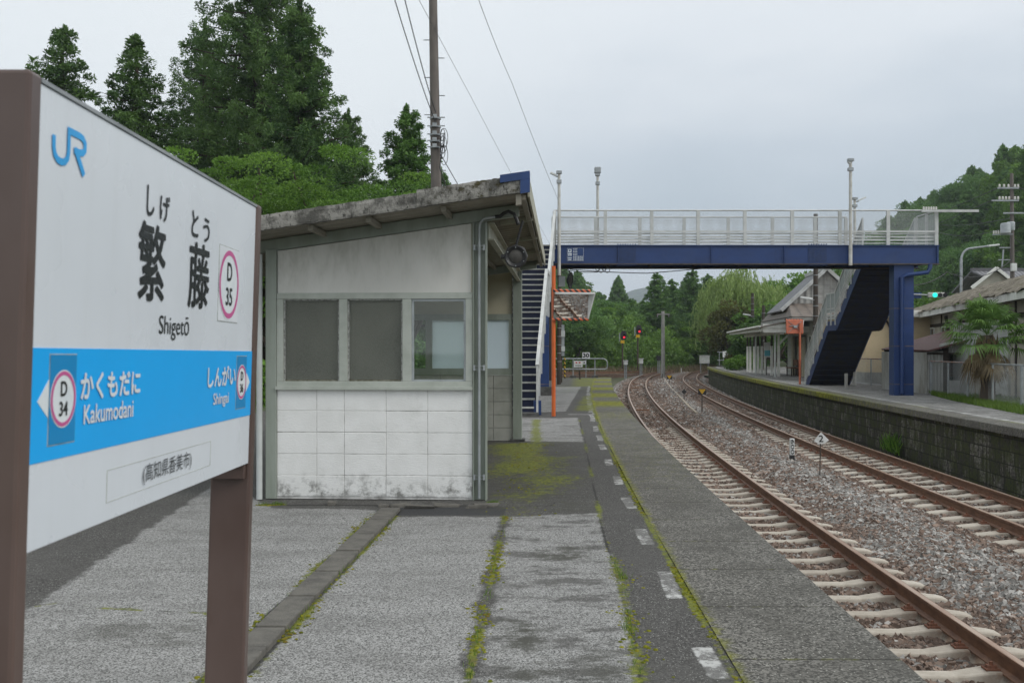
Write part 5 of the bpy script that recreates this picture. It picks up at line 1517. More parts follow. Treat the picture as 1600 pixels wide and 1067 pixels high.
# piers
def pier(x0, x1, y, z1, name="pier"):
    p_ = MB().box(x0, x1, y, y + .40, -0.02, z1).build(name, 'bridge_blue', bridge, bevel=.01)
    mb = MB()
    for z in (0.33, 1.48, 2.62): mb.box(x0 - .006, x1 + .006, y - .006, y + .406, z - .010, z + .010)
    mb.build("band", 'band_pale', p_)
    return p_
pr = pier(11.53, 12.13, 30.05, 3.94)
MB().tube([(11.75, 29.99, 0.05), (11.75, 29.99, 3.55), (11.9, 29.96, 3.62), (12.5, 29.95, 3.70), (12.58, 29.95, 3.85), (12.58, 29.95, 3.95)], .065, 10).build("drain_pipe", 'bridge_blue', pr, smooth=True)
pl_ = pier(0.82, 1.12, 30.05, 3.94)
MB().box(0.72, 1.24, 29.9, 30.6, -0.03, 0.26).build("pier_foot", 'concrete_foot', pl_)

# lamp posts on and behind the bridge
def lamp_post(x, y, z0, z1, r, arm, label, head="tube"):
    e = empty("lamp_post", (x, y, z0), label, "lamp post", "lamp posts around the footbridge")
    MB().tube([(x, y, z0), (x, y, z1)], [r, r * .8], 10).build("pole", 'pole_white', e, smooth=True)
    MB().box(x - r * 1.5, x + r * 1.5, y - r * 1.5, y + r * 1.5, z1 - .03, z1 + .05).build("cap", 'galv', e)
    MB().box(x - r * 1.3, x + r * 1.3, y - r * 1.3, y + r * 1.3, z1 - .32, z1 - .22).build("collar", 'galv', e)
    if arm:
        dx_, dz_ = arm
        MB().tube([(x, y, z1 - .12), (x + dx_ * .35, y, z1 - .12 + dz_ * .2)], .022, 8).build("arm", 'galv', e)
        m_ = MB(); m_.beam((x + dx_ * .3, y, z1 - .10 + dz_ * .2), (x + dx_, y, z1 - .06 + dz_), .10, .06)
        m_.build("lamp_head", 'white_paint', e, bevel=.01)
    else:
        MB().box(x - .10, x + .10, y - .10, y + .10, z1 + .05, z1 + .24).build("lamp_head", 'galv', e, bevel=.02)
    return e
lamp_post((873.5 - 800) / FPX * 29.9, 29.88, 3.6, 6.68, .055, (-.26, .06), "white lamp post with a short arm at the left end of the bridge")
lamp_post(2.72, 31.62, 4.1, 6.92, .05, None, "grey post with a boxy lamp head rising behind the bridge railing")
lamp_post(10.16, 29.88, 3.90, 7.05, .055, (-.07, .02), "tall white post fixed to the outside of the blue girder")
lamp_post(13.15, 38.2, 0.0, 7.15, .06, (.42, .12), "white lamp post with its arm pointing right beyond the stair railing")
# cable arm sticking out past the right end of the bridge
e = empty("insulator_beam", (12.6, 29.9, 5.5), "pale metal beam with white insulators sticking out past the bridge end", "beam")
MB().box(12.30, 14.0, 29.85, 29.93, 5.50, 5.57).build("beam", 'railing', e)
for k in range(6): MB().lathe((12.36 + k * .075, 29.89, 5.57), (0, 0, 1), [(0, .012), (.02, .03), (.05, .026), (.075, .03), (.09, .012)], 10).build("insulator", 'insulator', e)

# ------------------------------------------------------------------ convex mirrors on orange posts
def mirror(x, y, zc, w, h, nrm, z1, paint, back, label):
    e = empty("platform_mirror", (x, y, 0), label, "mirror", "orange framed platform mirrors")
    MB().tube([(x, y, 0), (x, y, z1)], .042, 14).build("pole", paint, e, smooth=True)
    n = Vector(nrm).normalized(); sx = Vector((-n.y, n.x, 0)).normalized(); up = sx.cross(n) * -1
    if up.z < 0: up = -up
    if sx.x < 0: sx = -sx
    c = Vector((x, y, zc)) + n * .11 + (sx * (w * .5 - .02) if not back else sx * (-.28 * w))
    def P_(a, b, d): return c + sx * a + up * b + n * d
    def slab(a0, a1, b0, b1, d0, d1): return MB().hexa([P_(a0, b0, d0), P_(a1, b0, d0), P_(a1, b0, d1), P_(a0, b0, d1), P_(a0, b1, d0), P_(a1, b1, d0), P_(a1, b1, d1), P_(a0, b1, d1)])
    # slightly domed mirror face
    m_ = MB(); N = 12
    for i_ in range(N + 1):
        for j in range(N + 1):
            a, b = -w / 2 + w * i_ / N, -h / 2 + h * j / N
            m_.v.append(tuple(P_(a, b, .030 - .06 * (a * a + b * b))))
    for i_ in range(N):
        for j in range(N): m_.f.append((i_ * (N + 1) + j, (i_ + 1) * (N + 1) + j, (i_ + 1) * (N + 1) + j + 1, i_ * (N + 1) + j + 1))
    m_.build("mirror_face", 'mirror', e, smooth=False)
    bd = slab(-w / 2 - .02, w / 2 + .02, -h / 2 - .02, h / 2 + .02, -.07, -.02).build("back_shell", 'orange_faded', e, bevel=.02)
    for b in (-h / 2 - .03, h / 2 + .005):
        slab(-w / 2 - .03, w / 2 + .03, b, b + .045 if b > 0 else b + .03, -.02, .075).build("striped_edge", 'hazard', e)
    slab(-w / 2 + .0, w / 2 + .12, h / 2 - .03, h / 2 + .004, .05, .12).build("visor", 'white_paint', e)
    m_ = MB().hexa([P_(w / 2, -h / 2, .0), P_(w / 2 + .02, -h / 2, .0), P_(w / 2 + .03, -h / 2, .04), P_(w / 2 + .01, -h / 2, .04), P_(w / 2, h / 2, .0), P_(w / 2 + .02, h / 2, .0), P_(w / 2 + .13, h / 2, .11), P_(w / 2 + .10, h / 2, .11)])
    m_.build("visor", 'white_paint', e)
    m_ = slab(-.07, .07, -.05, .05, -.13, -.07); m_.beam(P_(-w * .35, 0.03, -.09), P_(w * .25, 0.03, -.09), .03, .03)
    for sa, sb in ((-1, -1), (1, -1), (1, 1), (-1, 1)): m_.beam(P_(sa * w * .42, sb * h * .42, -.075), P_(0, 0, -.10), .015, .015)
    m_.build("bracket", 'galv', e)
    return e
mirror(0.865, 20.7, 2.33, 0.72, 0.56, (0.17, -1, -0.235), 3.12, 'orange_paint', False, "orange mirror on a post beside the foot of the near stairs")
mirror((1250 - 800) / FPX * 39.4, 39.4, 2.28, 0.68, 0.52, (-0.16, 1, -0.06), 2.42, 'orange_faded', True, "faded orange mirror seen from behind on the opposite platform")
loudspeaker(at(891, 438, 30.6), (1, -.35, -.1), 0.26, at(884, 415, 30.6), "round black loudspeaker hanging under the bridge girder")
m_ = MB()
tag(MB().box(*sorted((at(873, 440, 30.6).x, at(883, 440, 30.6).x)), 30.5, 30.7, at(0, 448, 30.6).z, at(0, 432, 30.6).z).build("junction_box", 'pvc_grey', bevel=.01), "small grey junction box beside the loudspeaker under the bridge", "junction box")
# ------------------------------------------------------------------ poles and wires on the near side
def wire(pts, r, label, mat='cable', sag=0.0, cat="wire", name="overhead_wire", group=None, n=14):
    out = []
    for a, b in zip(pts[:-1], pts[1:]):
        a, b = Vector(a), Vector(b)
        for k in range(n):
            q = k / n; p_ = a.lerp(b, q); p_.z -= sag * 4 * q * (1 - q); out.append(p_)
    out.append(Vector(pts[-1]))
    return tag(MB().tube(out, r, 6).build(name, mat), label, cat, group)
PX, PY = -1.98, 26.0
pole = empty("utility_pole", (PX, PY, 0), "tall tapering concrete utility pole behind the waiting shelter", "utility pole")
MB().tube([(PX + .03, PY, -0.2), (PX, PY, 5.5), (PX - .11, PY, 12.2)], [.165, .137, .098], 18).build("shaft", 'concrete_pole', pole, smooth=True)
mb = MB()
for k, z in enumerate((9.45, 8.98, 8.47, 8.0, 7.50, 6.05)):
    s_ = -1 if k % 2 == 0 else 1
    xc = PX - .02 * (z - 5) / 1.5
    mb.tube([(xc + s_ * .09, PY - .02, z), (xc + s_ * .27, PY - .02, z)], .013, 6)
mb.build("step_bolt", 'galv', pole)
mb = MB()
for z in (7.40, 7.18, 6.97, 6.80, 6.64):
    mb.lathe((PX - .02, PY, z), (0, 0, 1), [(-.02, .145), (.02, .145)], 16)
    mb.box(PX - .22, PX + .24, PY - .17, PY - .145, z - .014, z + .014)
    mb.box(PX - .08, PX + .03, PY - .24, PY - .15, z - .03, z + .07)
mb.build("clamp_band", 'galv', pole)
mb = MB(); random.seed(8)
for k in range(7):
    z = 6.95 - k * .09; r0 = random.uniform(.10, .2)
    mb.tube([(PX + .12 + r0 * (1 - math.cos(a)) * .5, PY - .15 - .03 * k % .1, z + r0 * math.sin(a) * 1.3) for a in np.linspace(0, 6.28, 14)], .008, 5)
mb.tube([(PX + .22, PY - .16, 7.0), (PX + .18, PY - .16, 6.6), (PX + .10, PY - .16, 6.1), (PX + .3, PY - .16, 5.5)], .014, 6)
mb.build("cable_loop", 'cable', pole)
MB().lathe((PX - .105, PY, 12.2), (0, 0, 1), [(0, .10), (.05, .10), (.06, .05)], 16).build("cap", 'galv', pole)
# spiral wrapped cables, thin stays
for (p0, p1, lab) in (((605, -40), (681, 192), "twisted dark cable running up to the left from the concrete pole, outermost of two"), ((623, -40), (681, 176), "twisted dark cable running up to the left from the concrete pole, innermost of two")):
    a, b = at(p0[0], p0[1], 14.0), at(p1[0], p1[1], 25.9); pts = [a.lerp(b, k / 30) - Vector((0, 0, .10 * 4 * (k / 30) * (1 - k / 30))) for k in range(31)]
    mb = MB().tube(pts, .0045, 6)
    hel = []
    for k in range(331):
        q = k / 330 * 30; i_ = min(29, int(q)); p_ = pts[i_].lerp(pts[i_ + 1], q - i_); ph = k * 1.25
        hel.append(p_ + Vector((math.cos(ph) * .013, 0, math.sin(ph) * .013)))
    mb.tube(hel, .0042, 5)
    tag(mb.build("overhead_wire", 'cable'), lab, "wire", "cables on the concrete pole")
wire([at(648, -12, 16.0), at(735, 150, 24.0), at(797, 268, 29.0), at(866, 395, 40)], .0045, "thin grey wire sloping down behind the shelter roof", 'wire_grey')
wire([at(742, -16, 15.0), at(800, 130, 22.0), at(872, 312, 29.9)], .005, "thin grey wire sloping down to the white lamp post", 'wire_grey', .05)
wire([(PX + .1, PY, 6.5), at(722, 300, 30), at(760, 380, 36)], .012, "short dark cable sloping down from the concrete pole", 'cable')
# cable slung below the bridge
wire([at(884, 422, 30.4), at(935, 425, 30.4)], .012, "black cable tied under the bridge girder", 'cable', .03)
wire([at(890, 421, 31.2), at(1010, 427, 31.3), at(1190, 410, 31.2)], .014, "long black cable slung below the bridge", 'cable', .02)
mb = MB()
for k in range(4):
    c_ = at(934 + k * 5, 419 + (k % 2) * 3, 30.3)
    mb.tube([c_ + Vector((.07 * math.cos(a), 0, .08 * math.sin(a))) for a in np.linspace(0, 6.28, 13)], .010, 5)
mb.box(at(946, 0, 30.3).x, at(952, 0, 30.3).x, 30.2, 30.4, at(0, 419, 30.3).z, at(0, 410, 30.3).z)
tag(mb.build("cable_loop", 'cable'), "loops of spare black cable hanging under the bridge girder", "cable")
# dark poles at the platform end
e = empty("wooden_pole", (1.86, 39.4, 0), "dark old pole with metal bands beyond the orange mirror", "pole")
MB().tube([(1.86, 39.4, -.1), (1.88, 39.4, 5.0)], [.085, .07], 12).build("shaft", 'wood_pole', e)
mb = MB()
for z in np.arange(.9, 4.2, .33): mb.lathe((1.87, 39.4, z), (0, 0, 1), [(-.012, .088), (.012, .088)], 12)
mb.build("band", 'galv', e)
e = empty("cable_post", (2.06, 41.5, 0), "slim grey post with cable boxes behind the dark pole", "post")
MB().tube([(2.06, 41.5, -.1), (2.06, 41.5, 3.2)], .04, 10).build("shaft", 'wood_pole', e)
MB().box(2.06, 2.18, 41.38, 41.52, 1.1, 2.4).build("cable_duct", 'galv', e)
mb = MB(); mb.box(2.04, 2.20, 41.33, 41.38, 1.9, 2.15); mb.box(2.05, 2.2, 41.33, 41.38, 1.3, 1.5); mb.build("cable_box", 'pvc_grey', e)
e = empty("wooden_pole", (1.05, 44.0, 0), "plain dark pole half hidden behind the stair railing", "pole")
MB().tube([(1.72, 44.0, -.1), (1.72, 44.0, 4.0)], [.11, .09], 12).build("shaft", 'wood_pole', e)
# guard railing at the platform end
def tube_fence(x0, x1, y, h, nposts, label, curved=True, group="tube guard rails"):
    e = empty("guard_rail", ((x0 + x1) / 2, y, 0), label, "guard rail", group)
    r = .03
    pts = [(x0, y, h), (x1 - .22, y, h)]
    arc = [(x1 - .22 + .22 * math.sin(a), y, h - .22 + .22 * math.cos(a)) for a in np.linspace(.2, 1.5708, 6)]
    zb = h * .45
    arc2 = [(x1 - .12 + .12 * math.cos(a), y, zb + .12 - .12 * math.sin(a)) for a in np.linspace(0, 1.5708, 5)]
    pts += arc + arc2 + [(x0, y, zb)] if curved else [(x1, y, h)]
    MB().tube(pts, r, 8).build("rail", 'galv', e, smooth=True)
    if not curved: MB().tube([(x0, y, zb), (x1, y, zb)], r, 8).build("rail", 'galv', e)
    for k in range(nposts):
        x = x0 + .15 + (x1 - x0 - .75) * k / max(1, nposts - 1)
        MB().tube([(x, y, -.02), (x, y, h)], .028, 8).build("post", 'galv', e)
        MB().box(x - .14, x + .14, y - .14, y + .14, -.02, .10).build("foot_block", 'concrete_foot', e)
    return e
gf = tube_fence(0.7, 4.62, 48.3, 0.92, 4, "galvanised tube guard rail with a rounded end across the platform end")
sg = MB().box(3.00, 3.42, 48.24, 48.26, 0.50, 0.82).build("notice_board", 'white_paint'); tag(sg, "small white notice with red marks on the guard rail", "notice")
mb = MB(); mb.box(3.08, 3.16, 48.232, 48.239, .70, .77); mb.box(3.24, 3.32, 48.232, 48.239, .70, .77); mb.build("red_mark", 'notice_red', sg)
mb = MB(); mb.box(3.06, 3.36, 48.232, 48.239, .60, .62); mb.box(3.06, 3.36, 48.232, 48.239, .55, .565); mb.build("text_line", 'ink_soft', sg)
e = empty("speed_board", (3.75, 50.5, -1.1), "small white speed board reading 30 behind the guard rail", "sign")
MB().tube([(3.75, 50.5, -1.15), (3.75, 50.5, 1.0)], .025, 8).build("post", 'galv', e)
MB().box(3.56, 3.94, 50.44, 50.46, .92, 1.22).build("board", 'white_paint', e)
text_on("30", (3.60, 3.90, .97, 1.17), (Vector((0, 50.43, 0)), Vector((1, 0, 0)), Vector((0, 0, 1))), 'ink', e, bold=.03)
MB().box(3.58, 3.74, 50.43, 50.45, .62, .80).build("small_plate", 'white_paint', e)
MB().box(3.63, 3.68, 50.42, 50.43, .66, .76).build("plate_mark", 'ink', e)
tag(MB().tube([(2.52, 47.6, -.02), (2.52, 47.6, .98)], .035, 8).build("striped_post", 'hazard_yellow'), "thin yellow and black striped post beside the guard rail", "post")
tag(MB().beam((3.15, 46.2, -.02), (3.13, 46.2, .42), .10, .08).build("wooden_stump", 'wood_pole', bevel=.01), "short dark stump in front of the guard rail", "post")

# ------------------------------------------------------------------ signals, markers, trackside things
def signal(px, py_lamp, py_base, Y, label):
    x = at(px, 0, Y).x; zl = at(0, py_lamp, Y).z; z0 = at(0, py_base, Y).z
    k = Y / 92 * .68
    e = empty("railway_signal", (x, Y, z0), label, "railway signal", "red railway signals")
    MB().tube([(x - .15 * k, Y + .1 * k, z0 - .6 * k), (x - .15 * k, Y + .1 * k, zl + .2 * k)], .055, 8).build("mast", 'wood_pole', e)
    MB().poly([(x - .38 * k, Y, zl - .42 * k), (x + .38 * k, Y, zl - .42 * k), (x + .42 * k, Y, zl + .25 * k), (x + .25 * k, Y, zl + .75 * k), (x - .25 * k, Y, zl + .75 * k), (x - .42 * k, Y, zl + .25 * k)], (0, .10, 0)).build("backplate", 'black_plastic', e)
    MB().disc((x + .06 * k, Y, zl - .12 * k), (0, -1, 0), .14 * k, .05, 16).build("red_lens", 'red_lamp', e)
    mb = MB(); mb.tube([(x + .06 * k, Y - .02 * k, zl + .14 * k), (x + .06 * k, Y - .35 * k, zl + .12 * k)], [.22 * k, .20 * k], 12, cap=False); mb.disc((x + .06 * k, Y, zl + .35 * k), (0, -1, 0), .18 * k, .04, 14); mb.build("hood", 'black_plastic', e)
    MB().box(x - .40 * k, x + .10 * k, Y - .05 * k, Y + .1 * k, zl - .95 * k, zl - .55 * k).build("cabinet", 'yellow_marker', e)
    MB().box(x - .62 * k, x - .50 * k, Y + .05 * k, Y + .1 * k, zl - .7 * k, zl + .5 * k).build("ladder", 'galv', e)
signal(974.5, 525.5, 569, 70, "red railway signal standing lower and to the left before the trees")
signal(998.5, 516.5, 571, 74, "taller red railway signal close to the concrete pole")
x = at(1036, 0, 88).x
e = empty("concrete_pole", (x, 88, -1), "pale concrete pole with a short crossarm beside the curving track", "pole")
MB().tube([(x, 88, -1.4), (x, 88, 4.72)], [.20, .14], 12).build("shaft", 'concrete_pale', e, smooth=True)
mb = MB(); mb.beam((x - .55, 87.9, 4.45), (x + .55, 87.9, 4.45), .09, .09); mb.beam((x - .5, 87.9, 4.45), (x - .5, 87.9, 4.2), .06); mb.beam((x + .5, 87.9, 4.45), (x + .5, 87.9, 4.2), .06); mb.build("crossarm", 'concrete_pale', e)
MB().lathe((x, 88, .1), (0, 0, 1), [(0, .175), (.7, .172)], 12).build("striped_band", 'hazard_yellow', e)
# yellow derailer markers on thin stakes
def marker(px, py_t, py_b, w_px, label):
    Y = 2.5 * FPX / (py_b - HOR); x = at(px, 0, Y).x; zt_ = at(0, py_t, Y).z; w = w_px / FPX * Y
    e = empty("trackside_marker", (x, Y, -1.1), label, "marker", "yellow triangle markers")
    MB().tube([(x, Y, -1.16), (x, Y, zt_)], .022, 8).build("stake", 'wood_pole', e)
    MB().box(x - w / 2, x + w / 2, Y - .02, Y, zt_ - w * .35, zt_ + w * .35).build("plate", 'black_plastic', e)
    MB().poly([(x - w * .46, Y - .026, zt_ + w * .32), (x + w * .46, Y - .026, zt_ + w * .32), (x, Y - .026, zt_ - w * .30)], (0, .005, 0)).build("triangle", 'yellow_marker', e)
marker(1097, 612, 645, 12.5, "larger yellow triangle marker on a stake closest to the far track")
marker(1046, 589.5, 600, 8.5, "smaller yellow triangle marker at the far end of the pale pipe")
Y = 2.5 * FPX / (626 - HOR); x = at(1069, 0, Y).x; z = at(0, 612, Y).z
e = empty("diamond_marker", (x, Y, -1.1), "small dark diamond marker on a stake between the tracks", "marker")
MB().tube([(x, Y, -1.16), (x, Y, z)], .018, 8).build("stake", 'wood_pole', e)
MB().poly([(x - .13, Y, z), (x, Y, z - .13), (x + .13, Y, z), (x, Y, z + .13)], (0, .02, 0)).build("plate", 'black_plastic', e)
# number 2 plate on an iron stake
Y = 2.5 * FPX / (746 - HOR); x = at(1281, 0, Y).x; zc = at(0, 685, Y).z
e = empty("number_marker", (x, Y, -1.1), "pale pentagonal plate marked 2 on a thin iron stake", "marker")
MB().tube([(x, Y, -1.16), (x + .015, Y, zc)], .012, 8).build("stake", 'wood_pole', e)
pc = at(1283, 685, Y - .03)
MB().poly([(pc.x - .135, pc.y, pc.z - .04), (pc.x - .055, pc.y, pc.z - .10), (pc.x + .055, pc.y, pc.z - .105), (pc.x + .155, pc.y, pc.z - .03), (pc.x, pc.y, pc.z + .125)], (0, .006, 0)).build("plate", 'white_paint', e)
text_on("2", (pc.x - .042, pc.x + .042, pc.z - .065, pc.z + .062), (Vector((0, pc.y - .003, 0)), Vector((1, 0, 0)), Vector((0, 0, 1))), 'ink', e, bold=.012)
# curve post with upright figures
Y = 2.5 * FPX / (720 - HOR); x = at(1237.5, 0, Y).x; w = .048
e = empty("curve_post", (x, Y, -1.1), "short white post with a black foot and the figures 600 turned sideways", "marker")
zt_ = at(0, 685, Y).z; zm = at(0, 710.5, Y).z
MB().box(x - w, x + w, Y - w, Y + w, zm, zt_).build("post", 'white_paint', e, bevel=.006)
MB().box(x - w - .001, x + w + .001, Y - w - .001, Y + w + .001, -1.16, zm).build("foot", 'black_plastic', e, bevel=.006)
text_on("600", (0.02, zt_ - zm - .02, -.036, .036), (Vector((x, Y - w - .003, zt_)), Vector((0, 0, -1)), Vector((1, 0, 0))), 'ink', e, bold=.012)
# white cable pipe lying on the ballast
M['pipe_beige'] = plain('pipe_beige', (0.42, 0.36, 0.28), (0.30, 0.24, 0.18), 4, 0.8)
pp = [G(1037, 590, -1.03), G(1047, 605, -1.03), G(1062, 620, -1.03), G(1077, 636, -1.03), G(1089, 645.5, -1.03)]
tag(MB().tube(pp, .05, 8).build("cable_pipe", 'pipe_beige', smooth=True), "pale cable pipe lying across the ballast between the tracks", "pipe")
for (px, pt, pb, lab, wd) in ((1035, 584, 592, "dark short stake beside the pale pipe", .05), (1064.5, 575, 582, "white short stake near the curving rails", .07), (1018, 0, 0, "", 0)):
    if not wd: continue
    Y = 2.5 * FPX / (pb - HOR); a = at(px, pb, Y); b = at(px, pt, Y)
    tag(MB().beam(a, b, wd, wd).build("stake", 'white_paint' if 'white s' in lab else 'wood_pole'), lab, "stake")
# small relay boxes beyond the siding
def boxthing(px0, px1, py0, py1, Y, mat, label, nm="relay_box", cat="equipment box"):
    a, b = at(px0, py1, Y), at(px1, py0, Y)
    e = empty(nm, ((a.x + b.x) / 2, Y, a.z), label, cat)
    MB().box(a.x, b.x, Y, Y + .5, a.z, b.z).build("case", mat, e, bevel=.02)
    m_ = MB()
    for x in (a.x + .1, b.x - .1): m_.box(x - .04, x + .04, Y + .1, Y + .35, a.z - 1.2, a.z)
    m_.build("leg", 'galv', e)
    MB().box(a.x - .04, b.x + .04, Y - .05, Y + .55, b.z, b.z + .06).build("lid", mat, e)
boxthing(1094, 1109, 556, 568, 105, 'white_paint', "white equipment box beside the curve of the far rails")
boxthing(999, 1005, 561, 568, 92, 'white_paint', "small white box on legs left of the concrete pole")
boxthing(1027, 1033, 557, 563, 93, 'black_plastic', "small dark box on legs left of the concrete pole")
boxthing(975, 981, 564, 570, 86, 'white_paint', "tiny white box low beside the siding rails")
e2f = tube_fence(at(1126, 0, 76).x, at(1148, 0, 76).x, 77.2, 1.15, 2, "small grey guard rail at the far end of the opposite platform", False)
tag(MB().box(at(1134, 0, 76).x, at(1142, 0, 76).x, 77.08, 77.12, .75, 1.22).build("notice_board", 'white_paint'), "white notice on the guard rail of the opposite platform", "notice")

# ------------------------------------------------------------------ opposite station building with canopy
A = math.atan(0.098); CO = Vector((13.4, 50.0, 0))
def K(u, v, z): return Vector((CO.x + u * math.cos(A) + v * math.sin(A), CO.y - u * math.sin(A) + v * math.cos(A), z))
def kbox(mb, u0, u1, v0, v1, z0, z1):
    return mb.hexa([K(u0, v0, z0), K(u1, v0, z0), K(u1, v1, z0), K(u0, v1, z0), K(u0, v0, z1), K(u1, v0, z1), K(u1, v1, z1), K(u0, v1, z1)])
def kb(name, mat, parent, *b):
    mb = MB()
    for q in b: kbox(mb, *q)
    return mb.build(name, mat, parent)
def roof_face(corners, name, mat, parent, th=0.07):
    """quad/tri roof plane with its own (along, down) coordinates stored per vertex"""
    c = [Vector(p_) for p_ in corners]; n = (c[1] - c[0]).cross(c[2] - c[0]).normalized()
    if n.z < 0: n = -n
    ux = (c[1] - c[0]).normalized(); uy = n.cross(ux)
    off = Vector((0, 0, 0)); p = parent
    while p is not None: off = off + p.location; p = p.parent
    k = len(c)
    V = [tuple(p_ - off) for p_ in c] + [tuple(p_ - n * th - off) for p_ in c]
    F = [tuple(range(k)), tuple(range(2 * k - 1, k - 1, -1))] + [(i_, k + i_, k + (i_ + 1) % k, (i_ + 1) % k) for i_ in range(k)]
    me = bpy.data.meshes.new(name); me.from_pydata(V, [], F)
    a_ = me.attributes.new("roof_uv", 'FLOAT_VECTOR', 'POINT')
    for i_, p_ in enumerate(c):
        d = p_ - c[0]; a_.data[i_].vector = (d.dot(ux), d.dot(uy), 0); a_.data[i_ + k].vector = (d.dot(ux), d.dot(uy), 0)
    me.materials.append(M[mat])
    o = bpy.data.objects.new(name, me); col.objects.link(o)
    if parent is not None: o.parent = parent
    return o
VB = 5.2
st = empty("station_building", K(2, 6, 0), "old wooden station building with a tiled gable and a white canopy on the opposite platform", "building")
kb("canopy_fascia", 'white_board', st, (-.98, -.92, -1.0, 12.4, 2.27, 2.46), (-.92, 1.55, -1.06, -1.0, 2.20, 2.50), (-.95, .30, -1.10, -1.06, 2.42, 2.62))
kb("canopy_beam", 'white_board', st, (-.08, .08, -.9, 12.3, 2.12, 2.26), (-.9, 1.2, .0, .10, 2.20, 2.30), (-.9, 1.2, 5.5, 5.6, 2.20, 2.30))
roof_face([K(-1.08, -1.15, 2.50), K(-1.08, 12.5, 2.50), K(1.3, 12.5, 2.95), K(1.3, -1.15, 2.95)], "canopy_roof", 'slate_brown', st, .05)
MB().tube([K(-1.10, -1.2, 2.50), K(-1.10, 12.6, 2.42)], .045, 8).build("gutter", 'white_board', st)
kb("canopy_ceiling", 'soffit', st, (-.92, 1.3, -.98, 12.3, 2.30, 2.33))
for v in (0.05, 2.2, 4.35, 5.6, 7.0, 8.6, 10.2, 11.4):
    cm = kb("column", 'white_board', st, (-.058, .058, v - .058, v + .058, .0, 1.55)); kb("column_top", 'dark_timber' if v not in (0.05,) else 'white_board', cm, (-.048, .048, v - .048, v + .048, 1.55, 2.14))
MB().tube([K(-.24, -.35, .0), K(-.24, -.35, 2.2), K(-.6, -.5, 2.32), K(-1.05, -.6, 2.42)], .05, 8).build("rain_pipe", 'pvc_grey', st)
MB().tube([K(-.24, 6.3, .0), K(-.24, 6.3, 2.2), K(-1.05, 6.2, 2.42)], .045, 8).build("rain_pipe", 'pvc_grey', st)
mb = MB(); mb.beam(K(.02, .1, 1.62), K(.55, .1, 2.18), .09, .09); mb.build("brace", 'white_board', st)
kb("wall", 'white_siding', st, (1.30, 1.45, -2.6, -.35, 0, 2.9), (1.30, 1.45, 3.4, 5.0, 0, 2.9), (1.30, 1.45, -.35, 3.4, 2.1, 2.9), (1.45, 4.6, -2.6, -2.45, 0, 2.9), (1.45, 4.6, 4.9, 5.05, 0, 2.9), (4.5, 4.65, -2.6, 5.0, 0, 2.9))
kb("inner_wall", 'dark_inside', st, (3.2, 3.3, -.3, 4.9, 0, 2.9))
wd = kb("window", 'white_board', st, (1.26, 1.32, -2.3, -2.24, .9, 2.0), (1.26, 1.32, -1.0, -.94, .9, 2.0), (1.26, 1.32, -1.65, -1.6, .9, 2.0), (1.26, 1.32, -2.3, -.94, .84, .9), (1.26, 1.32, -2.3, -.94, 2.0, 2.06))
kb("pane", 'house_glass', wd, (1.285, 1.295, -2.24, -1.0, .9, 2.0))
dr_ = kb("door", 'dark_timber', st, (1.34, 1.38, .55, 1.6, 0, 2.05), (1.34, 1.38, 1.65, 2.85, 0, 2.05)); kb("pane", 'house_glass', dr_, (1.325, 1.339, .7, 1.45, .8, 1.9), (1.325, 1.339, 1.8, 2.7, .8, 1.9))
kb("bay_board", 'cream_board', st, (1.2, 1.32, 0.0, .5, 0, 2.0)); kb("bay_board", 'cream_board', st, (1.2, 1.32, 2.9, 3.3, 0, 2.0))
# main roof: hip skirt with a small tiled gable above it
u0, u1, v0, v1 = .05, 5.2, -3.2, 6.2
um, ze, zg, zp = 2.15, 2.92, 3.55, 5.30
roof_ = roof_face([K(u0, v1, ze), K(u0, v0, ze), K(um - 1.75, v0 + 2.6, zg + .12), K(um - 1.75, v1 - 2.6, zg + .12)], "roof", 'slate_brown', st)
roof_face([K(u0, v0, ze), K(u1, v0, ze), K(um + 1.75, v0 + 2.6, zg + .12), K(um - 1.75, v0 + 2.6, zg + .12)], "hip_roof", 'slate_brown', roof_)
roof_face([K(u1, v0, ze), K(u1, v1, ze), K(um + 1.75, v1 - 2.6, zg + .12), K(um + 1.75, v0 + 2.6, zg + .12)], "roof_side", 'slate_brown', roof_)
roof_face([K(u1, v1, ze), K(u0, v1, ze), K(um - 1.75, v1 - 2.6, zg + .12), K(um + 1.75, v1 - 2.6, zg + .12)], "hip_roof", 'slate_brown', roof_)
roof_face([K(um - 2.15, v0 + 2.2, zg - .25), K(um - 2.15, v1 - 2.2, zg - .25), K(um, v1 - 2.2, zp), K(um, v0 + 2.2, zp)], "upper_roof", 'tile_grey', roof_)
roof_face([K(um + 2.15, v1 - 2.2, zg - .25), K(um + 2.15, v0 + 2.2, zg - .25), K(um, v0 + 2.2, zp), K(um, v1 - 2.2, zp)], "upper_roof", 'tile_grey', roof_)
gb = roof_face([K(um - 1.9, v0 + 2.5, zg - .1), K(um + 1.9, v0 + 2.5, zg - .1), K(um, v0 + 2.5, zp - .08)], "gable", 'gable_tile', roof_)
mb = MB()
for s_ in (-1, 1): mb.beam(K(um + s_ * 2.2, v0 + 2.22, zg - .26), K(um, v0 + 2.22, zp + .04), .16, .16)
mb.beam(K(um, v0 + 2.1, zp + .05), K(um, v1 - 2.1, zp + .05), .2, .18)
mb.build("ridge_tiles", 'tin_white', roof_)
kb("eave_board", 'plaster_grey', st, (u0 - .02, u0 + .04, v0, v1, ze - .20, ze - .05), (u0, u1, v0 - .02, v0 + .04, ze - .20, ze - .05))
bn = empty("platform_bench", K(1.0, 1.7, 0), "reddish wooden bench in the shade under the white canopy", "bench")
mb = MB()
kbox(mb, .75, 1.15, .9, 2.4, .40, .45); mb.build("seat", 'rust_box', bn)
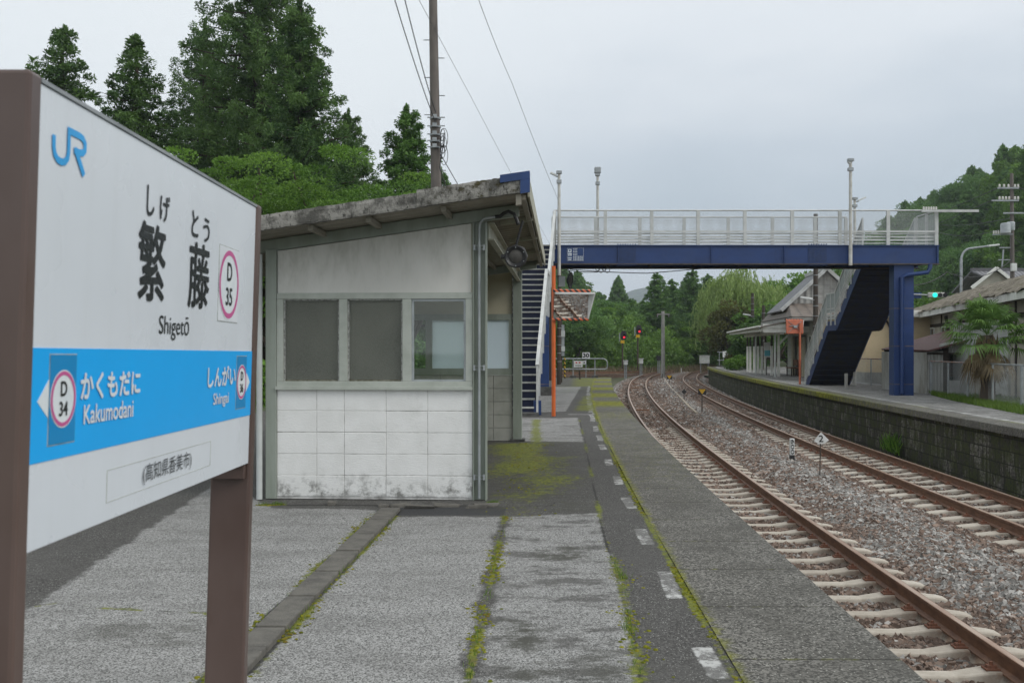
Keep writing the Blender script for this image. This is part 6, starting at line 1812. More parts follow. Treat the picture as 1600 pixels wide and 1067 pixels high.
mb = MB(); kbox(mb, 1.12, 1.17, .9, 2.4, .55, .85); mb.build("backrest", 'rust_box', bn)
for v in (1.0, 2.3):
    mb = MB(); kbox(mb, .78, .83, v - .03, v + .03, 0, .40); kbox(mb, 1.10, 1.15, v - .03, v + .03, 0, .85); mb.build("leg", 'dark_timber', bn)
ns = empty("station_notice", K(-.1, 3.3, 0), "narrow white and blue notice standing between the canopy columns", "notice")
mb = MB(); kbox(mb, -.12, -.08, 3.28, 3.32, 0, .9); mb.build("post", 'dark_timber', ns)
mb = MB(); kbox(mb, -.22, .10, 3.27, 3.30, .95, 1.75); mb.build("board", 'white_paint', ns)
mb = MB(); kbox(mb, -.21, .09, 3.255, 3.269, 1.02, 1.32); mb.build("blue_field", 'cyan_notice', ns)
# dark wooden lamp pole before the station, with two tube lamps further off
def tube_pole(x, y, h, r, lamp, label, paint='wood_pole'):
    e = empty("lamp_pole", (x, y, 0), label, "lamp pole", "wooden lamp poles of the opposite platform")
    MB().tube([(x, y, -.1), (x, y, h)], [r, r * .75], 12).build("shaft", paint, e)
    m_ = MB()
    for z in np.arange(.6, h - .1, .45): m_.lathe((x, y, z), (0, 0, 1), [(-.015, r * 1.0), (.015, r * 1.0)], 12)
    m_.build("band", 'galv', e)
    if lamp:
        z = lamp; MB().tube([(x, y - .05, z - .08), (x - .55, y - .1, z)], .02, 6).build("arm", 'galv', e)
        MB().beam((x - .18, y - .12, z - .03), (x - .72, y - .12, z + .05), .12, .09).build("lamp_head", 'white_paint', e, bevel=.02)
tube_pole(13.42, 44.0, 7.35, .125, 3.62, "tallest dark wooden lamp pole, behind the stair railing")
tube_pole(at(1193, 0, 66).x, 66, at(0, 477, 66).z, .14, None, "bare dark pole rising behind the canopy roof")
tube_pole(at(1176, 0, 72).x, 72, at(0, 458, 72).z, .14, at(0, 492, 72).z, "dark lamp pole farther off among the trees behind the canopy")
boxthing(1193 - 3, 1193 + 3, 478, 488, 65.6, 'galv', "grey box fixed on the bare pole behind the canopy", "pole_box", "box") if False else None
tag(MB().tube([(11.98, 35.7, -.05), (11.98, 35.7, .52)], .055, 10).build("bollard", 'concrete_pale'), "short pale bollard beside the foot of the far stairs", "bollard")
# ------------------------------------------------------------------ buildings behind the fence on the right
hb = empty("beige_house", (16.0, 41, 0), "beige plastered house wall behind the far stairs", "building")
def bx(name, mat, parent, *b):
    m_ = MB()
    for q in b: m_.box(*q)
    return m_.build(name, mat, parent)
bx("wall", 'plaster_beige', hb, (14.35, 17.2, 40.4, 47, .45, 2.75)); bx("plinth", 'plaster_grey', hb, (14.33, 17.22, 40.38, 47.02, -.1, .45))
bx("roof", 'slate_brown' if False else 'plaster_grey', hb, (14.1, 17.6, 40.0, 47.4, 2.75, 2.92)); bx("eave_board", 'white_board', hb, (14.1, 17.6, 39.96, 39.999, 2.68, 2.95))
MB().tube([(15.35, 40.33, 0), (15.35, 40.33, 2.2), (15.2, 40.33, 2.5), (14.9, 40.33, 2.6)], .045, 8).build("rain_pipe", 'wood_pole', hb)
bx("house_notice", 'cyan_notice', hb, (15.45, 15.62, 40.36, 40.395, 1.1, 2.05))

# long house with a shaggy grey roof: facade follows a slanted line
HA = math.atan(0.24); HO = Vector((18.1, 45, 0))
def Hh(u, v, z): return Vector((HO.x + u * math.cos(HA) + v * math.sin(HA), HO.y - u * math.sin(HA) + v * math.cos(HA), z))
def hbx(m_, u0, u1, v0, v1, z0, z1):
    return m_.hexa([Hh(u0, v0, z0), Hh(u1, v0, z0), Hh(u1, v1, z0), Hh(u0, v1, z0), Hh(u0, v0, z1), Hh(u1, v0, z1), Hh(u1, v1, z1), Hh(u0, v1, z1)])
def hb_(name, mat, parent, *b):
    m_ = MB()
    for q in b: hbx(m_, *q)
    return m_.build(name, mat, parent)
oh = empty("old_house", Hh(2, -10, 0), "long old house with a shaggy grey roof and dark timbers behind the fence", "building")
VN, VF = -20.5, 1.5
hb_("wall", 'plaster_pale', oh, (0.0, .15, VN, VF, 0, 2.75), (.15, 5, VN, VN + .15, 0, 2.9), (.15, 5, VF - .15, VF, 0, 2.9), (4.9, 5.05, VN, VF, 0, 2.75))
tb = [(-.03, -.002, v, v + .14, 0, 2.7) for v in (VN + .05, -18.2, -15.6, -13.0, -10.6, -7.2, -4.2, -1.6, 1.0)] + [(-.028, -.003, VN, VF, 2.25, 2.38), (-.028, -.003, VN, VF, 1.55, 1.66)]
hb_("timber_frame", 'dark_timber', oh, *tb)
m_ = MB()
for v in (-12.9, -10.4): m_.beam(Hh(-.04, v, .2), Hh(-.04, v + 2.2, 2.6), .12, .10)
m_.build("timber_brace", 'dark_timber', oh)
for v in (-8.6, -5.6):
    w_ = hb_("window", 'white_board', oh, (-.05, -.01, v - .05, v, 1.0, 2.2), (-.05, -.01, v + 1.3, v + 1.35, 1.0, 2.2), (-.05, -.01, v + .63, v + .68, 1.0, 2.2), (-.05, -.01, v, v + 1.3, .95, 1.0), (-.05, -.01, v, v + 1.3, 2.2, 2.25), (-.05, -.01, v, v + 1.3, 1.55, 1.59))
    hb_("pane", 'house_glass', w_, (-.03, -.02, v, v + 1.3, 1.0, 2.2))
# shaggy roof: uneven sheet with ragged eave
def shaggy(cA, cB, cC, cD, name, parent, nu=170, nv=26, seed=1, amp=.055):
    """A-B eave, D-C ridge"""
    r = np.random.default_rng(seed); V, UVs = [], []
    cA, cB, cC, cD = (np.array(c_) for c_ in (cA, cB, cC, cD))
    lu, lv = np.linalg.norm(cB - cA), np.linalg.norm(cD - cA)
    rag = r.normal(0, .045, nu + 1)
    for j in range(nv + 1):
        q = j / nv
        for i_ in range(nu + 1):
            s_ = i_ / nu
            p_ = (cA * (1 - s_) + cB * s_) * (1 - q) + (cD * (1 - s_) + cC * s_) * q
            p_ = p_ + np.array([0, 0, r.normal(0, amp * .35) + amp * math.sin(s_ * 70 + math.sin(q * 9) * 2) * .35])
            if j == 0: p_ = p_ + (cA - cD) / lv * rag[i_] + np.array([0, 0, -.05])
            V.append(p_); UVs.append((s_ * lu, q * lv, 0))
    off = np.array(parent.location)
    V = np.array(V) - off; n1 = nu + 1
    Fq = [(j * n1 + i_, j * n1 + i_ + 1, (j + 1) * n1 + i_ + 1, (j + 1) * n1 + i_) for j in range(nv) for i_ in range(nu)]
    return np_mesh(name, V, Fq, 'old_roof', parent, vert_attr=dict(roof_uv=np.array(UVs)), smooth=False)
EV, RZ = 2.92, 4.05
rf = shaggy(Hh(-.55, VF + .3, EV), Hh(-.55, VN - .6, EV), Hh(2.5, VN - .6, RZ), Hh(2.5, VF + .3, RZ), "roof", oh, seed=2)
shaggy(Hh(5.6, VN - .6, EV), Hh(5.6, VF + .3, EV), Hh(2.5, VF + .3, RZ), Hh(2.5, VN - .6, RZ), "roof", oh, nu=60, nv=8, seed=3)
hb_("eave_board", 'white_board', oh, *[(-.50, -.45, v, v + .93, EV - .26, EV - .06) for v in np.arange(VN - .5, VF, .95)])
hb_("soffit", 'dark_timber', oh, (-.45, 0, VN - .5, VF, EV - .20, EV - .16))
m_ = MB().poly([Hh(.0, VN - .02, 2.7), Hh(5, VN - .02, 2.7), Hh(2.5, VN - .02, RZ - .15)], (0, -.05, 0)); m_.build("gable", 'dark_timber', oh)
# lean-to shed with maroon sheets
sh = empty("lean_to_shed", (13.6, 31, 0), "small shed with a maroon sheet roof and pale corrugated walls", "shed")
roof_face([(12.42, 29.1, 1.36), (12.62, 33.6, 1.40), (15.2, 33.6, 2.12), (15.0, 29.1, 2.06)], "roof", 'maroon_sheet', sh, .05)
m_ = MB(); m_.hexa([(12.75, 29.07, 1.46), (14.95, 29.07, 2.06), (14.95, 29.15, 2.06), (12.75, 29.15, 1.46), (12.75, 29.07, 1.53), (14.95, 29.07, 2.14), (14.95, 29.15, 2.14), (12.75, 29.15, 1.53)]); m_.build("verge_strip", 'tin_white', sh)
bx("wall", 'corrugated', sh, (12.52, 12.60, 29.5, 33.3, -.05, 1.30), (12.60, 13.02, 29.5, 29.56, -.05, 1.33)); 
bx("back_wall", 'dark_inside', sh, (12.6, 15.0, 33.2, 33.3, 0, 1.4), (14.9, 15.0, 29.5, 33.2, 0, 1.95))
bx("gable_panel", 'corrugated', sh, (13.20, 14.9, 29.5, 29.55, 1.28, 1.52)); bx("corner_post", 'dark_timber', sh, (13.02, 13.18, 29.46, 29.62, -.05, 1.52), (14.78, 14.9, 29.46, 29.58, -.05, 1.28), (12.5, 14.9, 29.43, 29.46, 1.22, 1.28))
bx("low_wall", 'tin_white', sh, (13.2, 14.78, 29.52, 29.60, -.05, .42)); 
bx("shelf", 'rust_box', sh, (13.3, 14.6, 30.4, 31.0, .52, .58), (13.3, 14.1, 30.5, 30.95, .58, .92))
tag(bx("white_sheet_pile", 'tin_white', None, (13.95, 15.25, 28.3, 28.75, -.03, .10), (14.0, 15.0, 28.35, 28.7, .10, .17)), "low pile of pale sheets lying in front of the shed", "sheets")
ex = empty("white_outhouse", (14.9, 27.5, 0), "white panelled outhouse with a red post behind the palm", "outhouse")
bx("wall", 'tin_white', ex, (13.95, 17, 28.0, 31.5, -.05, 2.2)); bx("corner_post", 'red_wood', ex, (13.86, 14.04, 26.9, 27.06, -.05, 2.9)); bx("roof_plate", 'plaster_grey', ex, (14.9, 17.1, 27.9, 31.6, 2.2, 2.28))
sh.location = sh.location + Vector((0.4, 1.5, 0.0))
# ------------------------------------------------------------------ chain link fence
fence = empty("chain_link_fence", (12.2, 28, 0), "grey chain link fence with a rusty top tube along the opposite platform", "fence")
fpts = [(11.55, 20.4), (11.88, 23.2), (12.36, 27.0), (12.80, 30.4), (13.70, 33.2), (13.78, 39.8)]
FHT = 1.02
for k, (a, b) in enumerate(zip(fpts[:-1], fpts[1:])):
    L = math.dist(a, b); d = Vector((b[0] - a[0], b[1] - a[1], 0)) / L
    n = max(1, round(L / 1.75))
    for j in range(n):
        p_ = Vector((*a, 0)) + d * (L * j / n)
        MB().tube([p_ + Vector((0, 0, -.05)), p_ + Vector((0, 0, FHT))], .028 if j else .04, 8).build("post", 'galv', fence)
    MB().tube([(*a, FHT), (*b, FHT)], .022, 8).build("top_tube", 'rusty_tube' if k in (2, 3, 4) else 'galv', fence)
    MB().tube([(*a, .06), (*b, .06)], .016, 6).build("bottom_tube", 'galv', fence)
    m_ = MB(); st_ = .085; hh = FHT - .08
    q = -hh
    while q < L:
        for s_ in (1, -1):
            t0, t1 = max(0, -q), min(hh, L - q)
            if t1 > t0:
                z0, z1 = (t0, t1) if s_ > 0 else (hh - t0, hh - t1)
                p0 = Vector((*a, .06)) + d * (q + t0) + Vector((0, 0, z0)); p1 = Vector((*a, .06)) + d * (q + t1) + Vector((0, 0, z1))
                m_.tube([p0, p1], .0028, 3, cap=False)
        q += st_
    m_.build("wire_mesh", 'galv', fence, fix=False)
# ------------------------------------------------------------------ street furniture beyond the roofs
Y = 62
lx = at(1502, 0, Y).x
sl_ = empty("street_lamp", (lx, Y, 0), "grey street lamp with a curved arm rising behind the shaggy roof", "street lamp")
zt_ = at(0, 392, Y).z
MB().tube([(lx, Y, -.2), (lx, Y, zt_ - .6)] + [(lx + .55 * (1 - math.cos(a)) * 1.1, Y, zt_ - .6 + .75 * math.sin(a)) for a in np.linspace(.2, 1.4, 7)] + [(at(1545, 0, Y).x, Y, at(0, 384.5, Y).z)], [.085] * 2 + [.068] * 7 + [.05], 12).build("pole", 'galv', sl_, smooth=True)
MB().beam(at(1543, 384.5, Y), at(1561, 382.5, Y), .24, .11).build("lamp_head", 'white_paint', sl_, bevel=.03)
Y = 66
tl = empty("traffic_light", (at(1450, 0, Y).x, Y, 0), "horizontal traffic light glowing green above the shaggy roof", "traffic light")
a, b = at(1448, 461, Y), at(1476, 461, Y)
MB().beam(a + Vector((.1, 0, 0)), b, .22, .34).build("housing", 'pole_white', tl, bevel=.05)
MB().disc(at(1461, 461, Y - .12), (0, -1, 0), .16, .04, 16).build("green_lens", 'green_lamp', tl)
m_ = MB()
for k in (1, 2): m_.disc(at(1461 + k * 8, 461, Y - .12), (0, -1, 0), .15, .03, 14)
m_.build("dark_lens", 'black_plastic', tl)
MB().tube([at(1425, 460, Y), at(1450, 461, Y)], .05, 8).build("arm", 'galv', tl)
MB().tube([(at(1425, 0, Y).x, Y, -.2), at(1425, 455, Y)], .10, 10).build("pole", 'galv', tl)
tag(MB().box(at(1428, 0, Y).x, at(1441, 0, Y).x, Y + .1, Y + .15, at(0, 466, Y).z, at(0, 457, Y).z).build("road_sign", 'blue_paint'), "blue road sign plate left of the green traffic light", "sign")
Y = 52
ux = at(1583, 0, Y).x
up = empty("power_pole", (ux, Y, 0), "power pole with crossarms, insulators and two grey transformers on the right", "utility pole")
MB().tube([(ux, Y, -.2), (at(1581, 0, Y).x, Y, at(0, 271, Y).z)], [.14, .085], 14).build("shaft", 'concrete_pole', up, smooth=True)
for (x0, x1, py) in ((1559, 1592, 294), (1550, 1592, 313.5), (1568, 1607, 333)):
    MB().beam(at(x0, py, Y - .15), at(x1, py, Y - .15), .075, .075).build("crossarm", 'galv', up)
for (py, xs_) in ((290, (1562, 1569, 1576, 1586, 1591)), (309, (1562, 1567, 1572, 1577, 1586, 1591))):
    for x in xs_: MB().lathe(at(x, py + 3, Y - .15), (0, 0, 1), [(0, .03), (.04, .065), (.08, .04), (.12, .06), (.17, .02)], 10).build("insulator", 'insulator', up)
MB().beam(at(1551, 367, Y - .2), at(1583, 366, Y - .2), .05, .05).build("crossarm", 'galv', up)
for k in range(9):
    MB().lathe(at(1553 + (k % 5) * 3.5, 366 - (k // 5) * 2.5, Y - .2), (0, 0, 1), [(0, .02), (.03, .05), (.08, .035), (.10, .015)], 8).build("insulator", 'insulator', up)
for (px, py0, py1, r) in ((1571.5, 349, 365, .25), (1579.5, 347, 360, .20)):
    MB().lathe(at(px, py1, Y - .32), (0, 0, 1), [(0, r * .9), (.03, r), ((py1 - py0) / FPX * Y - .03, r), ((py1 - py0) / FPX * Y, r * .85)], 16).build("transformer", 'transformer', up, smooth=True)
m_ = MB(); m_.beam(at(1562, 387, Y), at(1583, 387, Y), .06); m_.beam(at(1560, 406, Y), at(1583, 406, Y), .05); m_.beam(at(1568, 390, Y), at(1566, 417, Y), .06); m_.build("bracket", 'galv', up)
MB().box(ux - .20, ux + .06, Y - .3, Y - .15, at(0, 424, Y).z, at(0, 412, Y).z).build("meter_box", 'white_paint', up)
random.seed(9)
wl_ = [((1592, 294), (1700, 280), 52, 60), ((1559, 294), (1300, 390), 52, 140), ((1550, 313), (1320, 395), 52, 150), ((1607, 333), (1700, 335), 52, 60), ((1583, 352), (1465, 362), 52, 85), ((1583, 404), (1480, 425), 52, 46), ((1480, 425), (1395, 440), 46, 43), ((1583, 398), (1700, 400), 52, 50), ((1583, 372), (1700, 378), 52, 50), ((1583, 340), (1450, 348), 52, 100)]
for k, (p0, p1, ya, yb) in enumerate(wl_):
    a, b = at(*p0, ya), at(*p1, yb)
    wire([a, b], .018, "thin dark wire strung from the power pole on the right", 'cable', .35 + .1 * (k % 3), group="wires of the power pole")
# house with a tiled gable roof
Y = 60
th = empty("tiled_house", (at(1560, 0, Y).x, Y, 0), "white gabled house with a grey tiled roof below the power pole", "building")
zr_, ze_ = at(0, 419, Y).z, at(0, 449, Y).z
xg = at(1553, 0, Y).x; hw = 1.45
MB().poly([(xg - hw + .1, Y, -.1), (xg + hw - .1, Y, -.1), (xg + hw - .1, Y, ze_ + .1), (xg, Y, zr_ - .1), (xg - hw + .1, Y, ze_ + .1)], (1.9, 4, 0)).build("wall", 'plaster_pale', th)
roof_face([(xg - hw, Y - .3, ze_), (xg - hw + 1.9, Y + 3.9, ze_), (xg + 1.9, Y + 3.9, zr_ + .05), (xg, Y - .3, zr_ + .05)], "roof", 'tile_grey', th, .1)
roof_face([(xg + hw + 1.9, Y + 3.9, ze_), (xg + hw, Y - .3, ze_), (xg, Y - .3, zr_ + .05), (xg + 1.9, Y + 3.9, zr_ + .05)], "roof", 'tile_grey', th, .1)
m_ = MB()
for s_ in (-1, 1): m_.beam((xg + s_ * (hw + .05), Y - .34, ze_ - .06), (xg, Y - .34, zr_ - .02), .08, .18)
m_.build("barge_board", 'white_board', th)
# the long wing of the house, ridge crossing to the right
xw0, xw1 = xg + .1, xg + 6
roof_face([(xw0 + 1.0, Y + .4, ze_ + .05), (xw1, Y + .4, ze_ + .05), (xw1, Y + 3.2, zr_ + .12), (xw0, Y + 3.2, zr_ + .12)], "wing_roof", 'tile_grey', th, .1)
roof_face([(xw1, Y + 6, ze_ + .05), (xw0, Y + 6, ze_ + .05), (xw0, Y + 3.2, zr_ + .12), (xw1, Y + 3.2, zr_ + .12)], "wing_roof", 'tile_grey', th, .1)
MB().box(xw0 + 1.3, xw1 - .3, Y + .8, Y + 5.6, -.1, ze_ + .02).build("wing_wall", 'plaster_pale', th)
MB().beam((xw0, Y + 3.2, zr_ + .18), (xw1, Y + 3.2, zr_ + .18), .22, .16).build("ridge_tiles", 'tile_grey', th)
# ------------------------------------------------------------------ foliage
def leaves_np(C, Nrm, size, asp=0.45, jitter=0.6, rng=RNG, droop=0.0, fold=0.0):
    """leaf-sized quads around centres C (n,3) with outward directions Nrm"""
    n = len(C)
    d = Nrm + rng.normal(0, jitter, (n, 3)); d[:, 2] -= droop
    d /= np.linalg.norm(d, axis=1)[:, None] + 1e-9
    ref = rng.normal(size=(n, 3)); s = np.cross(d, ref); s /= np.linalg.norm(s, axis=1)[:, None] + 1e-9
    L = size * rng.uniform(.6, 1.3, n)[:, None]; w = L * asp * rng.uniform(.7, 1.2, n)[:, None]
    nn = np.cross(d, s)
    a = C - d * L * .5; b = C + s * w * .5 + nn * L * fold; c = C + d * L * .5; e = C - s * w * .5 + nn * L * fold
    V = np.stack([a, b, c, e], 1).reshape(-1, 3)
    F = np.arange(4 * n).reshape(-1, 4)
    return V, F
def crown_mesh(name, mat, blobs, per, size, asp=.45, jitter=.6, droop=0.0, shell=0.55, parent=None, rng=RNG, up=0.0, fold=0.0):
    """blobs: (n,6): centre xyz, radii xyz"""
    B = np.asarray(blobs, float); n = len(B)
    dirs = rng.normal(size=(n * per, 3)); dirs[:, 2] += up; dirs /= np.linalg.norm(dirs, axis=1)[:, None]
    rr = (shell + (1.08 - shell) * rng.random(n * per) ** .7)[:, None]
    k = np.repeat(np.arange(n), per)
    C = B[k, :3] + dirs * rr * B[k, 3:]
    V, F = leaves_np(C, dirs, size, asp, jitter, rng, droop, fold)
    clump = rng.random(n)
    rnd = np.clip(.62 * clump[k] + .38 * rng.random(n * per), 0, 1)
    return np_mesh(name, V, F, mat, parent, face_attr=dict(rnd=rnd))
def limbs(trunk_pts, r0, branches, mb=None):
    mb = mb or MB()
    n = len(trunk_pts)
    mb.tube(trunk_pts, [r0 * (1 - .85 * k / (n - 1)) for k in range(n)], 9)
    for (a, b, r) in branches:
        a, b = Vector(a), Vector(b); m_ = a.lerp(b, .5) + Vector((0, 0, -(b - a).length * .06))
        mb.tube([a, m_, b], [r, r * .65, r * .25], 5, cap=False)
    return mb
def conifer(h, r, seed, leaf='cedar_leaf', per=46, size=.26, base=.12, irregular=.35, asp=.36, dens=1.0, tip=.85):
    rng = np.random.default_rng(seed)
    e = empty("cedar_tree", (0, 0, 0))
    blobs, br = [], []
    z = h * base
    tw = [(rng.normal(0, .004 * h), rng.normal(0, .004 * h), h * q) for q in np.linspace(0, 1, 7)]; tw[0] = (0, 0, 0)
    while z < h * .985:
        q = (z - h * base) / (h * (1 - base)); R_ = r * min(1, (1 - q) ** tip, (1 - q) * 4.2) * (.55 + .45 * min(1, q / .18)) + .16
        nb = max(3, int(dens * (4 + 5 * (R_ / r))))
        a0 = rng.random() * 6.28
        for k in range(nb):
            a = a0 + 6.283 * k / nb + rng.normal(0, .3); L = R_ * rng.uniform(1 - irregular, 1.12)
            dz = -.12 * L + rng.normal(0, .05 * L)
            st_, en = Vector((0, 0, z)), Vector((math.cos(a) * L, math.sin(a) * L, z + dz + .12 * L))
            br.append((st_, en, .018 * h * (1 - q) * .35 + .012))
            nc = max(1, int(L / (.27 * (r ** .5)) + .6))
            for c_ in range(nc):
                f_ = (c_ + .75) / (nc + .25) if nc > 1 else .7
                p_ = st_.lerp(en, min(1, f_)); cr_ = (.20 + .15 * rng.random()) * (.45 + .20 * r * (1 - .5 * q))
                blobs.append((p_.x + rng.normal(0, .1), p_.y + rng.normal(0, .1), p_.z + rng.normal(0, .12), cr_, cr_, cr_ * rng.uniform(.75, 1.25)))
        z += h * (.030 + .012 * rng.random()) * (1.15 - .45 * q)
    for k in range(5): blobs.append((rng.normal(0, .04), rng.normal(0, .04), h * (.955 + .012 * k), .20 - .03 * k, .20 - .03 * k, .20))
    limbs(tw, .017 * h + .04, br[::2]).build("trunk", 'bark', e)
    crown_mesh("crown", leaf, blobs, per, size, asp, .55, .10, .35, e, rng, up=.25)
    return e
def broadleaf(h, r, seed, leaf='broad_leaf', nb=70, per=150, size=.20, asp=.5, flat=.75, base=.3, name="broadleaf_tree", br_n=16, spread=1.0, droop=.15, blob=.30):
    rng = np.random.default_rng(seed)
    e = empty(name, (0, 0, 0)); blobs, br = [], []
    cz = h * (1 + base) / 2; rz = h * (1 - base) / 2
    for k in range(nb):
        d = rng.normal(size=3); d[2] = d[2] * .8 + .25; d /= np.linalg.norm(d)
        q = rng.uniform(.45, .92) if k % 4 else rng.uniform(.1, .5)
        lump = 1 + .16 * math.sin(3 * math.atan2(d[1], d[0]) + seed) + .1 * math.sin(5 * d[2] * 2 + seed)
        c_ = np.array([d[0] * r * q * lump * spread, d[1] * r * q * lump * spread, cz + d[2] * rz * q * lump])
        br_ = r * blob * rng.uniform(.6, 1.25)
        blobs.append((*c_, br_, br_, br_ * flat))
        if k % max(1, nb // br_n) == 0: br.append(((0, 0, h * base * rng.uniform(.6, 1.3)), tuple(c_), .012 * h + .02))
    limbs([(0, 0, 0), (.03 * r, .02 * r, h * base * .6), (-.02 * r, .03 * r, h * base * 1.1), (.02 * r, 0, h * .75)], .022 * h + .05, br).build("trunk", 'bark', e)
    crown_mesh("crown", leaf, blobs, per, size, asp, .7, droop, .62, e, rng, up=.35, fold=.12)
    return e
def willow(h, r, seed):
    rng = np.random.default_rng(seed); e = empty("willow_tree", (0, 0, 0)); C, N, K_, br = [], [], [], []
    nb = 95
    for k in range(nb):
        a = rng.random() * 6.28; q = rng.random() ** .55; zt_ = h * (1 - .30 * q * q) * rng.uniform(.72, 1.0); x, y = math.cos(a) * r * q, math.sin(a) * r * q
        if k % 7 == 0: br.append(((0, 0, h * .35), (x, y, zt_), .12))
        ns = 11
        for s_ in range(ns):
            xs_, ys_ = x + rng.normal(0, .45), y + rng.normal(0, .45); L = rng.uniform(.14, .36) * h; m = int(L / .11)
            tt = np.linspace(0, 1, m)
            out = np.stack([xs_ + np.cos(a) * .5 * np.sin(tt * 1.6), ys_ + np.sin(a) * .5 * np.sin(tt * 1.6), zt_ + .25 * rng.normal() - L * tt ** 1.2], 1) + rng.normal(0, .05, (m, 3))
            C.append(out); N.append(np.tile([0, 0, -1.0], (m, 1))); K_.append(np.full(m, rng.random() * .6 + .4 * (k % 5) / 5))
    C, N, K_ = np.concatenate(C), np.concatenate(N), np.concatenate(K_)
    V, F = leaves_np(C, N, .34, .26, .35, rng)
    limbs([(0, 0, 0), (.1, .05, h * .3), (-.1, .1, h * .6), (0, 0, h * .9)], .35, br).build("trunk", 'bark', e)
    np_mesh("crown", V, F, 'willow_leaf', e, face_attr=dict(rnd=np.clip(.6 * K_ + .4 * rng.random(len(K_)), 0, 1)))
    return e
def put(o, x, y, z, s=1.0, rz=None, label=None, cat="tree", group=None, sz=None):
    o.location = (x, y, z); o.rotation_euler = (0, 0, random.uniform(0, 6.28) if rz is None else rz); o.scale = (s, s, sz or s)
    return tag(o, label, cat, group)

random.seed(31)
used = set()
def place(proto, *a, **k):
    if proto.name in used: o = copy_tree(proto)
    else: o = proto; used.add(proto.name)
    return put(o, *a, **k)
# big cedars on the left
cedA = conifer(22.5, 5.0, 1, per=105, size=.18, base=.10, irregular=.42, dens=1.5, tip=.55)
cedB = conifer(17.0, 4.4, 2, leaf='cedar_leaf', per=105, size=.175, base=.12, irregular=.26, dens=1.5, tip=.72)
cedC = conifer(15.5, 3.9, 3, leaf='cedar_leaf', per=105, size=.175, base=.2, irregular=.45, dens=1.15, tip=.75)
def X_(px, Y): return (px - 800) / FPX * Y
place(cedA, X_(402, 47), 47, 0, 1.02, .4, "tallest dark cedar on the left, cut off by the top of the view")
place(cedB, X_(468, 42), 42, 0, .97, 1.0, "full dark green cedar standing just in front of the tallest one", sz=.95)
place(cedC, X_(212, 46), 46, 0, 1.3, 2.2, "open ragged conifer with sky showing through its crown", sz=1.01)
place(cedC, X_(98, 47), 47, 0, 1.28, 4.4, "slim conifer at the left with a thin pointed top", sz=1.06)
place(cedB, X_(-45, 50), 50, 0, .95, 3.0, "conifer at the edge of the view above the brown sign post", sz=.87)
place(cedA, X_(320, 55), 55, 0, .9, 2.6, "conifer behind the gap between the ragged one and the tallest cedar", sz=.86)
place(cedB, X_(545, 50), 50, 0, .82, 5.1, "dark conifer behind the right flank of the full cedar", sz=.78)
yc = conifer(12.0, 2.3, 4, leaf='young_cedar_leaf', per=100, size=.15, base=.2, irregular=.2, dens=1.5, tip=.75)
place(yc, X_(636, 45), 45, 0, 1.25, .3, "small bright cedar beside the concrete utility pole", sz=1.02)
place(yc, X_(690, 58), 58, 0, .9, 1.3, "dark young cedar peeping out behind the utility pole", sz=.98)
# layered broadleaf canopy above the shelter roof
br1 = broadleaf(8.6, 3.7, 5, 'maple_leaf', nb=120, per=330, size=.135, asp=.42, flat=.36, base=.28, blob=.225)
br2 = broadleaf(8.0, 3.3, 6, 'broad_leaf', nb=110, per=330, size=.135, asp=.42, flat=.42, base=.25, blob=.235)
place(br1, X_(420, 33), 33, 0, 1.0, .0, "broad bright green tree right above the shelter roof", sz=.90)
place(br2, X_(555, 35), 35, 0, 1.1, 1.2, "green broadleaf tree between the full cedar and the utility pole", sz=1.05)
place(br2, X_(318, 31), 31, 0, .92, 3.0, "green broadleaf tree peeping over the sign panel")
place(br1, X_(640, 40), 40, 0, .95, 2.0, "loose green tree at the foot of the small bright cedar", sz=.98)
place(br1, X_(480, 40), 40, 0, .95, 4.0, "shaded broadleaf tree at the foot of the full cedar")
place(br2, X_(200, 36), 36, 0, .95, 5.0, "broadleaf tree hidden low behind the name sign")
place(br1, X_(60, 37), 37, 0, .95, 1.0, "broadleaf tree at the left behind the name sign")
place(br2, X_(740, 62), 62, -.5, 1.0, 2.5, "broadleaf tree farther back behind the stairs")
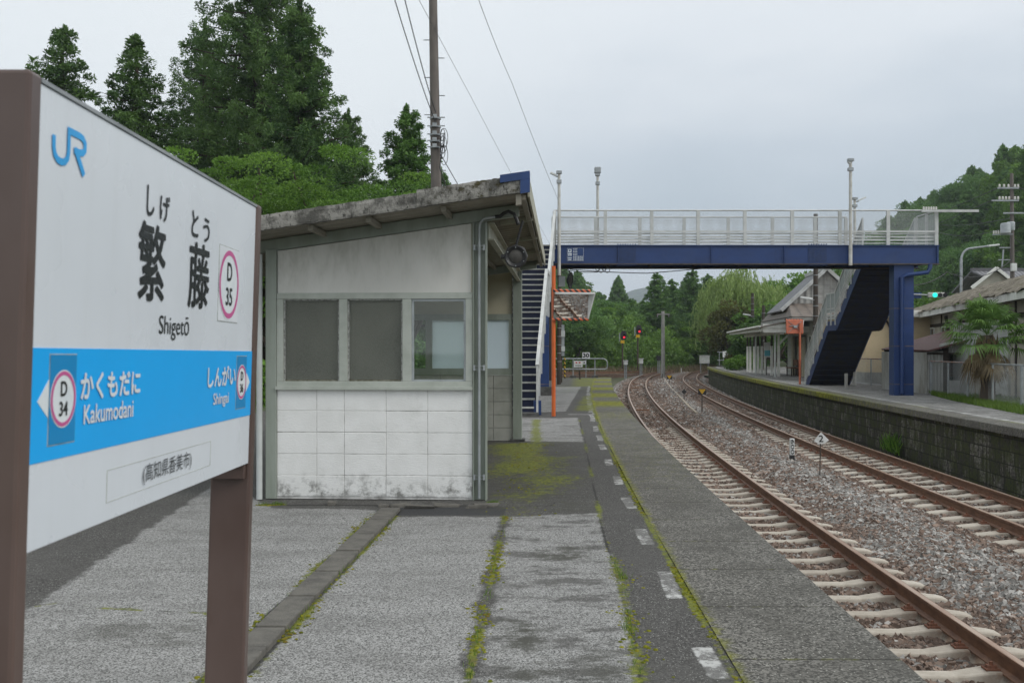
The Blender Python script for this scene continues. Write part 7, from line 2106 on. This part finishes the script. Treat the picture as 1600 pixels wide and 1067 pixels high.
# forest beyond the curve
fo1 = broadleaf(13, 5.6, 7, 'forest_leaf', nb=110, per=300, size=.32, asp=.5, flat=.7, base=.12, blob=.27, name="forest_tree")
fo2 = broadleaf(11, 5.0, 8, 'maple_leaf', nb=110, per=280, size=.30, asp=.5, flat=.6, base=.10, blob=.27, name="forest_tree")
fc1 = conifer(17, 3.9, 9, leaf='forest_leaf', per=48, size=.34, base=.06, irregular=.25, dens=1.2, tip=.72)
G_ = "trees beyond the curve of the tracks"
mid = [(fc1, 1027, 428, 118, 1.0, 1.30, "tall pointed conifer in the middle of the trees beyond the curve"), (fc1, 985, 468, 122, .85, 1.0, "narrow conifer left of the tall pointed one"), (fc1, 1082, 424, 125, 1.15, 1.25, "pointed conifer between the tall one and the willow"), (fc1, 1106, 430, 118, 1.05, 1.0, "shorter conifer hard against the willow"),
       (fc1, 1005, 470, 128, .8, .95, "small conifer filling the gap in the tree line"), (fc1, 1050, 438, 128, 1.0, 1.1, "second pointed conifer right of the tallest one"),
       (fo1, 925, 462, 114, .95, 1.0, "rounded forest tree right of the orange mirror"), (fo2, 955, 480, 114, .85, 1.0, "bright rounded tree behind the red signals"), (fo1, 893, 470, 100, .8, .9, "dark rounded tree behind the orange mirror"), (fo2, 985, 505, 119, .75, .85, "low green tree above the taller red signal"),
       (fo1, 1015, 505, 124, .8, .8, "low dark tree behind the concrete pole"), (fo2, 1065, 505, 118, .8, .85, "bright low tree right of the concrete pole"), (fo1, 1095, 492, 122, .85, .95, "dark tree under the conifers by the willow"), (fo2, 915, 505, 106, .62, .7, "green tree just beyond the guard rail"),
       (fo1, 860, 455, 104, .95, 1.0, "forest tree hidden behind the near stairs"), (fo1, 800, 440, 92, 1.0, 1.0, "forest tree far behind the shelter"), (fo2, 770, 450, 84, 1.0, 1.0, "green tree far behind the shelter wall")]
for (p_, px, py, Y, s_, sz, lab) in mid:
    htop = at(0, py, Y).z + 1.2; h0 = {fc1.name: 17.0, fo1.name: 12.6, fo2.name: 10.7}[p_.name]
    place(p_, X_(px, Y), Y, -1.2, s_, None, lab, "tree", G_, sz=htop / h0)
wi = willow(9.5, 3.25, 12)
place(wi, X_(1160, 84), 84, -.6, 1.0, .5, "large pale green willow drooping behind the opposite platform", sz=.98)
place(wi, X_(1185, 96), 96, -.6, .9, 2.0, "second pale willow behind the large one", sz=.94)
place(wi, X_(1216, 110), 110, 0, .85, 3.2, "small airy willow showing against the sky under the bridge", sz=.94)
ol = broadleaf(5.6, 2.4, 14, 'olive_leaf', nb=50, per=150, size=.26, asp=.5, base=.05, blob=.32, name="olive_tree")
place(ol, X_(1152, 78), 79.5, -.2, 1.0, 0, "dull olive brown tree below the large willow", sz=1.0)
gr = broadleaf(6.5, 2.8, 15, 'broad_leaf', nb=60, per=150, size=.26, asp=.5, base=.05, blob=.30, name="garden_tree")
dk = broadleaf(4.6, 2.0, 16, 'cedar_leaf', nb=45, per=150, size=.24, asp=.5, base=.05, blob=.32, name="garden_tree")
for (p_, px, py, Y, s_, lab) in ((gr, 1245, 420, 92, 1.35, "bright green tree behind the tiled gable"), (gr, 1205, 466, 78, 1.1, "bright green tree behind the canopy roof"), (dk, 1207, 470, 70, 1.0, "dark rounded tree close behind the canopy roof"), (dk, 1178, 500, 68, .9, "dark bush like tree by the far lamp pole"), (gr, 1272, 418, 100, 1.4, "green tree farther up behind the station roof"), (gr, 1320, 405, 110, 1.5, "green tree seen under the bridge beside the stairs"), (gr, 1232, 452, 84, 1.2, "yellowish green tree left of the tiled gable")):
    h0 = 6.4 if p_.name.startswith(gr.name[:11]) and p_ is gr else 4.5
    place(p_, X_(px, Y), Y, -.1, s_, None, lab, "tree", "garden trees behind the station", sz=(at(0, py, Y).z + .1) / h0)
# clipped hedges and bushes at the end of the opposite platform
def bush(w, d, h, seed, leaf, size=.14, per=260, nb=26, boxy=False, name="bush"):
    rng = np.random.default_rng(seed); blobs = []
    for k in range(nb):
        if boxy: c_ = (rng.uniform(-w, w) * .8, rng.uniform(-d, d) * .8, h * rng.uniform(.15, .85)); r_ = (.22 * w + .08, .22 * d + .08, .16 * h + .04)
        else:
            a = rng.random() * 6.28; q = rng.random() ** .5 * .75; c_ = (math.cos(a) * w * q, math.sin(a) * d * q, h * .75 * (1 - q * q) * rng.uniform(.4, 1)); r_ = (.30 * w, .30 * d, .25 * h)
        blobs.append((*c_, *r_))
    return crown_mesh(name, leaf, blobs, per, size, .55, .7, .0, .6, None, rng, up=.3)
def putb(o, x, y, z, label, cat, group=None, s=1.0):
    o.location = (x, y, z); o.scale = (s, s, s); return tag(o, label, cat, group)
putb(bush(.9, .9, 2.0, 41, 'hedge_leaf', .12, boxy=True, name="clipped_hedge"), X_(1160, 68), 68, 0, "bright clipped hedge block at the end of the canopy", "hedge")
putb(bush(.8, .8, 1.5, 42, 'olive_leaf', .11), X_(1146, 72), 72, 0, "rounded olive bush left of the clipped hedge", "bush")
putb(bush(1.3, 1.1, 1.3, 43, 'vine_leaf', .12), X_(1161, 64.5), 64.5, 0, "yellow green bush in front of the clipped hedge", "bush")
putb(bush(2.2, 1.5, 2.3, 44, 'cedar_leaf', .16), X_(1150, 80), 80, 0, "dark bush behind the guard rail of the opposite platform", "bush")
# climbing vines over the bank beyond the siding
def vine_bank(name, x0, x1, y0, y1, nb, h0, h1, leaf, seed, label, cat, size=.30, per=170, zb=-1.25):
    rng = np.random.default_rng(seed); blobs = []
    for k in range(nb):
        q = rng.random(); x = x0 + (x1 - x0) * q; y = y0 + (y1 - y0) * q + rng.normal(0, 1.2); h = rng.uniform(h0, h1)
        r_ = rng.uniform(.8, 1.8); blobs.append((x, y, zb + h * rng.random(), r_, r_, h * .35 + .25))
    o = crown_mesh(name, leaf, blobs, per, size, .8, .8, .0, .55, None, rng, up=.5)
    return tag(o, label, cat, kind="stuff")
vine_bank("undergrowth", 1, 19, 94, 115, 150, .8, 4.6, 'vine_leaf', 51, "bright green vines smothering the bank beyond the siding", "undergrowth")
vine_bank("undergrowth", -9, 6, 80, 104, 70, .8, 3.6, 'forest_leaf', 52, "dark green undergrowth behind the guard rail and the siding", "undergrowth")
vine_bank("undergrowth", 17, 29, 112, 128, 60, 1.0, 4.4, 'vine_leaf', 53, "bright vines piled up beyond the curve of the rails", "undergrowth")
vine_bank("undergrowth", -26, 0, 58, 74, 70, .8, 2.6, 'forest_leaf', 54, "undergrowth behind the near platform", "undergrowth", .25)
vine_bank("undergrowth", -24, -5.5, 30, 27, 60, .5, 2.2, 'broad_leaf', 55, "leafy undergrowth below the trees on the left", "undergrowth", .2, 200, -.1)
def grass_patch(name, fpts, n, h0, h1, leaf, label, seed, w=.03, cat="grass"):
    rng = np.random.default_rng(seed); P_ = fpts(rng, n); C = P_.copy(); hh = rng.uniform(h0, h1, n)
    ang = rng.random(n) * 6.28; s_ = np.stack([np.cos(ang), np.sin(ang), 0 * ang], 1) * (w * rng.uniform(.6, 1.3, n))[:, None]
    lean = np.stack([rng.normal(0, .35, n), rng.normal(0, .35, n), np.ones(n)], 1) * hh[:, None]
    V = np.stack([C - s_, C + s_, C + lean * .6 + s_ * .6, C + lean - s_ * .1], 1).reshape(-1, 3)
    o = np_mesh(name, V, np.arange(4 * n).reshape(-1, 4), leaf, face_attr=dict(rnd=rng.random(n)))
    return tag(o, label, cat, kind="stuff")
def f_strip(rng, n):
    y = rng.uniform(20, 30.5, n); x = np.interp(y, [20, 23.2, 27, 30.5], [11.5, 11.88, 12.36, 12.80]) - rng.random(n) ** 1.6 * np.interp(y, [20, 27, 30.5], [.95, .55, .1]) + .1
    return np.stack([x, y, 0 * x], 1)
grass_patch("grass", f_strip, 9000, .05, .17, 'grass_blade', "fresh grass growing along the foot of the chain link fence", 61, .012)
def f_yard(rng, n):
    y = rng.uniform(21, 29.4, n); x = rng.uniform(0, 3.2, n) + np.interp(y, [20, 23.2, 27, 30.5], [11.6, 11.95, 12.42, 12.85]); return np.stack([x, y, 0 * x - .05], 1)
grass_patch("grass", f_yard, 9000, .06, .22, 'grass_blade', "grass in the yard around the palm", 62, .014)
def f_dry(rng, n):
    q = rng.random(n); x = np.interp(q, [0, .3, .6, 1], [-4, 6, 14, 27]) + rng.normal(0, .8, n); y = np.interp(q, [0, .3, .6, 1], [80, 95, 107, 118]) + rng.normal(0, 1.6, n) + 1.5
    return np.stack([x, y, 0 * x - 1.3], 1)
grass_patch("dry_grass", f_dry, 9000, .3, 1.1, 'dry_grass', "brown dead grass on the bank beyond the siding", 63, .06)
def f_left(rng, n):
    y = rng.uniform(14, 48, n); x = rng.uniform(-12, -6.0, n) - (y - 14) * .02; return np.stack([x, y, 0 * x - .06], 1)
grass_patch("grass", f_left, 9000, .08, .35, 'grass_blade', "rough grass beyond the back edge of the near platform", 64, .02)
def f_crack(rng, n):
    lines = [lineC, gp((590, 800), (480, 905), (390, 990)), gp((620, 805), (540, 885), (450, 990)), gp((405, 788), (445, 787)), gp((762, 787), (776, 785)), gp((955, 870), (975, 905), (985, 985), (1000, 1060))]
    out = []
    while len(out) < n:
        L = lines[rng.integers(len(lines))]; k = rng.integers(len(L) - 1); q = rng.random(); cx, cy = L[k][0] + (L[k + 1][0] - L[k][0]) * q, L[k][1] + (L[k + 1][1] - L[k][1]) * q
        for _ in range(rng.integers(3, 9)): out.append((cx + rng.normal(0, .016), cy + rng.normal(0, .02), -.006))
    return np.array(out[:n])
grass_patch("crack_weeds", f_crack, 900, .012, .045, 'grass_blade', "tiny grass sprouting from the cracks of the near platform", 66, .0022, "weeds")
# small fern on the far wall
def f_fern(rng, n):
    y = rng.normal(24.3, .28, n); return np.stack([XE(y) + E2 - rng.random(n) * .12, y, -1.15 + rng.random(n) * .25], 1)
grass_patch("wall_weeds", f_fern, 260, .10, .34, 'broad_leaf', "tuft of green weeds at the foot of the stone wall", 65, .016, "weeds")
# ------------------------------------------------------------------ fan palm
def palm(x, y):
    e = empty("fan_palm", (x, y, 0), "fan palm with a shaggy skirt of dead fronds behind the chain link fence", "palm")
    rng = np.random.default_rng(77)
    mb = MB().tube([(x, y, -.05), (x + .02, y, .6), (x, y, 1.25), (x - .02, y, 1.75)], [.20, .17, .18, .16], 14); mb.build("trunk", 'wood_pole', e)
    def fans(n, el0, el1, L0, L1, leaf, nm, blades=24, spread=1.8, dr=.42):
        V, F, A_, b = [], [], [], 0
        for k in range(n):
            az = 6.283 * k / n + rng.normal(0, .25); el = rng.uniform(el0, el1); stem_ = rng.uniform(L0, L1)
            d = np.array([math.cos(az) * math.cos(el), math.sin(az) * math.cos(el), math.sin(el)])
            root = np.array([x, y, 1.72]) + d * .08; c_ = root + d * stem_; c_[2] -= .10 * stem_
            sdv = np.array([-math.sin(az), math.cos(az), 0]); upv = np.cross(d, sdv)
            V += [root - sdv * .012, root + sdv * .012, c_ + sdv * .008, c_ - sdv * .008]; F.append((b, b + 1, b + 2, b + 3)); A_.append(.4); b += 4
            R0 = rng.uniform(.42, .60)
            for j in range(blades):
                th = (j / (blades - 1) - .5) * spread * 2; dj = d * math.cos(th) + sdv * math.sin(th); L = R0 * (1 - .28 * abs(th) / spread) * rng.uniform(.88, 1.08)
                wv = np.cross(dj, upv) * .0165
                m_ = c_ + dj * L * .55 + upv * .02; t_ = c_ + dj * L + np.array([0, 0, -dr * L * rng.uniform(.4, 1.4)])
                V += [c_ - wv * .3, c_ + wv * .3, m_ + wv, m_ - wv]; F.append((b, b + 1, b + 2, b + 3))
                V += [m_ - wv, m_ + wv, t_ + wv * .1, t_ - wv * .1]; F.append((b + 4, b + 5, b + 6, b + 7)); b += 8
                rv = rng.random(); A_ += [rv * .8, min(1, rv * .8 + .15)]
        np_mesh(nm, np.array(V) - np.array(e.location), F, leaf, e, face_attr=dict(rnd=np.array(A_)))
    fans(42, .0, 1.3, .45, .85, 'palm_leaf', "crown"); fans(7, -.35, .0, .4, .7, 'palm_leaf', "lower_fronds")
    fans(16, -1.35, -.85, .3, .7, 'palm_dead', "dead_fronds", 18, 1.3, .5)
    # shaggy skirt
    n = 900; a = rng.random(n) * 6.28; z = rng.uniform(.75, 1.6, n); rr = .17 + .10 * rng.random(n)
    C = np.stack([np.cos(a) * rr, np.sin(a) * rr, z], 1); N = np.stack([np.cos(a) * .35, np.sin(a) * .35, -1 + 0 * a], 1)
    V, F = leaves_np(C, N, .42, .07, .12, rng)
    np_mesh("skirt", V, F, 'palm_dead', e, face_attr=dict(rnd=rng.random(n)))
palm(X_(1543, 25.6), 25.6)
# ------------------------------------------------------------------ hills
def hill(name, label, x0, x1, y0, y1, zf, mat, nx=120, ny=60):
    xs_, ys_ = np.linspace(x0, x1, nx), np.linspace(y0, y1, ny)
    o, V = grid_obj(name, xs_, ys_, zf, mat)
    return tag(o, label, "hill", kind="structure")
def hz_right(X, Y):
    d = X - (34 + .16 * (Y - 60)); return np.clip(-1.6 + 24 * sstep(d, -1, 30) * sstep(Y, 60, 140) + .8 * vnoise(X * .12, Y * .12, 6), -1.6, 60)
hill("hillside", "wooded hillside rising on the right behind the houses", 18, 190, 66, 330, hz_right, 'hill_green')
def hz_left(X, Y):
    return -1.6 + 36 * sstep(Y, 150, 260) * sstep(X, 46, -30) + 1.2 * vnoise(X * .08, Y * .08, 9) * sstep(Y, 140, 180)
hill("hillside", "low wooded hill to the left beyond the curve", -170, 80, 140, 330, hz_left, 'hill_green')
def mz(base, amp, seed, xc, wd):
    def f(X, Y):
        r_ = base + amp * (.5 + .5 * vnoise(X * .0045, X * .001 + 3, seed)) + amp * .35 * vnoise(X * .013, X * .004, seed + 1)
        q = sstep(Y, Y.min(), (Y.min() + Y.max()) / 2) * sstep(Y, Y.max() + 1, (Y.min() + Y.max()) / 2)
        return -2 + r_ * q + 2.5 * vnoise(X * .05, Y * .05, seed + 2) * q
    return f
hill("mountain", "closer wooded ridge beyond the trees", -900, 900, 620, 1100, mz(34, 16, 71, 0, 1), 'mountain_forest', 260, 50)
hill("mountain", "distant blue ridge beyond the closer one", -2200, 2400, 1700, 2700, mz(108, 42, 75, 0, 1), 'mountain_forest', 260, 40)
# trees clothing the hillsides: individual trees sharing a few meshes
hb1 = broadleaf(9, 4.4, 21, 'maple_leaf', nb=70, per=170, size=.44, asp=.55, flat=.7, base=.05, blob=.31, name="hillside_tree")
hb2 = broadleaf(11, 3.7, 23, 'forest_leaf', nb=65, per=200, size=.38, asp=.5, flat=.95, base=.04, blob=.30, name="hillside_tree")
hc1 = conifer(13, 3.2, 22, leaf='forest_leaf', per=24, size=.60, base=.04, irregular=.25, dens=.95, tip=.48)
random.seed(77)
n_c = n_b = 0
place(cedB, X_(1612, 88), 88, 2.0, 1.0, 1.0, "dark conifer rising at the right edge of the view behind the power pole", sz=1.05)
spots = []
for _ in range(4000):
    Y = random.uniform(80, 230); X = random.uniform(20, 125)
    if abs(X / Y - .46) > .12: continue
    if any((X - a) ** 2 + (Y - b) ** 2 < 16 for a, b in spots): continue
    d = X - (34 + .16 * (Y - 60))
    if d < -6: continue
    spots.append((X, Y))
    if len(spots) >= 190: break
for (X, Y) in spots:
    z = float(hz_right(np.array([X]), np.array([Y]))[0]) - .3; d = X - (34 + .16 * (Y - 60))
    conif = (Y > 108 and X / Y < .50 and d > 5) or (Y > 150)
    if conif:
        if random.random() < .38: place(hc1, X, Y, z, random.uniform(.75, 1.1), None, "dark conifer in the wood on the hillside to the right", "tree", "conifers of the hillside wood", sz=random.uniform(.7, .98))
        else: place(hb2, X, Y, z, random.uniform(.85, 1.2), None, "tall dark rounded tree in the wood on the hillside to the right", "tree", "tall rounded trees of the hillside wood", sz=random.uniform(.85, 1.1))
    else:
        place(hb1, X, Y, z, random.uniform(.7, 1.05), None, "light green broadleaf tree on the hillside to the right", "tree", "broadleaf trees of the hillside wood", sz=random.uniform(.75, 1.1))
spots = []
for _ in range(3000):
    Y = random.uniform(150, 270); X = random.uniform(-25, 60)
    if any((X - a) ** 2 + (Y - b) ** 2 < 20 for a, b in spots): continue
    spots.append((X, Y))
    if len(spots) >= 110: break
for (X, Y) in spots:
    z = float(hz_left(np.array([X]), np.array([Y]))[0]) - .3
    if random.random() < .3: place(hc1, X, Y, z, random.uniform(.8, 1.1), None, "conifer in the wood on the low hill beyond the curve", "tree", "conifers of the low hill", sz=random.uniform(.8, 1.1))
    else: place(hb1, X, Y, z, random.uniform(.8, 1.2), None, "broadleaf tree in the wood on the low hill beyond the curve", "tree", "broadleaf trees of the low hill", sz=random.uniform(.8, 1.1))
# ------------------------------------------------------------------ air
HAZE = 0.00038
if HAZE > 0:
    hm = bpy.data.materials.new("haze"); hm.use_nodes = True
    hn = hm.node_tree.nodes; hn.clear()
    ho = hn.new("ShaderNodeOutputMaterial"); hv = hn.new("ShaderNodeVolumePrincipled")
    hv.inputs["Color"].default_value = (.82, .9, 1.0, 1); hv.inputs["Density"].default_value = HAZE; hv.inputs["Anisotropy"].default_value = 0.2
    hm.node_tree.links.new(hv.outputs[0], ho.inputs["Volume"]); M['haze'] = hm
    o = MB().box(-2450, 2600, -60, 2800, -3.2, 235).build("haze", 'haze'); tag(o, "thin damp air over the valley", "haze", kind="stuff")
